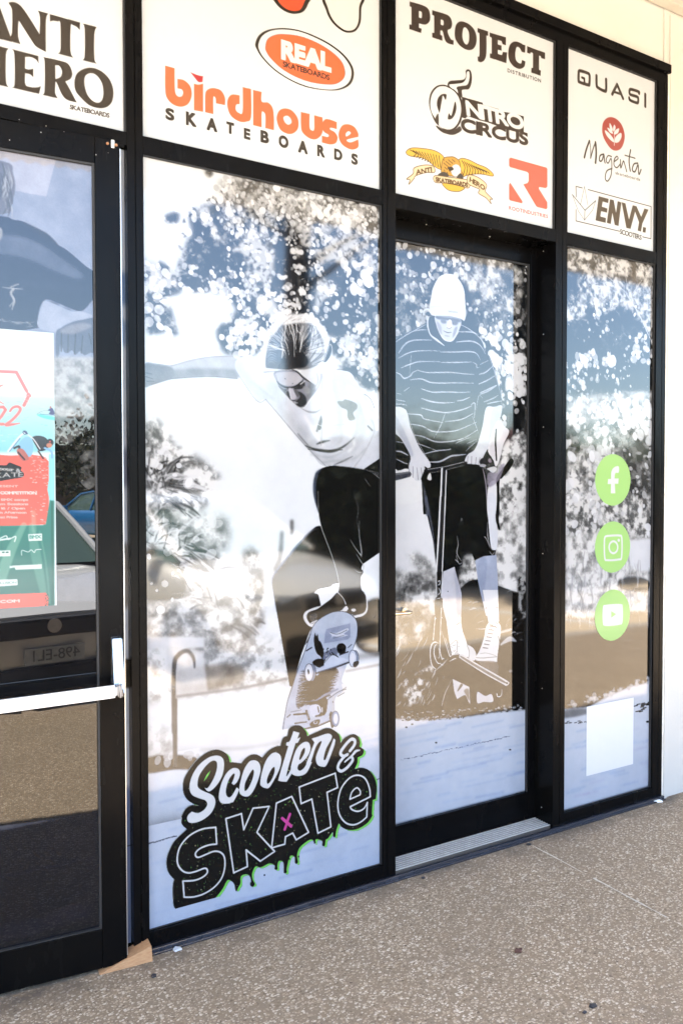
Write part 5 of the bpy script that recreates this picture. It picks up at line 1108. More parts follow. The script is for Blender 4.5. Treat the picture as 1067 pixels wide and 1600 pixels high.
# ---- shop logo decal, a cut-out sticker on the film
lg = Canvas((0, .0142, 0), (1, 0, 0), .72, 1.47, .10, .76, .0014, (0, 0, 0)); lg.alpha = np.zeros((lg.H, lg.W), np.float32)
LA = (260, 1140, .15933); LB = (420, 1120, .1687); LC = (255, 1270, .164); LD = (400, 1200, .18744)
def P_(k, L): return [(k[0]+p[0]*k[2], k[1]+p[1]*k[2])+tuple(p[2:]) for p in L]
SIL = P_(LA, [(165, 600), (170, 500), (215, 410), (300, 300), (400, 225), (490, 200), (560, 220), (605, 262), (622, 322, 1), (735, 335, 1), (770, 290), (830, 250), (890, 250), (940, 278, 1), (1000, 210)]) + \
    P_(LB, [(60, 280), (108, 272, 1), (130, 200), (172, 180, 1), (190, 110), (240, 84), (300, 90), (345, 140), (357, 182, 1), (450, 140), (530, 108), (590, 120), (650, 170), (665, 245, 1), (700, 200), (770, 165), (822, 180), (845, 240), (838, 278, 1), (878, 310), (868, 355), (822, 380, 1), (820, 430), (795, 485, 1), (860, 475), (930, 500), (980, 570), (1000, 660), (990, 765, 1), (962, 775, 1), (955, 900)]) + \
    P_(LD, [(970, 400), (930, 460), (850, 510), (780, 520), (720, 500), (690, 465, 1), (670, 520), (662, 572), (650, 580), (640, 562), (638, 540), (600, 590), (582, 602), (575, 645), (562, 656), (552, 645), (550, 610), (500, 598), (494, 630), (485, 635), (476, 605), (440, 606), (370, 660), (345, 715), (345, 760), (350, 790), (335, 803), (325, 790), (322, 745), (290, 735), (272, 770), (265, 800), (255, 850), (258, 872), (243, 882), (232, 870), (228, 790), (190, 780), (178, 820), (180, 845), (165, 853), (155, 845), (155, 815), (110, 800), (40, 832)]) + \
    P_(LC, [(880, 515), (848, 580), (852, 640), (872, 680), (860, 705), (838, 706), (828, 680), (838, 650), (822, 605), (785, 590), (740, 612), (735, 680), (716, 715), (700, 752), (688, 738), (680, 690), (650, 655), (610, 650), (560, 740), (470, 840), (350, 900), (220, 920), (130, 922), (100, 885), (92, 760), (95, 680), (106, 640, 1), (60, 590), (35, 520), (35, 440), (60, 360), (110, 270), (225, 160, 1), (178, 110), (178, 50)]) + \
    P_(LA, [(150, 850), (190, 780), (250, 745), (322, 752, 1), (240, 718), (190, 670)])
GRN = (.55, .93, .42); BK = (.045, .045, .045)
fill(lg, [(p[0]+3.0, p[1]+1.8)+tuple(p[2:]) for p in SIL], GRN)
fill(lg, [(p[0]-.7, p[1]-.5)+tuple(p[2:]) for p in SIL], (.90, .93, .93)); fill(lg, SIL, BK)
for x, y, r_ in ((965, 598, 8), ): ell(lg, x, y, r_, r_, BK, LC)
for x, y, r_ in ((278, 762, 7), (356, 742, 7), (70, 897, 6)): ell(lg, x, y, r_, r_, BK, LD)
SX = smooth_pts(lg.c(SIL), [len(p) > 2 for p in SIL], True, 3); rx0, ry0, rm = raster([SX], lg.W, lg.H, 1)
nr = np.random.RandomState(3)
for i in range(1500):
    ix, iy = nr.randint(4, rm.shape[1]-4), nr.randint(4, rm.shape[0]-4)
    if rm[max(0, iy-3):iy+4, max(0, ix-3):ix+4].min() < .9: continue
    r_ = .5+1.1*nr.rand()**4; c_ = np.float32([.45, .70, .30])*(.35+.75*nr.rand()**2) if nr.rand() < .8 else np.float32([.75, .75, .6])
    gx = np.arange(-2, 3)[None]; gy = np.arange(-2, 3)[:, None]; mk = np.clip(r_-np.sqrt(gx**2+gy**2)+.5, 0, 1)[..., None]
    t = lg.a[ry0+iy-2:ry0+iy+3, rx0+ix-2:rx0+ix+3]; t[:] = t*(1-mk)+c_*mk
WL = (.95, .955, .97)
fill(lg, [(372, 568, 1), (402, 606), (440, 600), (500, 540), (545, 460), (565, 370), (560, 300), (530, 265), (470, 258), (400, 285), (320, 350), (260, 440), (230, 530), (230, 600), (260, 650), (330, 680), (385, 700), (400, 740), (370, 790), (310, 822), (250, 808, 1), (215, 840), (203, 880), (225, 915), (290, 915), (370, 880), (440, 820), (478, 740), (475, 680), (440, 640), (370, 610), (320, 580), (305, 540), (320, 460), (370, 380), (430, 320), (475, 308), (497, 335), (490, 410), (460, 490), (420, 558), (395, 580)], WL, LA)
stroke(lg, [(370, 505), (400, 455), (432, 405)], [4, 18, 3], GRN, LA)
fill(lg, [(520, 700), (515, 640), (540, 530), (590, 430), (650, 382), (700, 385), (722, 420), (715, 470), (690, 520), (660, 548, 1), (640, 530, 1), (662, 480), (670, 440), (650, 440), (610, 500), (585, 590), (590, 650), (620, 668), (650, 640), (690, 570, 1), (715, 590, 1), (690, 650), (655, 715, 1), (590, 730), (545, 725)], WL, LA)
fill(lg, [(715, 600), (725, 520), (760, 400), (810, 320), (860, 303), (905, 325), (925, 390), (905, 480), (860, 590), (815, 650), (770, 660), (730, 640)], WL, LA, holes=[[(765, 585), (775, 520), (820, 430), (850, 395), (858, 430), (840, 500), (805, 575), (775, 605)]])
fill(lg, [(920, 530), (935, 430), (975, 310), (1030, 240), (1080, 228), (1120, 260), (1125, 320), (1105, 400), (1060, 490), (1010, 570), (970, 577), (935, 560)], WL, LA, holes=[[(985, 505), (1000, 450), (1035, 385), (1060, 372), (1058, 430), (1028, 500), (995, 535)]])
fill(lg, [(228, 135, 1), (285, 150, 1), (264, 207, 1), (294, 190, 1), (270, 240), (248, 246, 1), (195, 420), (163, 545), (178, 538), (215, 470, 1), (228, 500), (165, 605, 1), (98, 597), (95, 560), (180, 275, 1), (160, 268, 1), (165, 240), (195, 225)], WL, LB)
fill(lg, [(203, 510), (215, 420), (258, 300), (320, 240), (370, 242), (386, 300), (358, 370), (300, 430), (278, 442), (266, 480), (285, 502), (325, 478), (372, 400, 1), (398, 425, 1), (350, 520), (290, 550), (235, 545)], WL, LB, holes=[[(283, 385), (305, 315), (332, 290), (332, 330), (308, 380), (288, 402)]])
fill(lg, [(395, 205, 1), (450, 188), (540, 158), (580, 172), (578, 210), (530, 300), (508, 390), (522, 402), (545, 350), (600, 203, 1), (618, 216, 1), (600, 290), (540, 440), (512, 468, 1), (460, 455), (438, 415), (440, 360), (488, 240), (468, 236), (432, 290), (385, 430), (345, 440, 1), (412, 265), (420, 240)], WL, LB)
for L, w_ in (([(752, 318), (792, 262), (795, 222), (760, 212), (700, 275), (664, 338), (690, 368), (728, 352)], 30), ([(705, 365), (655, 425), (640, 480), (672, 506), (728, 470), (775, 408), (768, 375)], 28), ([(842, 312), (805, 322), (770, 362), (705, 420)], [10, 26, 22, 16])):
    stroke(lg, L, w_, WL, LB)
def outline(k, L, w_): 
    stroke(lg, [p if len(p) > 2 else p for p in L], w_, (.97, .975, .985), k, True, 0, 1.0, True)
outline(LC, [(500, 142, 1), (370, 160), (250, 222), (165, 320), (135, 420), (142, 500), (188, 560), (250, 577), (320, 560), (385, 535), (415, 540), (420, 575), (380, 615), (300, 648), (188, 655, 1), (200, 808, 1), (290, 806), (390, 775), (490, 710), (560, 620), (588, 510), (580, 420), (540, 378), (480, 372), (410, 400), (340, 428), (312, 418), (310, 385), (350, 345), (430, 312), (510, 302, 1)], 15)
kk = lambda x, y: ((260+x*.15933-255)/.164, (1140+y*.15933-1270)/.164)
outline(LC, C1([(597, 60), (745, 12), (768, 165), kk(850, 775), kk(1008, 757), kk(888, 1012), (1062, 372), (925, 465), (790, 358), (803, 516), (672, 576)]), 15)
outline(LD, C1([(170, 296), (298, 240), (438, 540), (335, 602), (306, 546), (246, 576), (240, 638), (130, 670)]), 13)
outline(LD, C1([(360, 162), (660, 46), (680, 166), (592, 206), (624, 494), (516, 547), (465, 262), (376, 300)]), 13)
outline(LD, [(952, 242, 1), (945, 170), (910, 92), (850, 63), (780, 86), (712, 170), (682, 290), (695, 390), (745, 458), (810, 477), (870, 455), (922, 412, 1), (928, 290, 1), (900, 340), (850, 364), (800, 350), (785, 326, 1)], 13)
outline(LD, [(782, 264, 1), (800, 202), (840, 168), (868, 195), (868, 226, 1)], 12)
stroke(lg, [(218, 422), (292, 488)], [24, 26], (.87, .32, .66), LD, False); stroke(lg, [(282, 388), (240, 515)], [24, 22], (.87, .32, .66), LD, False)
def to_frame(o, lab=None):
    o.data.transform(Matrix.Translation(-FR.location)); o.parent = FR
    if lab: o['label'] = lab
    return o
grain(cv, 1)
W1 = to_frame(film('printed_window', cv, M['film'], gam=1.5), 'window printed with a skater in a white T-shirt dropping in on a board')
L1 = film('shop_logo', lg, M['decal'], None, True); L1.data.transform(Matrix.Translation(-FR.location)); L1.parent = W1; L1['label'] = 'black and green Scooter & SKATE logo sticker'
# narrow printed strip between the ajar door and the first mullion
cs = Canvas((0, .03, 0), (1, 0, 0), .60, XA+.006, .03, 2.26, .002, (.93, .93, .95))
for y0, y1, c_ in ((425, 475, (.45, .55, .72)), (500, 540, (.62, .68, .80)), (700, 760, (.6, .6, .66)), (850, 950, (.55, .5, .45)), (1030, 1075, (.08, .08, .08)), (1230, 1500, (.50, .57, .74))):
    fill(cs, [(180, y0), (205, y0), (205, y1), (180, y1)], c_, None, False, blur=4 if y0 != 1030 else 1.5)
stroke(cs, [(180, 1327), (205, 1321)], 1.2, .2)
to_frame(film('printed_strip', cs, M['film']))
# ================================================================ entry door print: a person in a beanie with a scooter
F1 = (615, 420, .17338); F2 = (615, 600, .2015); F3 = (615, 780, .2015); F4 = (615, 930, .2015); F0 = (600, 330, .2812)
cv = Canvas((0, .115, 0), (1, 0, 0), XD-.002, XE-.0292, .128, 2.189, PM, (.10, .10, .11))
rs = random.Random(9)
mottle(cv, [(40, 150), (840, 150), (840, 1750), (40, 1750)], 20, .07, .50, F0, 41, .56, .12, 3, sm=False)
mottle(cv, [(430, 260), (740, 300), (740, 560), (560, 520), (440, 400)], 13, .30, .93, F0, 42, .46, .18, 3)
mottle(cv, [(60, 430), (250, 440), (250, 640), (60, 680)], 10, .15, .75, F0, 43, .52, .14, 3)
leaves(cv, [(60, 150), (820, 290), (820, 1060), (560, 800), (430, 420), (250, 420), (60, 680)], 520, 4, 9, F0, 303, [.45, .6, .8, .3, .7], .6, .5)
bokeh(cv, [(60, 150), (430, 230), (450, 350), (240, 360), (60, 340)], 95, 1.6, 5.5, F0, 44, .92, 1.0)
bokeh(cv, [(60, 330), (260, 340), (250, 640), (60, 680)], 70, 1.4, 5, F0, 45, .85, 1.0)
bokeh(cv, [(430, 220), (800, 290), (800, 620), (600, 600), (440, 500)], 120, 1.4, 4.5, F0, 46, .82, 1.0, clump=.5)
bokeh(cv, [(540, 620), (760, 620), (780, 800), (780, 1060), (660, 1060), (560, 780)], 230, 1.8, 6.0, F0, 47, .95, 1.0)
bokeh(cv, [(630, 780), (760, 780), (780, 1000), (680, 1020), (620, 900)], 110, 3, 8.5, F0, 48, .97, 1.0, clump=.45)
bokeh(cv, [(620, 1040), (790, 1040), (790, 1300), (640, 1300)], 22, 1.6, 5, F0, 49, .9, 1.0)
# right hand hedge and pale left background
mottle(cv, [(640, 1330), (840, 1300), (840, 1960), (620, 1960)], 11, .45, .97, F0, 50, .40, .16, 3)
mottle(cv, [(560, 540), (640, 520), (1045, -60), (1045, 893), (805, 893), (780, 600)], 14, .55, .985, F3, 51, .40, .22, 4, sm=False)
fill(cv, [(-5, -40), (215, -40), (300, 260), (330, 520), (330, 900), (-5, 900)], (.96, .965, .98), F3, False, blur=3)
fill(cv, [(-5, 560), (90, 640), (215, 745), (215, 900), (-5, 900)], (.97, .975, .985), F2, blur=2)
mottle(cv, [(-5, 640), (120, 600), (300, 600), (325, 893), (-5, 893)], 14, .52, .97, F3, 52, .42, .2, 5); mottle(cv, [(110, 420), (260, 460), (320, 560), (200, 560)], 10, .65, .97, F3, 53, .5, .2, 4)
mottle(cv, [(520, 500), (600, 430), (700, 480), (830, 640), (830, 893), (520, 893)], 12, .45, .95, F3, 54, .46, .18, 4)
mottle(cv, [(-5, -190), (330, -190), (330, 80), (260, 330), (-5, 420)], 16, .45, .95, F4, 55, .48, .2, 5, sm=False)
# dark planting and ground line
DKP = (.075, .072, .070)
fill(cv, [(150, 420), (330, 230), (420, 100), (530, -60), (640, -120), (810, -70), (960, -20), (1045, 0), (1045, 900), (-5, 950), (-5, 700), (60, 600)], DKP, F4, blur=4)
for i in range(75):
    x = rs.uniform(0, 330); y = rs.uniform(180, 880); L = rs.uniform(40, 150); a = -1.05+rs.uniform(-.25, .3)
    if y < 420-(x*.4): continue
    stroke(cv, [(x, y), (x+L*.5*math.cos(a)+6, y+L*.5*math.sin(a)), (x+L*math.cos(a), y+L*math.sin(a))], [3, rs.uniform(5, 16), 3], rs.choice([.93, .8, .62, .9]), F4, blur=1.6, alpha=.8)
mottle(cv, [(60, 700), (120, 640), (250, 560), (320, 540), (220, 800), (150, 860), (100, 850)], 9, .12, .92, F4, 56, .5, .14, 3)
for i in range(50):
    x = rs.uniform(530, 1010); y = rs.uniform(-150, 380) ; L = rs.uniform(30, 90); a = rs.uniform(-.9, -.1)
    if 640 < x < 820: continue
    stroke(cv, [(x, y), (x+L*.5*math.cos(a), y+L*.5*math.sin(a)-8), (x+L*math.cos(a), y+L*math.sin(a))], [3, rs.uniform(6, 20), 3], rs.choice([.93, .8, .6, .7]), F4, blur=3, alpha=.7)
stroke(cv, [(830, 385), (900, 340), (950, 360)], [20, 46, 10], .85, F4, blur=4); stroke(cv, [(825, 290), (900, 270), (920, 262)], [20, 26, 4], .8, F4, blur=3); ell(cv, 905, 590, 16, 14, .6, F4, 3)
mottle(cv, [(965, -160), (1045, -160), (1045, 180), (965, 190)], 14, .08, .8, F4, 57, .50, .1, 2, sm=False)
# ---- person: neck, torso
fill(cv, [(20, 640), (130, 572), (230, 520), (300, 480), (330, 470), (560, 470), (605, 500), (700, 556), (790, 640), (830, 750), (870, 800), (920, 950), (960, 1110)]+[((615+x*.2015-615)/.17338, (600+y*.2015-420)/.17338) for x, y in ((840, 165), (730, 182), (700, 290), (650, 470), (560, 545), (400, 630), (250, 662), (110, 655), (-8, 590), (-8, -200))], (.13, .135, .15), F1)
fill(cv, [(250, 580), (540, 520), (610, 400), (640, 560), (560, 600), (240, 668), (110, 655), (20, 590), (20, 460)], (.16, .16, .17), F2, blur=3)
for L, w_ in (([(180, 560), (240, 549), (305, 548)], 10), ([(45, 760), (100, 680), (180, 642), (340, 640)], 14), ([(42, 805), (120, 762), (220, 738), (418, 738)], 11), ([(420, 748), (560, 748), (690, 744), (750, 765), (780, 818)], 12), ([(68, 890), (150, 858), (240, 835), (420, 836)], 12), ([(430, 842), (560, 842), (700, 838)], 12),
    ([(25, 935), (60, 950), (95, 985), (150, 965), (170, 935), (215, 912)], 13), ([(215, 912), (300, 932), (420, 932), (520, 932), (640, 945), (725, 950)], 12), ([(150, 1000), (245, 990), (330, 1022), (420, 1028), (560, 1026), (720, 1030)], 13), ([(95, 1100), (145, 1065)], 12), ([(250, 1080), (350, 1110), (450, 1108), (600, 1112), (690, 1108)], 12),
    ([(585, 565), (700, 568), (760, 590)], 12), ([(565, 658), (700, 650), (780, 690), (825, 765)], 13), ([(780, 860), (850, 825)], 12), ([(770, 950), (830, 930), (890, 878)], 13), ([(765, 1038), (840, 1005), (912, 962)], 13), ([(778, 1117), (850, 1085), (930, 1045)], 13), ([(710, 840), (745, 860), (750, 890), (770, 885)], 8), ([(160, 760), (150, 860), (145, 960)], 6), ([(600, 500), (690, 548), (790, 640), (828, 750)], 8), ([(22, 655), (130, 585), (290, 500)], 11), ([(865, 800), (915, 950), (960, 1110)], 8)):
    stroke(cv, L, [w_*.6, w_*1.15, w_*.9, w_*.5], (.88, .90, .95), F1, blur=1.5, alpha=.9)
for L, w_ in (([(215, 110), (290, 135), (380, 145), (470, 142)], 11), ([(490, 130), (540, 122), (590, 100)], 10), ([(215, 185), (330, 212), (430, 220), (540, 195), (605, 168)], 12), ([(110, 230), (210, 240), (240, 270), (380, 298)], 10), ([(400, 290), (520, 275), (615, 228)], 10), ([(130, 310), (220, 325), (300, 365), (400, 370), (500, 355), (640, 295)], 11), ([(160, 395), (230, 408), (320, 445), (430, 445), (540, 420), (650, 355)], 11),
    ([(230, 545), (320, 520), (430, 508), (440, 500)], 9), ([(270, 605), (360, 600), (440, 560), (495, 552), (560, 545)], 13), ([(150, 450), (240, 480), (330, 515)], 7), ([(400, 225), (360, 330), (310, 420)], 8), ([(20, 445), (90, 458)], 9), ([(20, 520), (60, 525), (110, 552)], 13), ([(20, 580), (80, 610), (110, 620)], 8), ([(20, 120), (60, 128), (92, 135)], 8), ([(18, 155), (60, 155), (102, 165)], 10), ([(24, 70), (60, 78)], 8),
    ([(670, 78), (730, 55), (798, 12)], 11), ([(700, 138), (760, 115), (812, 85)], 9), ([(725, 152), (780, 140), (838, 130)], 10), ([(640, 200), (660, 90), (690, 110)], 5), ([(600, 160), (630, 150), (625, 260)], 9), ([(610, 250), (640, 330), (655, 380)], 6), ([(570, 460), (640, 430)], 8), ([(480, 460), (520, 440), (600, 410)], 6), ([(830, 10), (838, 160)], 7), ([(560, 520), (600, 480), (650, 440)], 7)):
    stroke(cv, L, [w_*.6, w_*1.15, w_*.9, w_*.5], (.86, .88, .93), F2, blur=1.4, alpha=.9)
for i in range(90):
    x = rs.uniform(130, 640); y = rs.uniform(180, 650); stroke(cv, [(x, y), (x+rs.uniform(10, 50), y-rs.uniform(-4, 8))], rs.uniform(3, 9), rs.choice([.35, .42, .06, .3]), F2, blur=2, alpha=.5)
for i in range(46):
    x = rs.uniform(60, 900); y = rs.uniform(560, 1100); stroke(cv, [(x, y), (x+rs.uniform(-60, 60), y+rs.uniform(30, 130))], [4, rs.uniform(14, 40), 4], rs.choice([(.20, .21, .24), (.08, .08, .10), (.27, .28, .32)]), F1, blur=12, alpha=.35)
# collar and face
fill(cv, [(320, 440), (380, 425), (395, 545), (470, 690), (440, 690), (345, 640), (310, 570), (302, 500)], (.16, .165, .19), F1); stroke(cv, [(312, 440), (305, 500), (330, 590), (390, 640), (455, 690)], [12, 18, 14, 22, 8], (.90, .91, .94), F1, blur=1)
fill(cv, [(375, 420), (500, 428), (606, 458), (585, 560), (530, 642), (470, 642), (425, 600), (388, 520)], (.86, .87, .905), F1)
fill(cv, [(380, 425), (500, 430), (600, 455), (592, 480), (480, 462), (400, 452)], (.50, .52, .58), F1, blur=4); fill(cv, [(425, 455), (470, 462), (470, 490), (430, 485)], (.55, .57, .63), F1, blur=4); fill(cv, [(525, 470), (580, 478), (565, 505), (525, 498)], (.52, .54, .60), F1, blur=4)
fill(cv, [(495, 460), (520, 465), (525, 520), (500, 535), (480, 522)], (.96, .96, .97), F1, blur=2); stroke(cv, [(480, 528), (505, 535), (520, 522)], 5, .5, F1, blur=1.5); stroke(cv, [(448, 556), (485, 572), (520, 570)], [4, 9, 4], (.36, .37, .42), F1, blur=1.2)
stroke(cv, [(462, 600), (500, 606)], 8, .66, F1, blur=3); stroke(cv, [(390, 520), (430, 605), (470, 644), (530, 644), (585, 562)], [4, 9, 9, 9, 5], (.98, .98, .99), F1, blur=1); fill(cv, [(390, 470), (430, 520), (430, 590), (400, 545)], (.74, .75, .80), F1, blur=4)
fill(cv, [(545, 540), (575, 520), (560, 580), (530, 620)], (.66, .68, .74), F1, blur=3)
fill(cv, [(328, 400), (324, 330), (340, 240), (352, 175), (400, 82), (440, 52), (490, 42), (550, 55), (605, 120), (635, 190), (645, 300), (650, 400), (636, 467), (600, 448), (500, 425), (380, 424)], (.955, .962, .98), F1)
fill(cv, [(345, 330), (640, 350), (645, 450), (600, 445), (380, 420), (330, 400)], (.90, .915, .95), F1, blur=5, alpha=.7); stroke(cv, [(335, 340), (480, 330), (640, 350)], 4, .84, F1, blur=2, alpha=.6)
text(cv, 'FILON', (494, 372), (578, 382), (494, 390), (.52, .54, .62), F1, .03, .1) if False else None
for x in range(7): stroke(cv, [(495+x*12, 376+x*1.2), (500+x*12, 388+x*1.2)], 6, .62, F1, blur=1)
stroke(cv, [(380, 424), (500, 427), (600, 450), (636, 466)], 5, .6, F1, blur=2); stroke(cv, [(270, 410), (272, 378), (300, 362), (325, 375)], 17, .92, F1, blur=2); fill(cv, [(285, 410), (305, 385), (330, 400), (330, 425)], .2, F1, blur=2)
# arms and hands
AR = (.905, .915, .945)
fill(cv, [(-8, 190), (90, 195), (130, 330), (160, 400), (200, 490), (275, 600), (287, 635), (270, 655), (238, 640), (262, 715), (250, 740), (225, 700), (205, 745), (172, 748), (150, 725), (120, 700), (115, 640), (130, 560), (60, 430), (-8, 350)], AR, F2)
fill(cv, [(-8, 300), (60, 420), (130, 555), (150, 530), (90, 380), (20, 250), (-8, 240)], (.78, .80, .86), F2, blur=5, alpha=.7)
for L in ([(150, 640), (150, 725)], [(180, 650), (190, 740)], [(212, 650), (222, 715)], [(122, 680), (140, 700)], [(240, 640), (255, 715)]): stroke(cv, L, 5, .62, F2, blur=1)
stroke(cv, [(130, 560), (118, 640), (122, 700)], 4, .6, F2, blur=1); stroke(cv, [(95, 195), (165, 400), (280, 610)], 3, .99, F2)
fill(cv, [(718, 182), (780, 176), (838, 166), (832, 240), (815, 290), (775, 430), (712, 530), (680, 600), (660, 640), (640, 645), (630, 680), (610, 685), (598, 655), (575, 655), (580, 690), (560, 710), (545, 700), (548, 650), (552, 590), (575, 545), (625, 510), (660, 430), (690, 320)], AR, F2)
for L in ([(575, 560), (568, 690)], [(605, 560), (600, 655)], [(640, 570), (628, 680)], [(668, 570), (655, 640)]): stroke(cv, L, 5, .62, F2, blur=1)
fill(cv, [(760, 200), (835, 180), (810, 290), (770, 420), (740, 450)], (.82, .84, .89), F2, blur=6, alpha=.7)
# shorts, legs
SHO = (.075, .075, .08)
fill(cv, [(215, 735, 1), (255, 655), (400, 640), (540, 620), (690, 640), (712, 760), (725, 900), (727, 1010, 1), (230, 1010, 1)], SHO, F2)
fill(cv, [(232, -20, 1), (727, -20, 1), (722, 200), (742, 340), (765, 395), (797, 380, 1), (780, 445, 1), (700, 440), (627, 476, 1), (595, 380), (545, 190), (525, 138, 1), (512, 190), (503, 320), (520, 430), (532, 505, 1), (482, 535, 1), (470, 522, 1), (384, 562, 1), (332, 540, 1), (322, 400), (268, 160)], SHO, F3)
stroke(cv, [(225, 760), (250, 900), (262, 1010)], [8, 36, 30], (.48, .50, .56), F2, blur=4, alpha=.8); stroke(cv, [(250, -10), (285, 160), (325, 400)], [30, 24, 6], (.48, .50, .56), F3, blur=4, alpha=.8)
for L, w_ in (([(490, 280), (500, 350), (490, 420), (525, 480)], [3, 7, 10, 3]), ([(485, 440), (505, 500), (525, 495)], 6), ([(725, 180), (730, 290), (745, 380)], [3, 9, 4]), ([(705, 290), (725, 320), (740, 360)], 7), ([(740, 400), (765, 430), (785, 400)], [3, 8, 3]), ([(480, 470), (500, 490)], 8)): stroke(cv, L, w_, .7, F3, blur=1.2)
stroke(cv, [(690, 650), (715, 780), (728, 1000)], [8, 14, 6], (.72, .70, .74), F2, blur=3)
fill(cv, [(384, 562, 1), (472, 524, 1), (490, 600), (518, 700), (527, 760), (524, 900, 1), (395, 900, 1), (370, 760)], (.86, .865, .90), F3); fill(cv, [(374, -20, 1), (525, -20, 1), (523, 180, 1), (410, 212, 1), (385, 110)], (.86, .865, .90), F4)
fill(cv, [(470, 540), (520, 720), (520, 880), (490, 880), (480, 700)], (.74, .75, .81), F3, blur=6, alpha=.6); ell(cv, 420, 716, 4, 4, .3, F3, 1)
fill(cv, [(632, 478, 1), (700, 445), (796, 432, 1), (803, 560), (808, 690), (806, 790, 1), (690, 800, 1), (655, 640)], (.77, .80, .875), F3); fill(cv, [(650, 500), (720, 470), (700, 760), (680, 780)], (.66, .70, .79), F3, blur=7, alpha=.6)
fill(cv, [(690, 795), (740, 785), (808, 782), (808, 905), (715, 905)], (.955, .96, .975), F3, False)
fill(cv, [(690, -40), (808, -40), (812, 50), (818, 205), (735, 215), (712, 90)], (.955, .96, .975), F4, False)
fill(cv, [(410, 212, 1), (523, 168, 1), (530, 260), (560, 350), (580, 420), (582, 480), (520, 470), (450, 465, 1), (432, 370)], (.965, .97, .98), F4)
stroke(cv, [(485, 228), (495, 226), (514, 212)], 4, .2, F4); stroke(cv, [(712, 105), (720, 98)], 5, .35, F4); stroke(cv, [(797, 95), (801, 98)], 5, .3, F4)
fill(cv, [(568, 388), (610, 405), (638, 450), (636, 500), (600, 512), (576, 500), (584, 450)], (.93, .935, .95), F4); stroke(cv, [(568, 390), (586, 440), (580, 500)], 4, .55, F4, blur=1)
for i in range(16): x = rs.uniform(445, 510); y = rs.uniform(355, 455); stroke(cv, [(x, y), (x+rs.uniform(-10, 12), y+rs.uniform(-8, 8))], 4, .62, F4, False, .6)
stroke(cv, [(440, 385), (475, 355), (492, 362), (490, 440)], 4, .5, F4, blur=.8)
fill(cv, [(738, 212), (790, 195), (822, 225), (832, 260), (822, 350), (808, 450), (802, 520, 1), (640, 512, 1), (636, 480), (665, 430), (700, 330), (712, 260)], (.95, .955, .97), F4)
for i in range(7): y = 240+i*28; x = 762-i*9; stroke(cv, [(x-14, y), (x+22, y+5)], 7, (.42, .42, .5), F4, False, .7)
for i in range(12): x = rs.uniform(745, 800); y = rs.uniform(195, 260); stroke(cv, [(x, y), (x+rs.uniform(-10, 10), y+rs.uniform(-4, 10))], 4, .45, F4, False, .6)
stroke(cv, [(640, 486), (700, 488), (800, 478)], 5, .6, F4, blur=1); stroke(cv, [(636, 510), (700, 518), (800, 522)], 5, .45, F4, blur=1); stroke(cv, [(812, 320), (826, 400), (810, 430)], 6, .4, F4, blur=1); stroke(cv, [(672, 455), (720, 450), (790, 470)], 4, .7, F4, blur=1)
fill(cv, [(660, 515), (802, 522), (804, 615), (760, 600), (690, 555)], (.62, .60, .60), F4, blur=2, alpha=.8); stroke(cv, [(640, 262), (700, 262), (740, 250)], [3, 8, 6], .9, F4)
# ---- scooter
stroke(cv, [(0, 722), (60, 712), (118, 700)], [58, 52, 44], (.40, .41, .45), F2, False); stroke(cv, [(0, 705), (118, 685)], 8, .62, F2, False, 2)
stroke(cv, [(245, 675), (400, 652), (560, 612)], [30, 28, 26], (.20, .20, .23), F2, False); stroke(cv, [(265, 662), (400, 640), (545, 604)], 5, .75, F2, False, 1); stroke(cv, [(280, 690), (400, 668), (545, 630)], 4, .6, F2, False, 1)
fill(cv, [(268, 705), (285, 690), (292, 742), (262, 738)], .92, F2)
stroke(cv, [(690, 605), (740, 590), (765, 592)], [62, 54, 40], (.24, .22, .24), F2, False); ell(cv, 748, 592, 16, 18, (.66, .62, .66), F2, 1.5)
fill(cv, [(730, 500), (800, 290), (860, 330), (895, 370), (850, 470), (820, 590), (790, 640), (770, 580)], (.955, .95, .965), F2, blur=1.2); fill(cv, [(745, 495), (786, 400), (790, 540), (790, 600), (760, 570)], (.93, .92, .94), F2)
stroke(cv, [(795, 350), (790, 450), (797, 590)], [12, 18, 12], (.14, .10, .11), F2, blur=1); stroke(cv, [(725, 520), (745, 560), (782, 632)], 8, .2, F2); fill(cv, [(725, 655), (780, 640), (800, 660), (770, 690), (740, 670)], .9, F2); ell(cv, 690, 632, 26, 12, (.75, .75, .78), F2, 1)
fill(cv, [(800, 720), (850, 650), (905, 580), (930, 600), (900, 660), (840, 730), (820, 760), (818, 1010), (790, 1010), (795, 780)], (.12, .09, .09), F2, blur=1.5); fill(cv, [(790, -20), (818, -20), (815, 150), (825, 240), (808, 215), (790, 150)], (.12, .12, .14), F3, blur=1.5)
fill(cv, [(735, 790), (795, 765), (790, 1010), (728, 1010)], (.95, .955, .97), F2); fill(cv, [(728, -20), (788, -20), (790, 150), (805, 240), (800, 380), (765, 385), (745, 300)], (.93, .94, .97), F3); fill(cv, [(730, 690), (800, 690), (820, 640), (860, 620), (820, 740), (735, 800)], (.70, .68, .74), F2, blur=4, alpha=.8)
def bars(k, L1, L2, mid):
    fill(cv, mid, (.24, .24, .26), k, False); stroke(cv, L1, 15, (.95, .955, .97), k, False, .8); stroke(cv, L2, 10, (.95, .955, .97), k, False, .8)
bars(F2, [(374, 655), (360, 1010)], [(408, 672), (396, 1010)], [(372, 655), (408, 655), (396, 1010), (360, 1010)])
bars(F3, [(362, -20), (350, 250), (336, 480), (330, 565)], [(400, -20), (388, 300), (376, 560)], [(362, -20), (400, -20), (376, 560), (332, 560)])
fill(cv, [(332, 565), (378, 560), (375, 640), (360, 745), (380, 780), (378, 900), (322, 900), (322, 785), (345, 740), (340, 650)], (.16, .15, .15), F3, False)
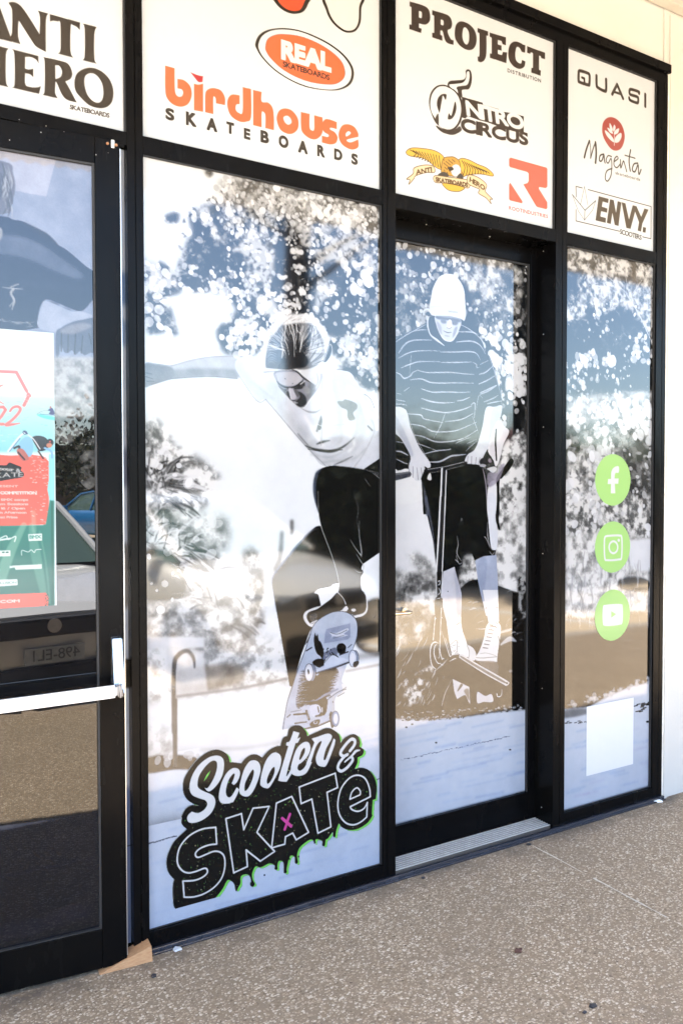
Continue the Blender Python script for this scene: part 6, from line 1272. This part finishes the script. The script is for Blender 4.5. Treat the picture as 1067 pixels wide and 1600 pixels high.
stroke(cv, [(330, 565), (332, 780)], 6, .95, F3, False); stroke(cv, [(378, 560), (368, 760), (385, 800)], 7, .95, F3, False); stroke(cv, [(345, 640), (358, 632), (356, 660), (345, 665)], 6, .95, F3, blur=.6); stroke(cv, [(350, 690), (362, 720), (345, 740)], 6, .92, F3)
fill(cv, [(322, 30), (376, 25), (374, 180), (366, 300), (372, 440), (330, 470), (312, 340), (320, 180)], (.10, .095, .09), F4)
for L, w_ in (([(322, 170), (314, 260), (306, 350)], 8), ([(370, 100), (362, 300), (358, 420), (375, 500)], 8), ([(330, 30), (372, 20)], 5), ([(320, 180), (330, 182)], 8), ([(372, 172), (378, 178)], 7), ([(345, 372), (320, 365), (296, 382), (284, 430), (286, 500), (300, 550), (325, 572)], [5, 10, 12, 10, 9, 8, 5]), ([(335, 378), (318, 400), (312, 450), (325, 500), (345, 530), (368, 528)], [4, 9, 10, 8, 8, 5]), ([(350, 410), (356, 470), (348, 490)], 6), ([(380, 490), (388, 496)], 8), ([(368, 540), (380, 542)], 7),
    ([(432, 515), (470, 495), (502, 490)], [4, 9, 6]), ([(400, 330), (440, 460)], 5), ([(372, 280), (430, 462), (445, 470)], [3, 9, 6])):
    stroke(cv, L, w_, (.95, .95, .96), F4, blur=.7)
fill(cv, [(450, 470), (505, 458), (530, 462), (700, 566), (880, 665), (888, 690), (878, 705), (860, 695), (800, 740), (700, 770), (600, 720), (456, 652), (360, 570), (440, 520), (490, 494)], (.085, .08, .078), F4, False, blur=.6)
fill(cv, [(510, 462), (530, 462), (620, 515), (700, 562), (880, 664), (892, 690), (872, 706), (840, 688), (690, 604), (520, 494), (508, 480)], (.93, .93, .94), F4); fill(cv, [(525, 472), (620, 528), (700, 575), (860, 668), (850, 680), (700, 598), (530, 492)], (.60, .58, .57), F4, blur=1.2); ell(cv, 878, 684, 7, 8, .3, F4)
stroke(cv, [(445, 472), (470, 462), (505, 458)], 7, .85, F4)
fill(cv, [(456, 650, 1), (586, 712, 1), (594, 852, 1), (575, 820), (552, 778), (492, 808, 1), (470, 750)], (.90, .90, .92), F4); fill(cv, [(495, 740), (520, 690), (535, 700), (500, 745)], .35, F4, blur=1.5); fill(cv, [(545, 740), (580, 730), (585, 820), (560, 775)], (.6, .57, .55), F4, blur=3)
fill(cv, [(650, 752), (710, 782), (758, 768), (770, 828), (700, 830), (648, 838)], (.90, .90, .92), F4); stroke(cv, [(800, 765), (805, 785), (825, 788), (838, 765), (838, 732)], [9, 9, 9, 7, 4], .93, F4)
stroke(cv, [(450, 658), (400, 760), (372, 860)], [4, 10, 8], (.78, .76, .76), F4, blur=1.5); stroke(cv, [(440, 700), (395, 880)], 5, .5, F4, blur=1.5); stroke(cv, [(560, 590), (580, 586)], 5, .5, F4); stroke(cv, [(388, 630), (386, 650)], 6, .6, F4)
# ground
row_grad(cv, [(-5, 955), (300, 965), (600, 935), (800, 905), (1045, 885), (1045, 2400), (-5, 2400)], (.945, .96, .99), (.91, .94, .99), F4, 1.5, False)
for i in range(120):
    x = rs.uniform(0, 1000); yb = 950-max(0, x-300)*.09; y = yb+rs.uniform(-45, 8)
    ell(cv, x, y, rs.uniform(4, 16), rs.uniform(3, 9), rs.choice([.92, .8, .6, .9, .1]), F4, 1.5, .8)
for i in range(110): x = rs.uniform(60, 560); y = 965-max(0, x-200)*.05+rs.uniform(-16, 12); ell(cv, x, y, rs.uniform(4, 14), rs.uniform(2, 6), rs.choice([.12, .2, .85]), F4, 1, .8)
Q3 = (580, 1050, .4564)
for i in range(60):
    t = i/60; x = 100+380*t; y = 303-83*t+rs.uniform(-2, 2); stroke(cv, [(x, y), (x+rs.uniform(2, 6), y-1)], rs.uniform(1, 3), (.35, .38, .48), Q3, False, alpha=.8*(1 if rs.random() > .2 else .2))
for i in range(60):
    y = rs.uniform(170, 500); x = rs.uniform(80, 500); L = rs.uniform(30, 140); stroke(cv, [(x, y), (x+L, y-.22*L)], rs.uniform(3, 9), (.80, .86, .97) if i % 2 else (.66, .74, .90), Q3, False, blur=3, alpha=.3)
for x, y in ((222, 243), (475, 267), (140, 180), (120, 190)): ell(cv, x, y, 4, 2.5, .25, Q3, .5)
grain(cv, 2)
o = film('printed_film', cv, M['film'], gam=1.4); o.data.transform(Matrix.Translation(-DR.location)); o.parent = DR
# ================================================================ right hand window print
G4 = (860, 360, .275); G5 = (860, 680, .375)
cv = Canvas((0, .015, 0), (1, 0, 0), XF+.0004, XG-.0004, .06, Z_T2-.0004, .0022, (.10, .10, .11))
rs = random.Random(17)
mottle(cv, [(90, 60), (620, 160), (620, 300), (420, 260), (90, 230)], 9, .30, .93, G4, 61, .42, .16, 3, sm=False)
mottle(cv, [(160, 250), (300, 230), (420, 280), (600, 300), (600, 640), (540, 560), (480, 470), (400, 430), (330, 460), (180, 400)], 9, .35, .92, G4, 62, .44, .16, 3)
mottle(cv, [(90, 360), (190, 400), (200, 480), (90, 520)], 8, .3, .92, G4, 63, .44, .15, 3); mottle(cv, [(90, 940), (620, 900), (620, 1600), (90, 1600)], 13, .60, .96, G4, 64, .46, .18, 4, sm=False)
mottle(cv, [(400, 1130), (610, 1250), (610, 1600), (480, 1600), (420, 1400)], 12, .40, .62, G4, 65, .55, .1, 5); mottle(cv, [(90, 1120), (420, 1080), (500, 1200), (90, 1260)], 10, .22, .7, G4, 66, .5, .14, 4)
for i in range(150):
    x = rs.uniform(95, 600); y = rs.uniform(90, 460); a = rs.uniform(.6, 2.2); L = rs.uniform(12, 46)
    if y > 300 and 330 > x > 200 and rs.random() < .5: continue
    if y > 200 and x < 150: continue
    stroke(cv, [(x, y), (x+L*.5*math.cos(a)+3, y+L*.5*math.sin(a)), (x+L*math.cos(a), y+L*math.sin(a))], [2, rs.uniform(7, 18), 2], rs.choice([.93, .85, .75, .95]), G4, blur=1.6, alpha=.75)
stroke(cv, [(470, 160), (475, 300), (465, 360)], [38, 34, 12], (.42, .40, .38), G4, blur=4, alpha=.8); stroke(cv, [(420, 340), (450, 390), (500, 470), (560, 600), (590, 660)], [4, 8, 8, 7, 5], .88, G4, blur=1)
for L in ([(420, 220), (450, 380)], [(520, 280), (450, 380)], [(600, 430), (560, 600)], [(300, 240), (440, 360)]): stroke(cv, L, 3.5, .9, G4, False, 1)
leaves(cv, [(95, 90), (600, 190), (600, 720), (95, 560)], 330, 4, 9, G4, 304, [.55, .8, .35, .92], .6, .5); leaves(cv, [(95, 900), (600, 900), (600, 1580), (95, 1580)], 420, 4, 10, G4, 305, [.6, .85, .4, .95, .5], .6)
bokeh(cv, [(240, 450), (320, 450), (320, 590), (270, 570)], 16, 2.5, 7, G4, 67, .95, 1); bokeh(cv, [(420, 600), (520, 580), (600, 660), (600, 740), (480, 740)], 44, 2.5, 7.5, G4, 68, .96, 1)
bokeh(cv, [(120, 720), (200, 680), (320, 680), (380, 740), (300, 790), (180, 820), (110, 800)], 60, 2.5, 7.5, G4, 69, .97, 1); bokeh(cv, [(95, 740), (200, 840), (190, 960), (95, 960)], 34, 1.8, 5, G4, 70, .93, 1)
bokeh(cv, [(200, 860), (420, 740), (440, 960), (220, 1000)], 54, 1.5, 4, G4, 71, .9, 1); bokeh(cv, [(320, 960), (480, 980), (600, 980), (600, 1240), (500, 1200), (360, 1100)], 110, 3, 8, G4, 72, .96, 1)
bokeh(cv, [(95, 1020), (300, 1040), (340, 1120), (95, 1120)], 60, 2.5, 6, G4, 73, .93, 1); bokeh(cv, [(95, 440), (600, 460), (600, 960), (95, 960)], 110, 1.0, 3.2, G4, 74, .85, 1, clump=.5)
bokeh(cv, [(90, 1150), (340, 1150), (360, 1600), (90, 1600)], 150, 2.5, 9, G4, 75, .88, 1, soft=1.5, clump=.42); bokeh(cv, [(420, 1240), (600, 1240), (600, 1600), (460, 1600)], 36, 2, 5.5, G4, 76, .88, 1)
mottle(cv, [(55, 250), (440, 250), (440, 440), (55, 440)], 10, .52, .94, G5, 77, .48, .14, 4, sm=False); bokeh(cv, [(55, 250), (440, 250), (440, 420), (55, 420)], 90, 2.5, 7, G5, 78, .88, 1, soft=1.5, clump=.45)
mottle(cv, [(55, 420), (180, 410), (440, 430), (440, 770), (55, 800)], 12, .62, .97, G5, 79, .36, .2, 5, sm=False); fill(cv, [(330, 450), (440, 440), (440, 560), (340, 550)], .97, G5, blur=5)
fill(cv, [(285, 605), (350, 590), (410, 610), (400, 650), (300, 640)], .22, G5, blur=5, alpha=.85)
fill(cv, [(50, 790), (150, 770), (300, 740), (440, 770), (440, 1010), (300, 1080), (50, 1150)], DKP, G5, blur=8)
for i in range(130):
    x = rs.uniform(58, 435); y = rs.uniform(560, 830); L = rs.uniform(40, 110)
    stroke(cv, [(x, y), (x+rs.uniform(-8, 8), y-L*.5), (x+rs.uniform(-16, 16), y-L)], [2, rs.uniform(4, 9), 2], rs.choice([.95, .9, .72, .6, .8]), G5, blur=2, alpha=.55)
for i in range(26): x = rs.uniform(240, 360); y = rs.uniform(850, 980); stroke(cv, [(x, y), (x+20, y-8), (x+50, y+4)], [2, 8, 2], .55, G5, blur=2.5, alpha=.35)
row_grad(cv, [(50, 1140), (160, 1130), (240, 1085), (330, 1045), (440, 1020), (440, 1640), (50, 1640)], (.96, .97, .99), (.91, .94, .99), G5, 2, False)
for i in range(40): x = rs.uniform(60, 430); y = 1140-(x-60)*.32+rs.uniform(-22, 4); ell(cv, x, y, rs.uniform(4, 12), rs.uniform(4, 14), rs.choice([.92, .85]), G5, 2, .8)
fill(cv, [(50, 1150), (140, 1140), (160, 1160), (50, 1180)], .55, G5, blur=4, alpha=.7)
for i in range(26): x = rs.uniform(345, 435); y = 1142-(x-345)*.25+rs.uniform(-18, 18); stroke(cv, [(x, y), (x+14, y-3)], 4, .1, G5, False, .8)
for i in range(12): x = rs.uniform(60, 150); y = 1198+rs.uniform(-5, 5); stroke(cv, [(x, y), (x+10, y-2)], 2.5, .3, G5, False, .8)
ell(cv, 404, 1195, 6, 4, .12, G5, 1)
for i in range(40): y = rs.uniform(1220, 1540); x = rs.uniform(60, 400); stroke(cv, [(x, y), (x+60, y-14)], rs.uniform(4, 9), rs.choice([(.80, .86, .97), (.84, .82, .93), (.70, .79, .93)]), G5, False, blur=4, alpha=.35)
grain(cv, 3)
W3 = to_frame(film('printed_window', cv, M['film'], gam=1.5), 'narrow window printed with blurred leaves and long grass')
def decal_disc(cx, cy, painter, label):
    X, Z = cv.loc(cx, cy); r_ = .1035
    d = Canvas((0, .0142, 0), (1, 0, 0), X-r_-.004, X+r_+.004, Z-r_-.004, Z+r_+.004, .0016, (.76, .95, .58)); d.alpha = np.zeros((d.H, d.W), np.float32)
    th = np.linspace(0, 2*math.pi, 72, endpoint=False); q = np.c_[d.W/2+r_/d.px*np.cos(th), d.H/2+r_/d.pz*np.sin(th)]
    x0, y0, m = raster([q], d.W, d.H); comp(d, x0, y0, m, (.76, .95, .58)); painter(d)
    o = film('social_icon', d, M['decal'], None, True); o.data.transform(Matrix.Translation(-FR.location)); o.parent = W3; o['label'] = label
WI = (.975, .985, .975)
decal_disc(957.6, 749.8, lambda d: fill(d, [(284, 130), (284, 155), (270, 158), (267, 180, 1), (284, 180, 1), (282, 202, 1), (268, 202, 1), (270, 242, 1), (251, 242, 1), (252, 203, 1), (238, 203, 1), (240, 182, 1), (252, 182, 1), (254, 150), (266, 133)], WI, G5), 'round green sticker with a white letter f')
def ig(d):
    stroke(d, [(236, 420, 1), (285, 418), (297, 430), (296, 508), (284, 518), (238, 521), (226, 510), (225, 432)], 8.5, WI, G5, closed=True)
    stroke(d, [(262+18*math.cos(a/8*math.pi*2), 467+25*math.sin(a/8*math.pi*2)) for a in range(8)], 8.5, WI, G5, closed=True); ell(d, 284, 438, 5, 6.5, WI, G5)
decal_disc(957.1, 854.8, ig, 'round green sticker with a white camera outline')
def yt(d):
    fill(d, [(218, 718), (232, 707), (290, 704), (301, 716), (300, 780), (284, 791), (230, 795), (218, 783)], WI, G5); fill(d, [(253, 734), (273, 746), (253, 761)], (.76, .95, .58), G5, False)
decal_disc(956.8, 961.3, yt, 'round green sticker with a white play button')
a_ = cv.loc(860+150*.375, 680+1137*.375); b_ = cv.loc(860+343*.375, 680+1367*.375)
b = MB(); b.box(a_[0], b_[0], .0138, .0146, b_[1]-.004, a_[1]+.004); o = loc(b, 'square_sticker', simple('white_square_vinyl', (.43, .435, .44), .4, 0, .01), FR); o.parent = W3; o['label'] = 'blank white square sticker low on the glass'
# ================================================================ film behind the left door glass
H3 = (0, 180, .275); H4 = (0, 500, .3125); H5 = (0, 940, .4127)
cv = Canvas((HX+DIN[0]*.012, HY+DIN[1]*.012, 0), DA, .0624, uG, zGb, zGt, .0022, (.30, .30, .33))
rs = random.Random(23); BGc = (.56, .60, .70)  # background tone has the mirrored sky's blue mixed in
LFT = -400
fill(cv, [(LFT, 100), (600, 200), (600, 1620), (LFT, 1620)], BGc, H3, False)
fill(cv, [(LFT, 100), (345, 150), (262, 460), (100, 430), (LFT, 400)], (.68, .70, .78), H3, False, blur=1)
fill(cv, [(LFT, 240), (20, 260), (75, 330), (85, 430), (60, 505), (20, 560), (LFT, 560)], (.42, .42, .46), H3, blur=2)
for i in range(30): x = rs.uniform(-30, 60); y = rs.uniform(260, 480); stroke(cv, [(x, y), (x+14, y+60), (x+rs.uniform(-20, 20), y+110)], [3, 9, 3], rs.choice([.75, .3, .6, .25]), H3, blur=1.5, alpha=.7)
fill(cv, [(LFT, 540), (0, 570), (70, 590), (130, 602), (200, 650), (255, 690), (300, 720), (380, 765), (480, 850), (545, 905), (548, 1010), (500, 1080), (460, 1112), (400, 1095), (330, 1065), (265, 1045), (232, 1080), (215, 1150), (203, 1210), (LFT, 1210)], (.08, .11, .18), H3)  # arm colour carries added blue of the sky reflected in the glass
for i in range(70): x = rs.uniform(-20, 480); y = 640+x*.55+rs.uniform(-20, 330); stroke(cv, [(x, y), (x+rs.uniform(20, 80), y+rs.uniform(4, 34))], rs.uniform(4, 16), rs.choice([(.05, .08, .14), (.16, .19, .27), (.22, .25, .33)]), H3, False, 7, .4)
fill(cv, [(LFT, 660), (60, 680), (230, 730), (380, 830), (470, 905), (440, 930), (300, 880), (100, 800), (LFT, 740)], (.34, .37, .45), H3, blur=9, alpha=.9); fill(cv, [(-40, 640), (10, 640), (8, 700), (-40, 720)], .6, H3, blur=3)
fill(cv, [(130, 605), (240, 690), (330, 740), (300, 700), (250, 660)], (.10, .10, .12), H3, blur=3)
stroke(cv, [(15, 977), (60, 982), (130, 985)], [4, 7, 4], .62, H3); stroke(cv, [(78, 985), (62, 1010), (80, 1050), (68, 1102)], [14, 12, 13, 5], .62, H3, blur=.6); stroke(cv, [(60, 975), (85, 965), (105, 958)], 7, .6, H3); stroke(cv, [(75, 1060), (55, 1085)], 6, .6, H3)
for i in range(24): x = rs.uniform(-20, 180); y = 1165+x*.12+rs.uniform(-10, 26); stroke(cv, [(x, y), (x+rs.uniform(16, 50), y+rs.uniform(-6, 6))], [2, 6, 2], rs.choice([.75, .55, .3]), H3, False, .8)
fill(cv, [(215, 1200), (235, 1090), (265, 1055), (400, 1110), (470, 1115), (550, 1150), (550, 1200), (380, 1185), (320, 1230)], (.64, .67, .75), H3)
fill(cv, [(318, 1235), (350, 1205), (400, 1178), (460, 1162), (560, 1162), (560, 1330), (510, 1350), (480, 1362), (455, 1340), (430, 1360), (410, 1335), (385, 1350), (365, 1345), (345, 1300), (335, 1365), (318, 1370)], (.33, .36, .43), H3)
for L in ([(350, 1230), (348, 1340)], [(388, 1240), (386, 1345)], [(430, 1240), (424, 1355)], [(470, 1250), (462, 1350)], [(505, 1240), (520, 1300)]): stroke(cv, L, 6, .2, H3, blur=1.5)
fill(cv, [(340, 1230), (400, 1190), (480, 1180), (520, 1200), (420, 1240)], (.50, .5, .54), H3, blur=5)
mottle(cv, [(LFT, 185), (600, 185), (600, 500), (LFT, 500)], 10, .46, .72, H4, 81, .48, .2, 3, sm=False); bokeh(cv, [(290, 200), (490, 220), (490, 480), (290, 480)], 34, 3, 7, H4, 82, .74, .82, soft=2, alpha=.5)
mottle(cv, [(LFT, 488), (600, 488), (600, 1200), (LFT, 1200)], 13, .07, .42, H4, 83, .58, .14, 4, sm=False); bokeh(cv, [(280, 490), (490, 500), (490, 720), (430, 700), (280, 640)], 24, 3, 7, H4, 84, .36, .5, soft=2, alpha=.55)
fill(cv, [(272, 680), (340, 740), (435, 845), (495, 850), (495, 1250), (LFT, 1250), (LFT, 680)], (.06, .06, .07), H4, blur=1.5)
stroke(cv, [(475, 235), (483, 228), (478, 250)], 5, .1, H4); stroke(cv, [(462, 440), (485, 444)], 5, .1, H4)
fill(cv, [(LFT, 0), (400, 0), (400, 800), (LFT, 900)], (.07, .07, .085), H5, False, blur=2)
for i in range(30): x = rs.uniform(-40, 340); y = rs.uniform(230, 330); stroke(cv, [(x, y), (x+20, y+50)], rs.uniform(4, 12), .12, H5, False, 4, .6)
fill(cv, [(LFT, 430+100), (375, 400), (375, 800), (LFT, 900)], (.045, .04, .035), H5, False, blur=2)
row_grad(cv, [(LFT, 880), (22, 868), (375, 792), (375, 1500), (LFT, 1500)], (.03, .035, .085), (.015, .02, .06), H5, 2, False)
stroke(cv, [(LFT, 1120), (180, 1010), (375, 965)], 3, (.22, .24, .33), H5, False, 1.5, .7); stroke(cv, [(125, 1028), (148, 1021)], 6, .02, H5); stroke(cv, [(112, 1104), (135, 1100)], 4, .02, H5)
fill(cv, [(LFT, 1280), (80, 1215), (180, 1190), (260, 1150), (330, 1150), (345, 1165), (335, 1200), (250, 1215), (150, 1255), (60, 1280), (LFT, 1340)], (.07, .075, .13), H5, blur=2, alpha=.7); fill(cv, [(LFT, 870), (22, 868), (22, 1115), (LFT, 1130)], (.07, .07, .10), H5, False, 1, .7)
grain(cv, 4)
inv = (Matrix.Translation((HX, HY, 0)) @ Matrix.Rotation(-A5, 4, 'Z')).inverted()
o = film('printed_film', cv, M['film_door']); o.data.transform(inv); o.parent = DL
# ================================================================ event poster taped inside the door glass
J1 = (0, 500, .125); J2 = (0, 700, .1625)
pc = Canvas((HX+DIN[0]*.0105, HY+DIN[1]*.0105, 0), DA, 0, 1, 0, 2, .01)
u1 = pc.loc(86.3, 730)[0]; zt = pc.loc(86, 520)[1]; zb = pc.loc(86, 946)[1]; u0 = u1-(zt-zb)/1.414
pc = Canvas((HX+DIN[0]*.0105, HY+DIN[1]*.0105, 0), DA, u0, u1, zb, zt, .0015, (.93, .98, .99))
rs = random.Random(31)
row_grad(pc, [(-900, -100), (690, 160), (690, 960), (-900, 960)], (.90, .97, .985), (.985, .99, .985), J1, 1, False)
row_grad(pc, [(-900, 920), (690, 955), (690, 1650), (-900, 1650)], (.84, .955, .965), (.55, .86, .90), J1, 2, False)
for i in range(150): x = rs.uniform(-600, 680); y = rs.uniform(1000, 1640); stroke(pc, [(x, y), (x+rs.uniform(20, 60), y+rs.uniform(-8, 8))], rs.uniform(3, 10), rs.choice([(.93, .985, .99), (.5, .83, .87), (.66, .90, .93)]), J1, False, 2, .5)
PK = (.985, .52, .51)
for L in ([(-240, 640), (0, 640), (205, 650), (335, 890)], [(355, 925), (345, 975), (300, 1065)]): stroke(pc, L, 40, PK, J1, False)
ell(pc, 372, 945, 20, 20, PK, J1); stroke(pc, [(-60, 870), (0, 825), (45, 808)], [30, 22, 8], PK, J1)
for i in range(20): x = 310+rs.uniform(-25, 50); y = rs.uniform(890, 1040); ell(pc, x, y, 6, 4, (.98, .9, .9), J1)
stroke(pc, [(-60, 1130), (-20, 1090), (40, 1085), (70, 1120), (20, 1200), (-70, 1300), (-30, 1300), (40, 1300)], 36, PK, J1, False)
stroke(pc, [(125, 1140), (160, 1095), (220, 1080), (255, 1110), (225, 1170), (150, 1250), (75, 1310), (150, 1305), (250, 1288)], [24, 30, 34, 36, 34, 34, 36, 30, 10], PK, J1)
stroke(pc, [(-20, 1010), (50, 1050)], [20, 8], PK, J1)
fill(pc, [(460, 1175), (560, 1185), (690, 1215), (690, 1250), (600, 1240), (500, 1210)], (.45, .88, .86), J1, blur=1); stroke(pc, [(465, 1172), (520, 1140), (580, 1130), (610, 1125)], 6, .6, J1); fill(pc, [(600, 1130), (630, 1100), (660, 1105), (680, 1160), (670, 1182), (610, 1172), (630, 1140)], (.28, .30, .50), J1); ell(pc, 632, 1088, 13, 13, (.75, .45, .45), J1); stroke(pc, [(500, 1172), (690, 1190)], 5, (.25, .35, .6), J1)
# rider with bike over the red block
fill(pc, [(0, 65), (100, 72), (300, 62), (420, 80), (470, 130), (470, 640), (440, 735), (0, 755), (-700, 790), (-700, 65)], (.985, .44, .38), J2, False)
for i in range(90): x = rs.uniform(290, 480); y = rs.uniform(80, 350) if i < 60 else rs.uniform(350, 740); c_ = rs.choice([(.98, .66, .62), (.97, .85, .83)]) if x < 440 else rs.choice([(.65, .92, .92), (.5, .85, .86)]); stroke(pc, [(x, y), (x+rs.uniform(5, 22), y+rs.uniform(-5, 8))], rs.uniform(3, 9), c_, J2, False, .6, .9)
fill(pc, [(470, 60), (525, 60), (522, 520), (478, 510), (455, 400), (470, 300)], (.62, .92, .93), J2, False, .5)
row_grad(pc, [(-700, 770), (0, 752), (440, 738), (478, 500), (522, 508), (522, 1540), (-700, 1600)], (.20, .56, .51), (.10, .43, .39), J2, .6, False)
for L, w_, al in (([(230, 740), (100, 1000), (0, 1260)], [50, 90, 110], .45), ([(300, 740), (340, 1000), (420, 1400)], [40, 90, 60], .30), ([(320, 620), (330, 800)], 40, .3), ([(380, 800), (440, 1100), (480, 1500)], [10, 14, 14], .35)): stroke(pc, L, w_, (.72, .86, .76), J2, blur=5, alpha=al)
stroke(pc, [(500, 520), (505, 900), (515, 1500)], [20, 26, 20], (.08, .40, .34), J2, False, 2, .7)
fill(pc, [(-700, 1430), (0, 1410), (440, 1392), (470, 1440), (462, 1520), (0, 1556), (-700, 1600)], (.985, .42, .36), J2, False)
for i in range(16): x = rs.uniform(435, 475); y = rs.uniform(1400, 1530); ell(pc, x, y, 7, 5, (.15, .35, .32), J2)
# rider
fill(pc, [(230, 1560), (300, 1470), (380, 1470), (415, 1560), (400, 1680), (330, 1720), (240, 1680)], (.56, .78, .93), J1); fill(pc, [(400, 1470), (470, 1445), (550, 1460), (600, 1510), (600, 1600), (500, 1640), (440, 1560)], (.12, .12, .16), J1)
ell(pc, 625, 1530, 44, 46, (.13, .11, .13), J1); ell(pc, 615, 1565, 36, 30, (.80, .52, .42), J1); ell(pc, 626, 1520, 12, 10, (.85, .3, .3), J1)
for L, w_, c_ in (([(100, 1640), (240, 1460), (320, 1405)], 20, (.93, .95, .98)), ([(120, 1640), (250, 1480)], 8, (.35, .4, .65)), ([(345, 1430), (420, 1490), (500, 1610)], 14, (.9, .9, .93)), ([(300, 1390), (340, 1420)], 16, (.2, .25, .5)), ([(180, 1600), (240, 1580), (230, 1660)], 26, (.12, .12, .16)), ([(560, 1600), (640, 1640), (650, 1720)], 26, (.55, .75, .92)), ([(480, 1640), (540, 1730)], 20, (.3, .2, .2))): stroke(pc, L, w_, c_, J1)
stroke(pc, [(285, 1400), (310, 1385), (335, 1400), (325, 1425), (300, 1425), (285, 1400)], 8, (.2, .25, .4), J1)
fill(pc, [(160, 20), (220, 10), (280, 100), (240, 125), (200, 110)], (.75, .42, .38), J2); stroke(pc, [(175, 40), (235, 110)], 16, (.25, .15, .18), J2)
# small shop logo and wording
fill(pc, [(-60, 190), (0, 165), (60, 165), (90, 140), (150, 160), (205, 185), (200, 215), (228, 240), (215, 280), (100, 300), (-20, 320), (-100, 320)], (.06, .06, .06), J2); text(pc, 'Scooter &', (-60, 175), (195, 200), (-60, 205), (.97, .97, .97), J2, .05, .0); text(pc, 'SKATE', (-100, 245), (222, 232), (-100, 288), (.80, .80, .80), J2, .03, .04)
WP = (1.0, .95, .93)
text(pc, 'PRESENT', (-75, 357), (172, 358), (-75, 374), WP, J2, .06, .12); text(pc, 'SKATEPARK COMPETITION', (-330, 418), (352, 420), (-330, 442), WP, J2, .12, .08)
for s_, y, x1 in (('Scooter & BMX comps', 487, 270), ('Judged Jam Sessions', 528, 270), ('U 7 / 12 / 16 / Open', 570, 240), ('Best Trick in Afternoon', 610, 254), ('Great Prizes', 655, 168)): text(pc, s_, (-235 if len(s_) > 15 else -60, y), (x1, y), (-235 if len(s_) > 15 else -60, y+20), WP, J2, .06, .06)
fill(pc, [(272, 830), (404, 822), (404, 890), (276, 895)], (.95, .98, .97), J2, False); text(pc, 'BMX', (284, 842), (394, 838), (284, 872), (.3, .62, .55), J2, .08)
stroke(pc, [(0, 870), (60, 845), (80, 880), (150, 850), (140, 900)], 10, (.95, .98, .97), J2); stroke(pc, [(0, 885), (100, 870)], 16, (.93, .97, .96), J2, False); fill(pc, [(-200, 990), (100, 985), (100, 1040), (-200, 1048)], (.95, .98, .97), J2, False)
for x in (25, 62): stroke(pc, [(x, 1005), (x+14, 1003)], 14, (.2, .45, .4), J2, False)
stroke(pc, [(208, 1030), (212, 985), (270, 1000), (300, 980), (330, 1005), (345, 980), (395, 975)], 7, (.93, .97, .96), J2, True); fill(pc, [(92, 1135), (200, 1128), (402, 1118), (402, 1162), (150, 1172), (140, 1150), (92, 1158)], (.90, .95, .93), J2, False)
fill(pc, [(-200, 1275), (0, 1268), (166, 1262), (170, 1318), (0, 1332), (-200, 1340)], (.95, .98, .97), J2, False); text(pc, 'INCLUSION', (-70, 1290), (158, 1282), (-70, 1312), (.25, .5, .45), J2, .02, .05)
text(pc, 'I.COM', (-30, 1468), (188, 1458), (-30, 1492), WP, J2, .09, .08)
po = film('poster', pc, M['poster']); tag(po, 'glossy event poster with red 22 over turquoise sea, on the glass door', 'poster')
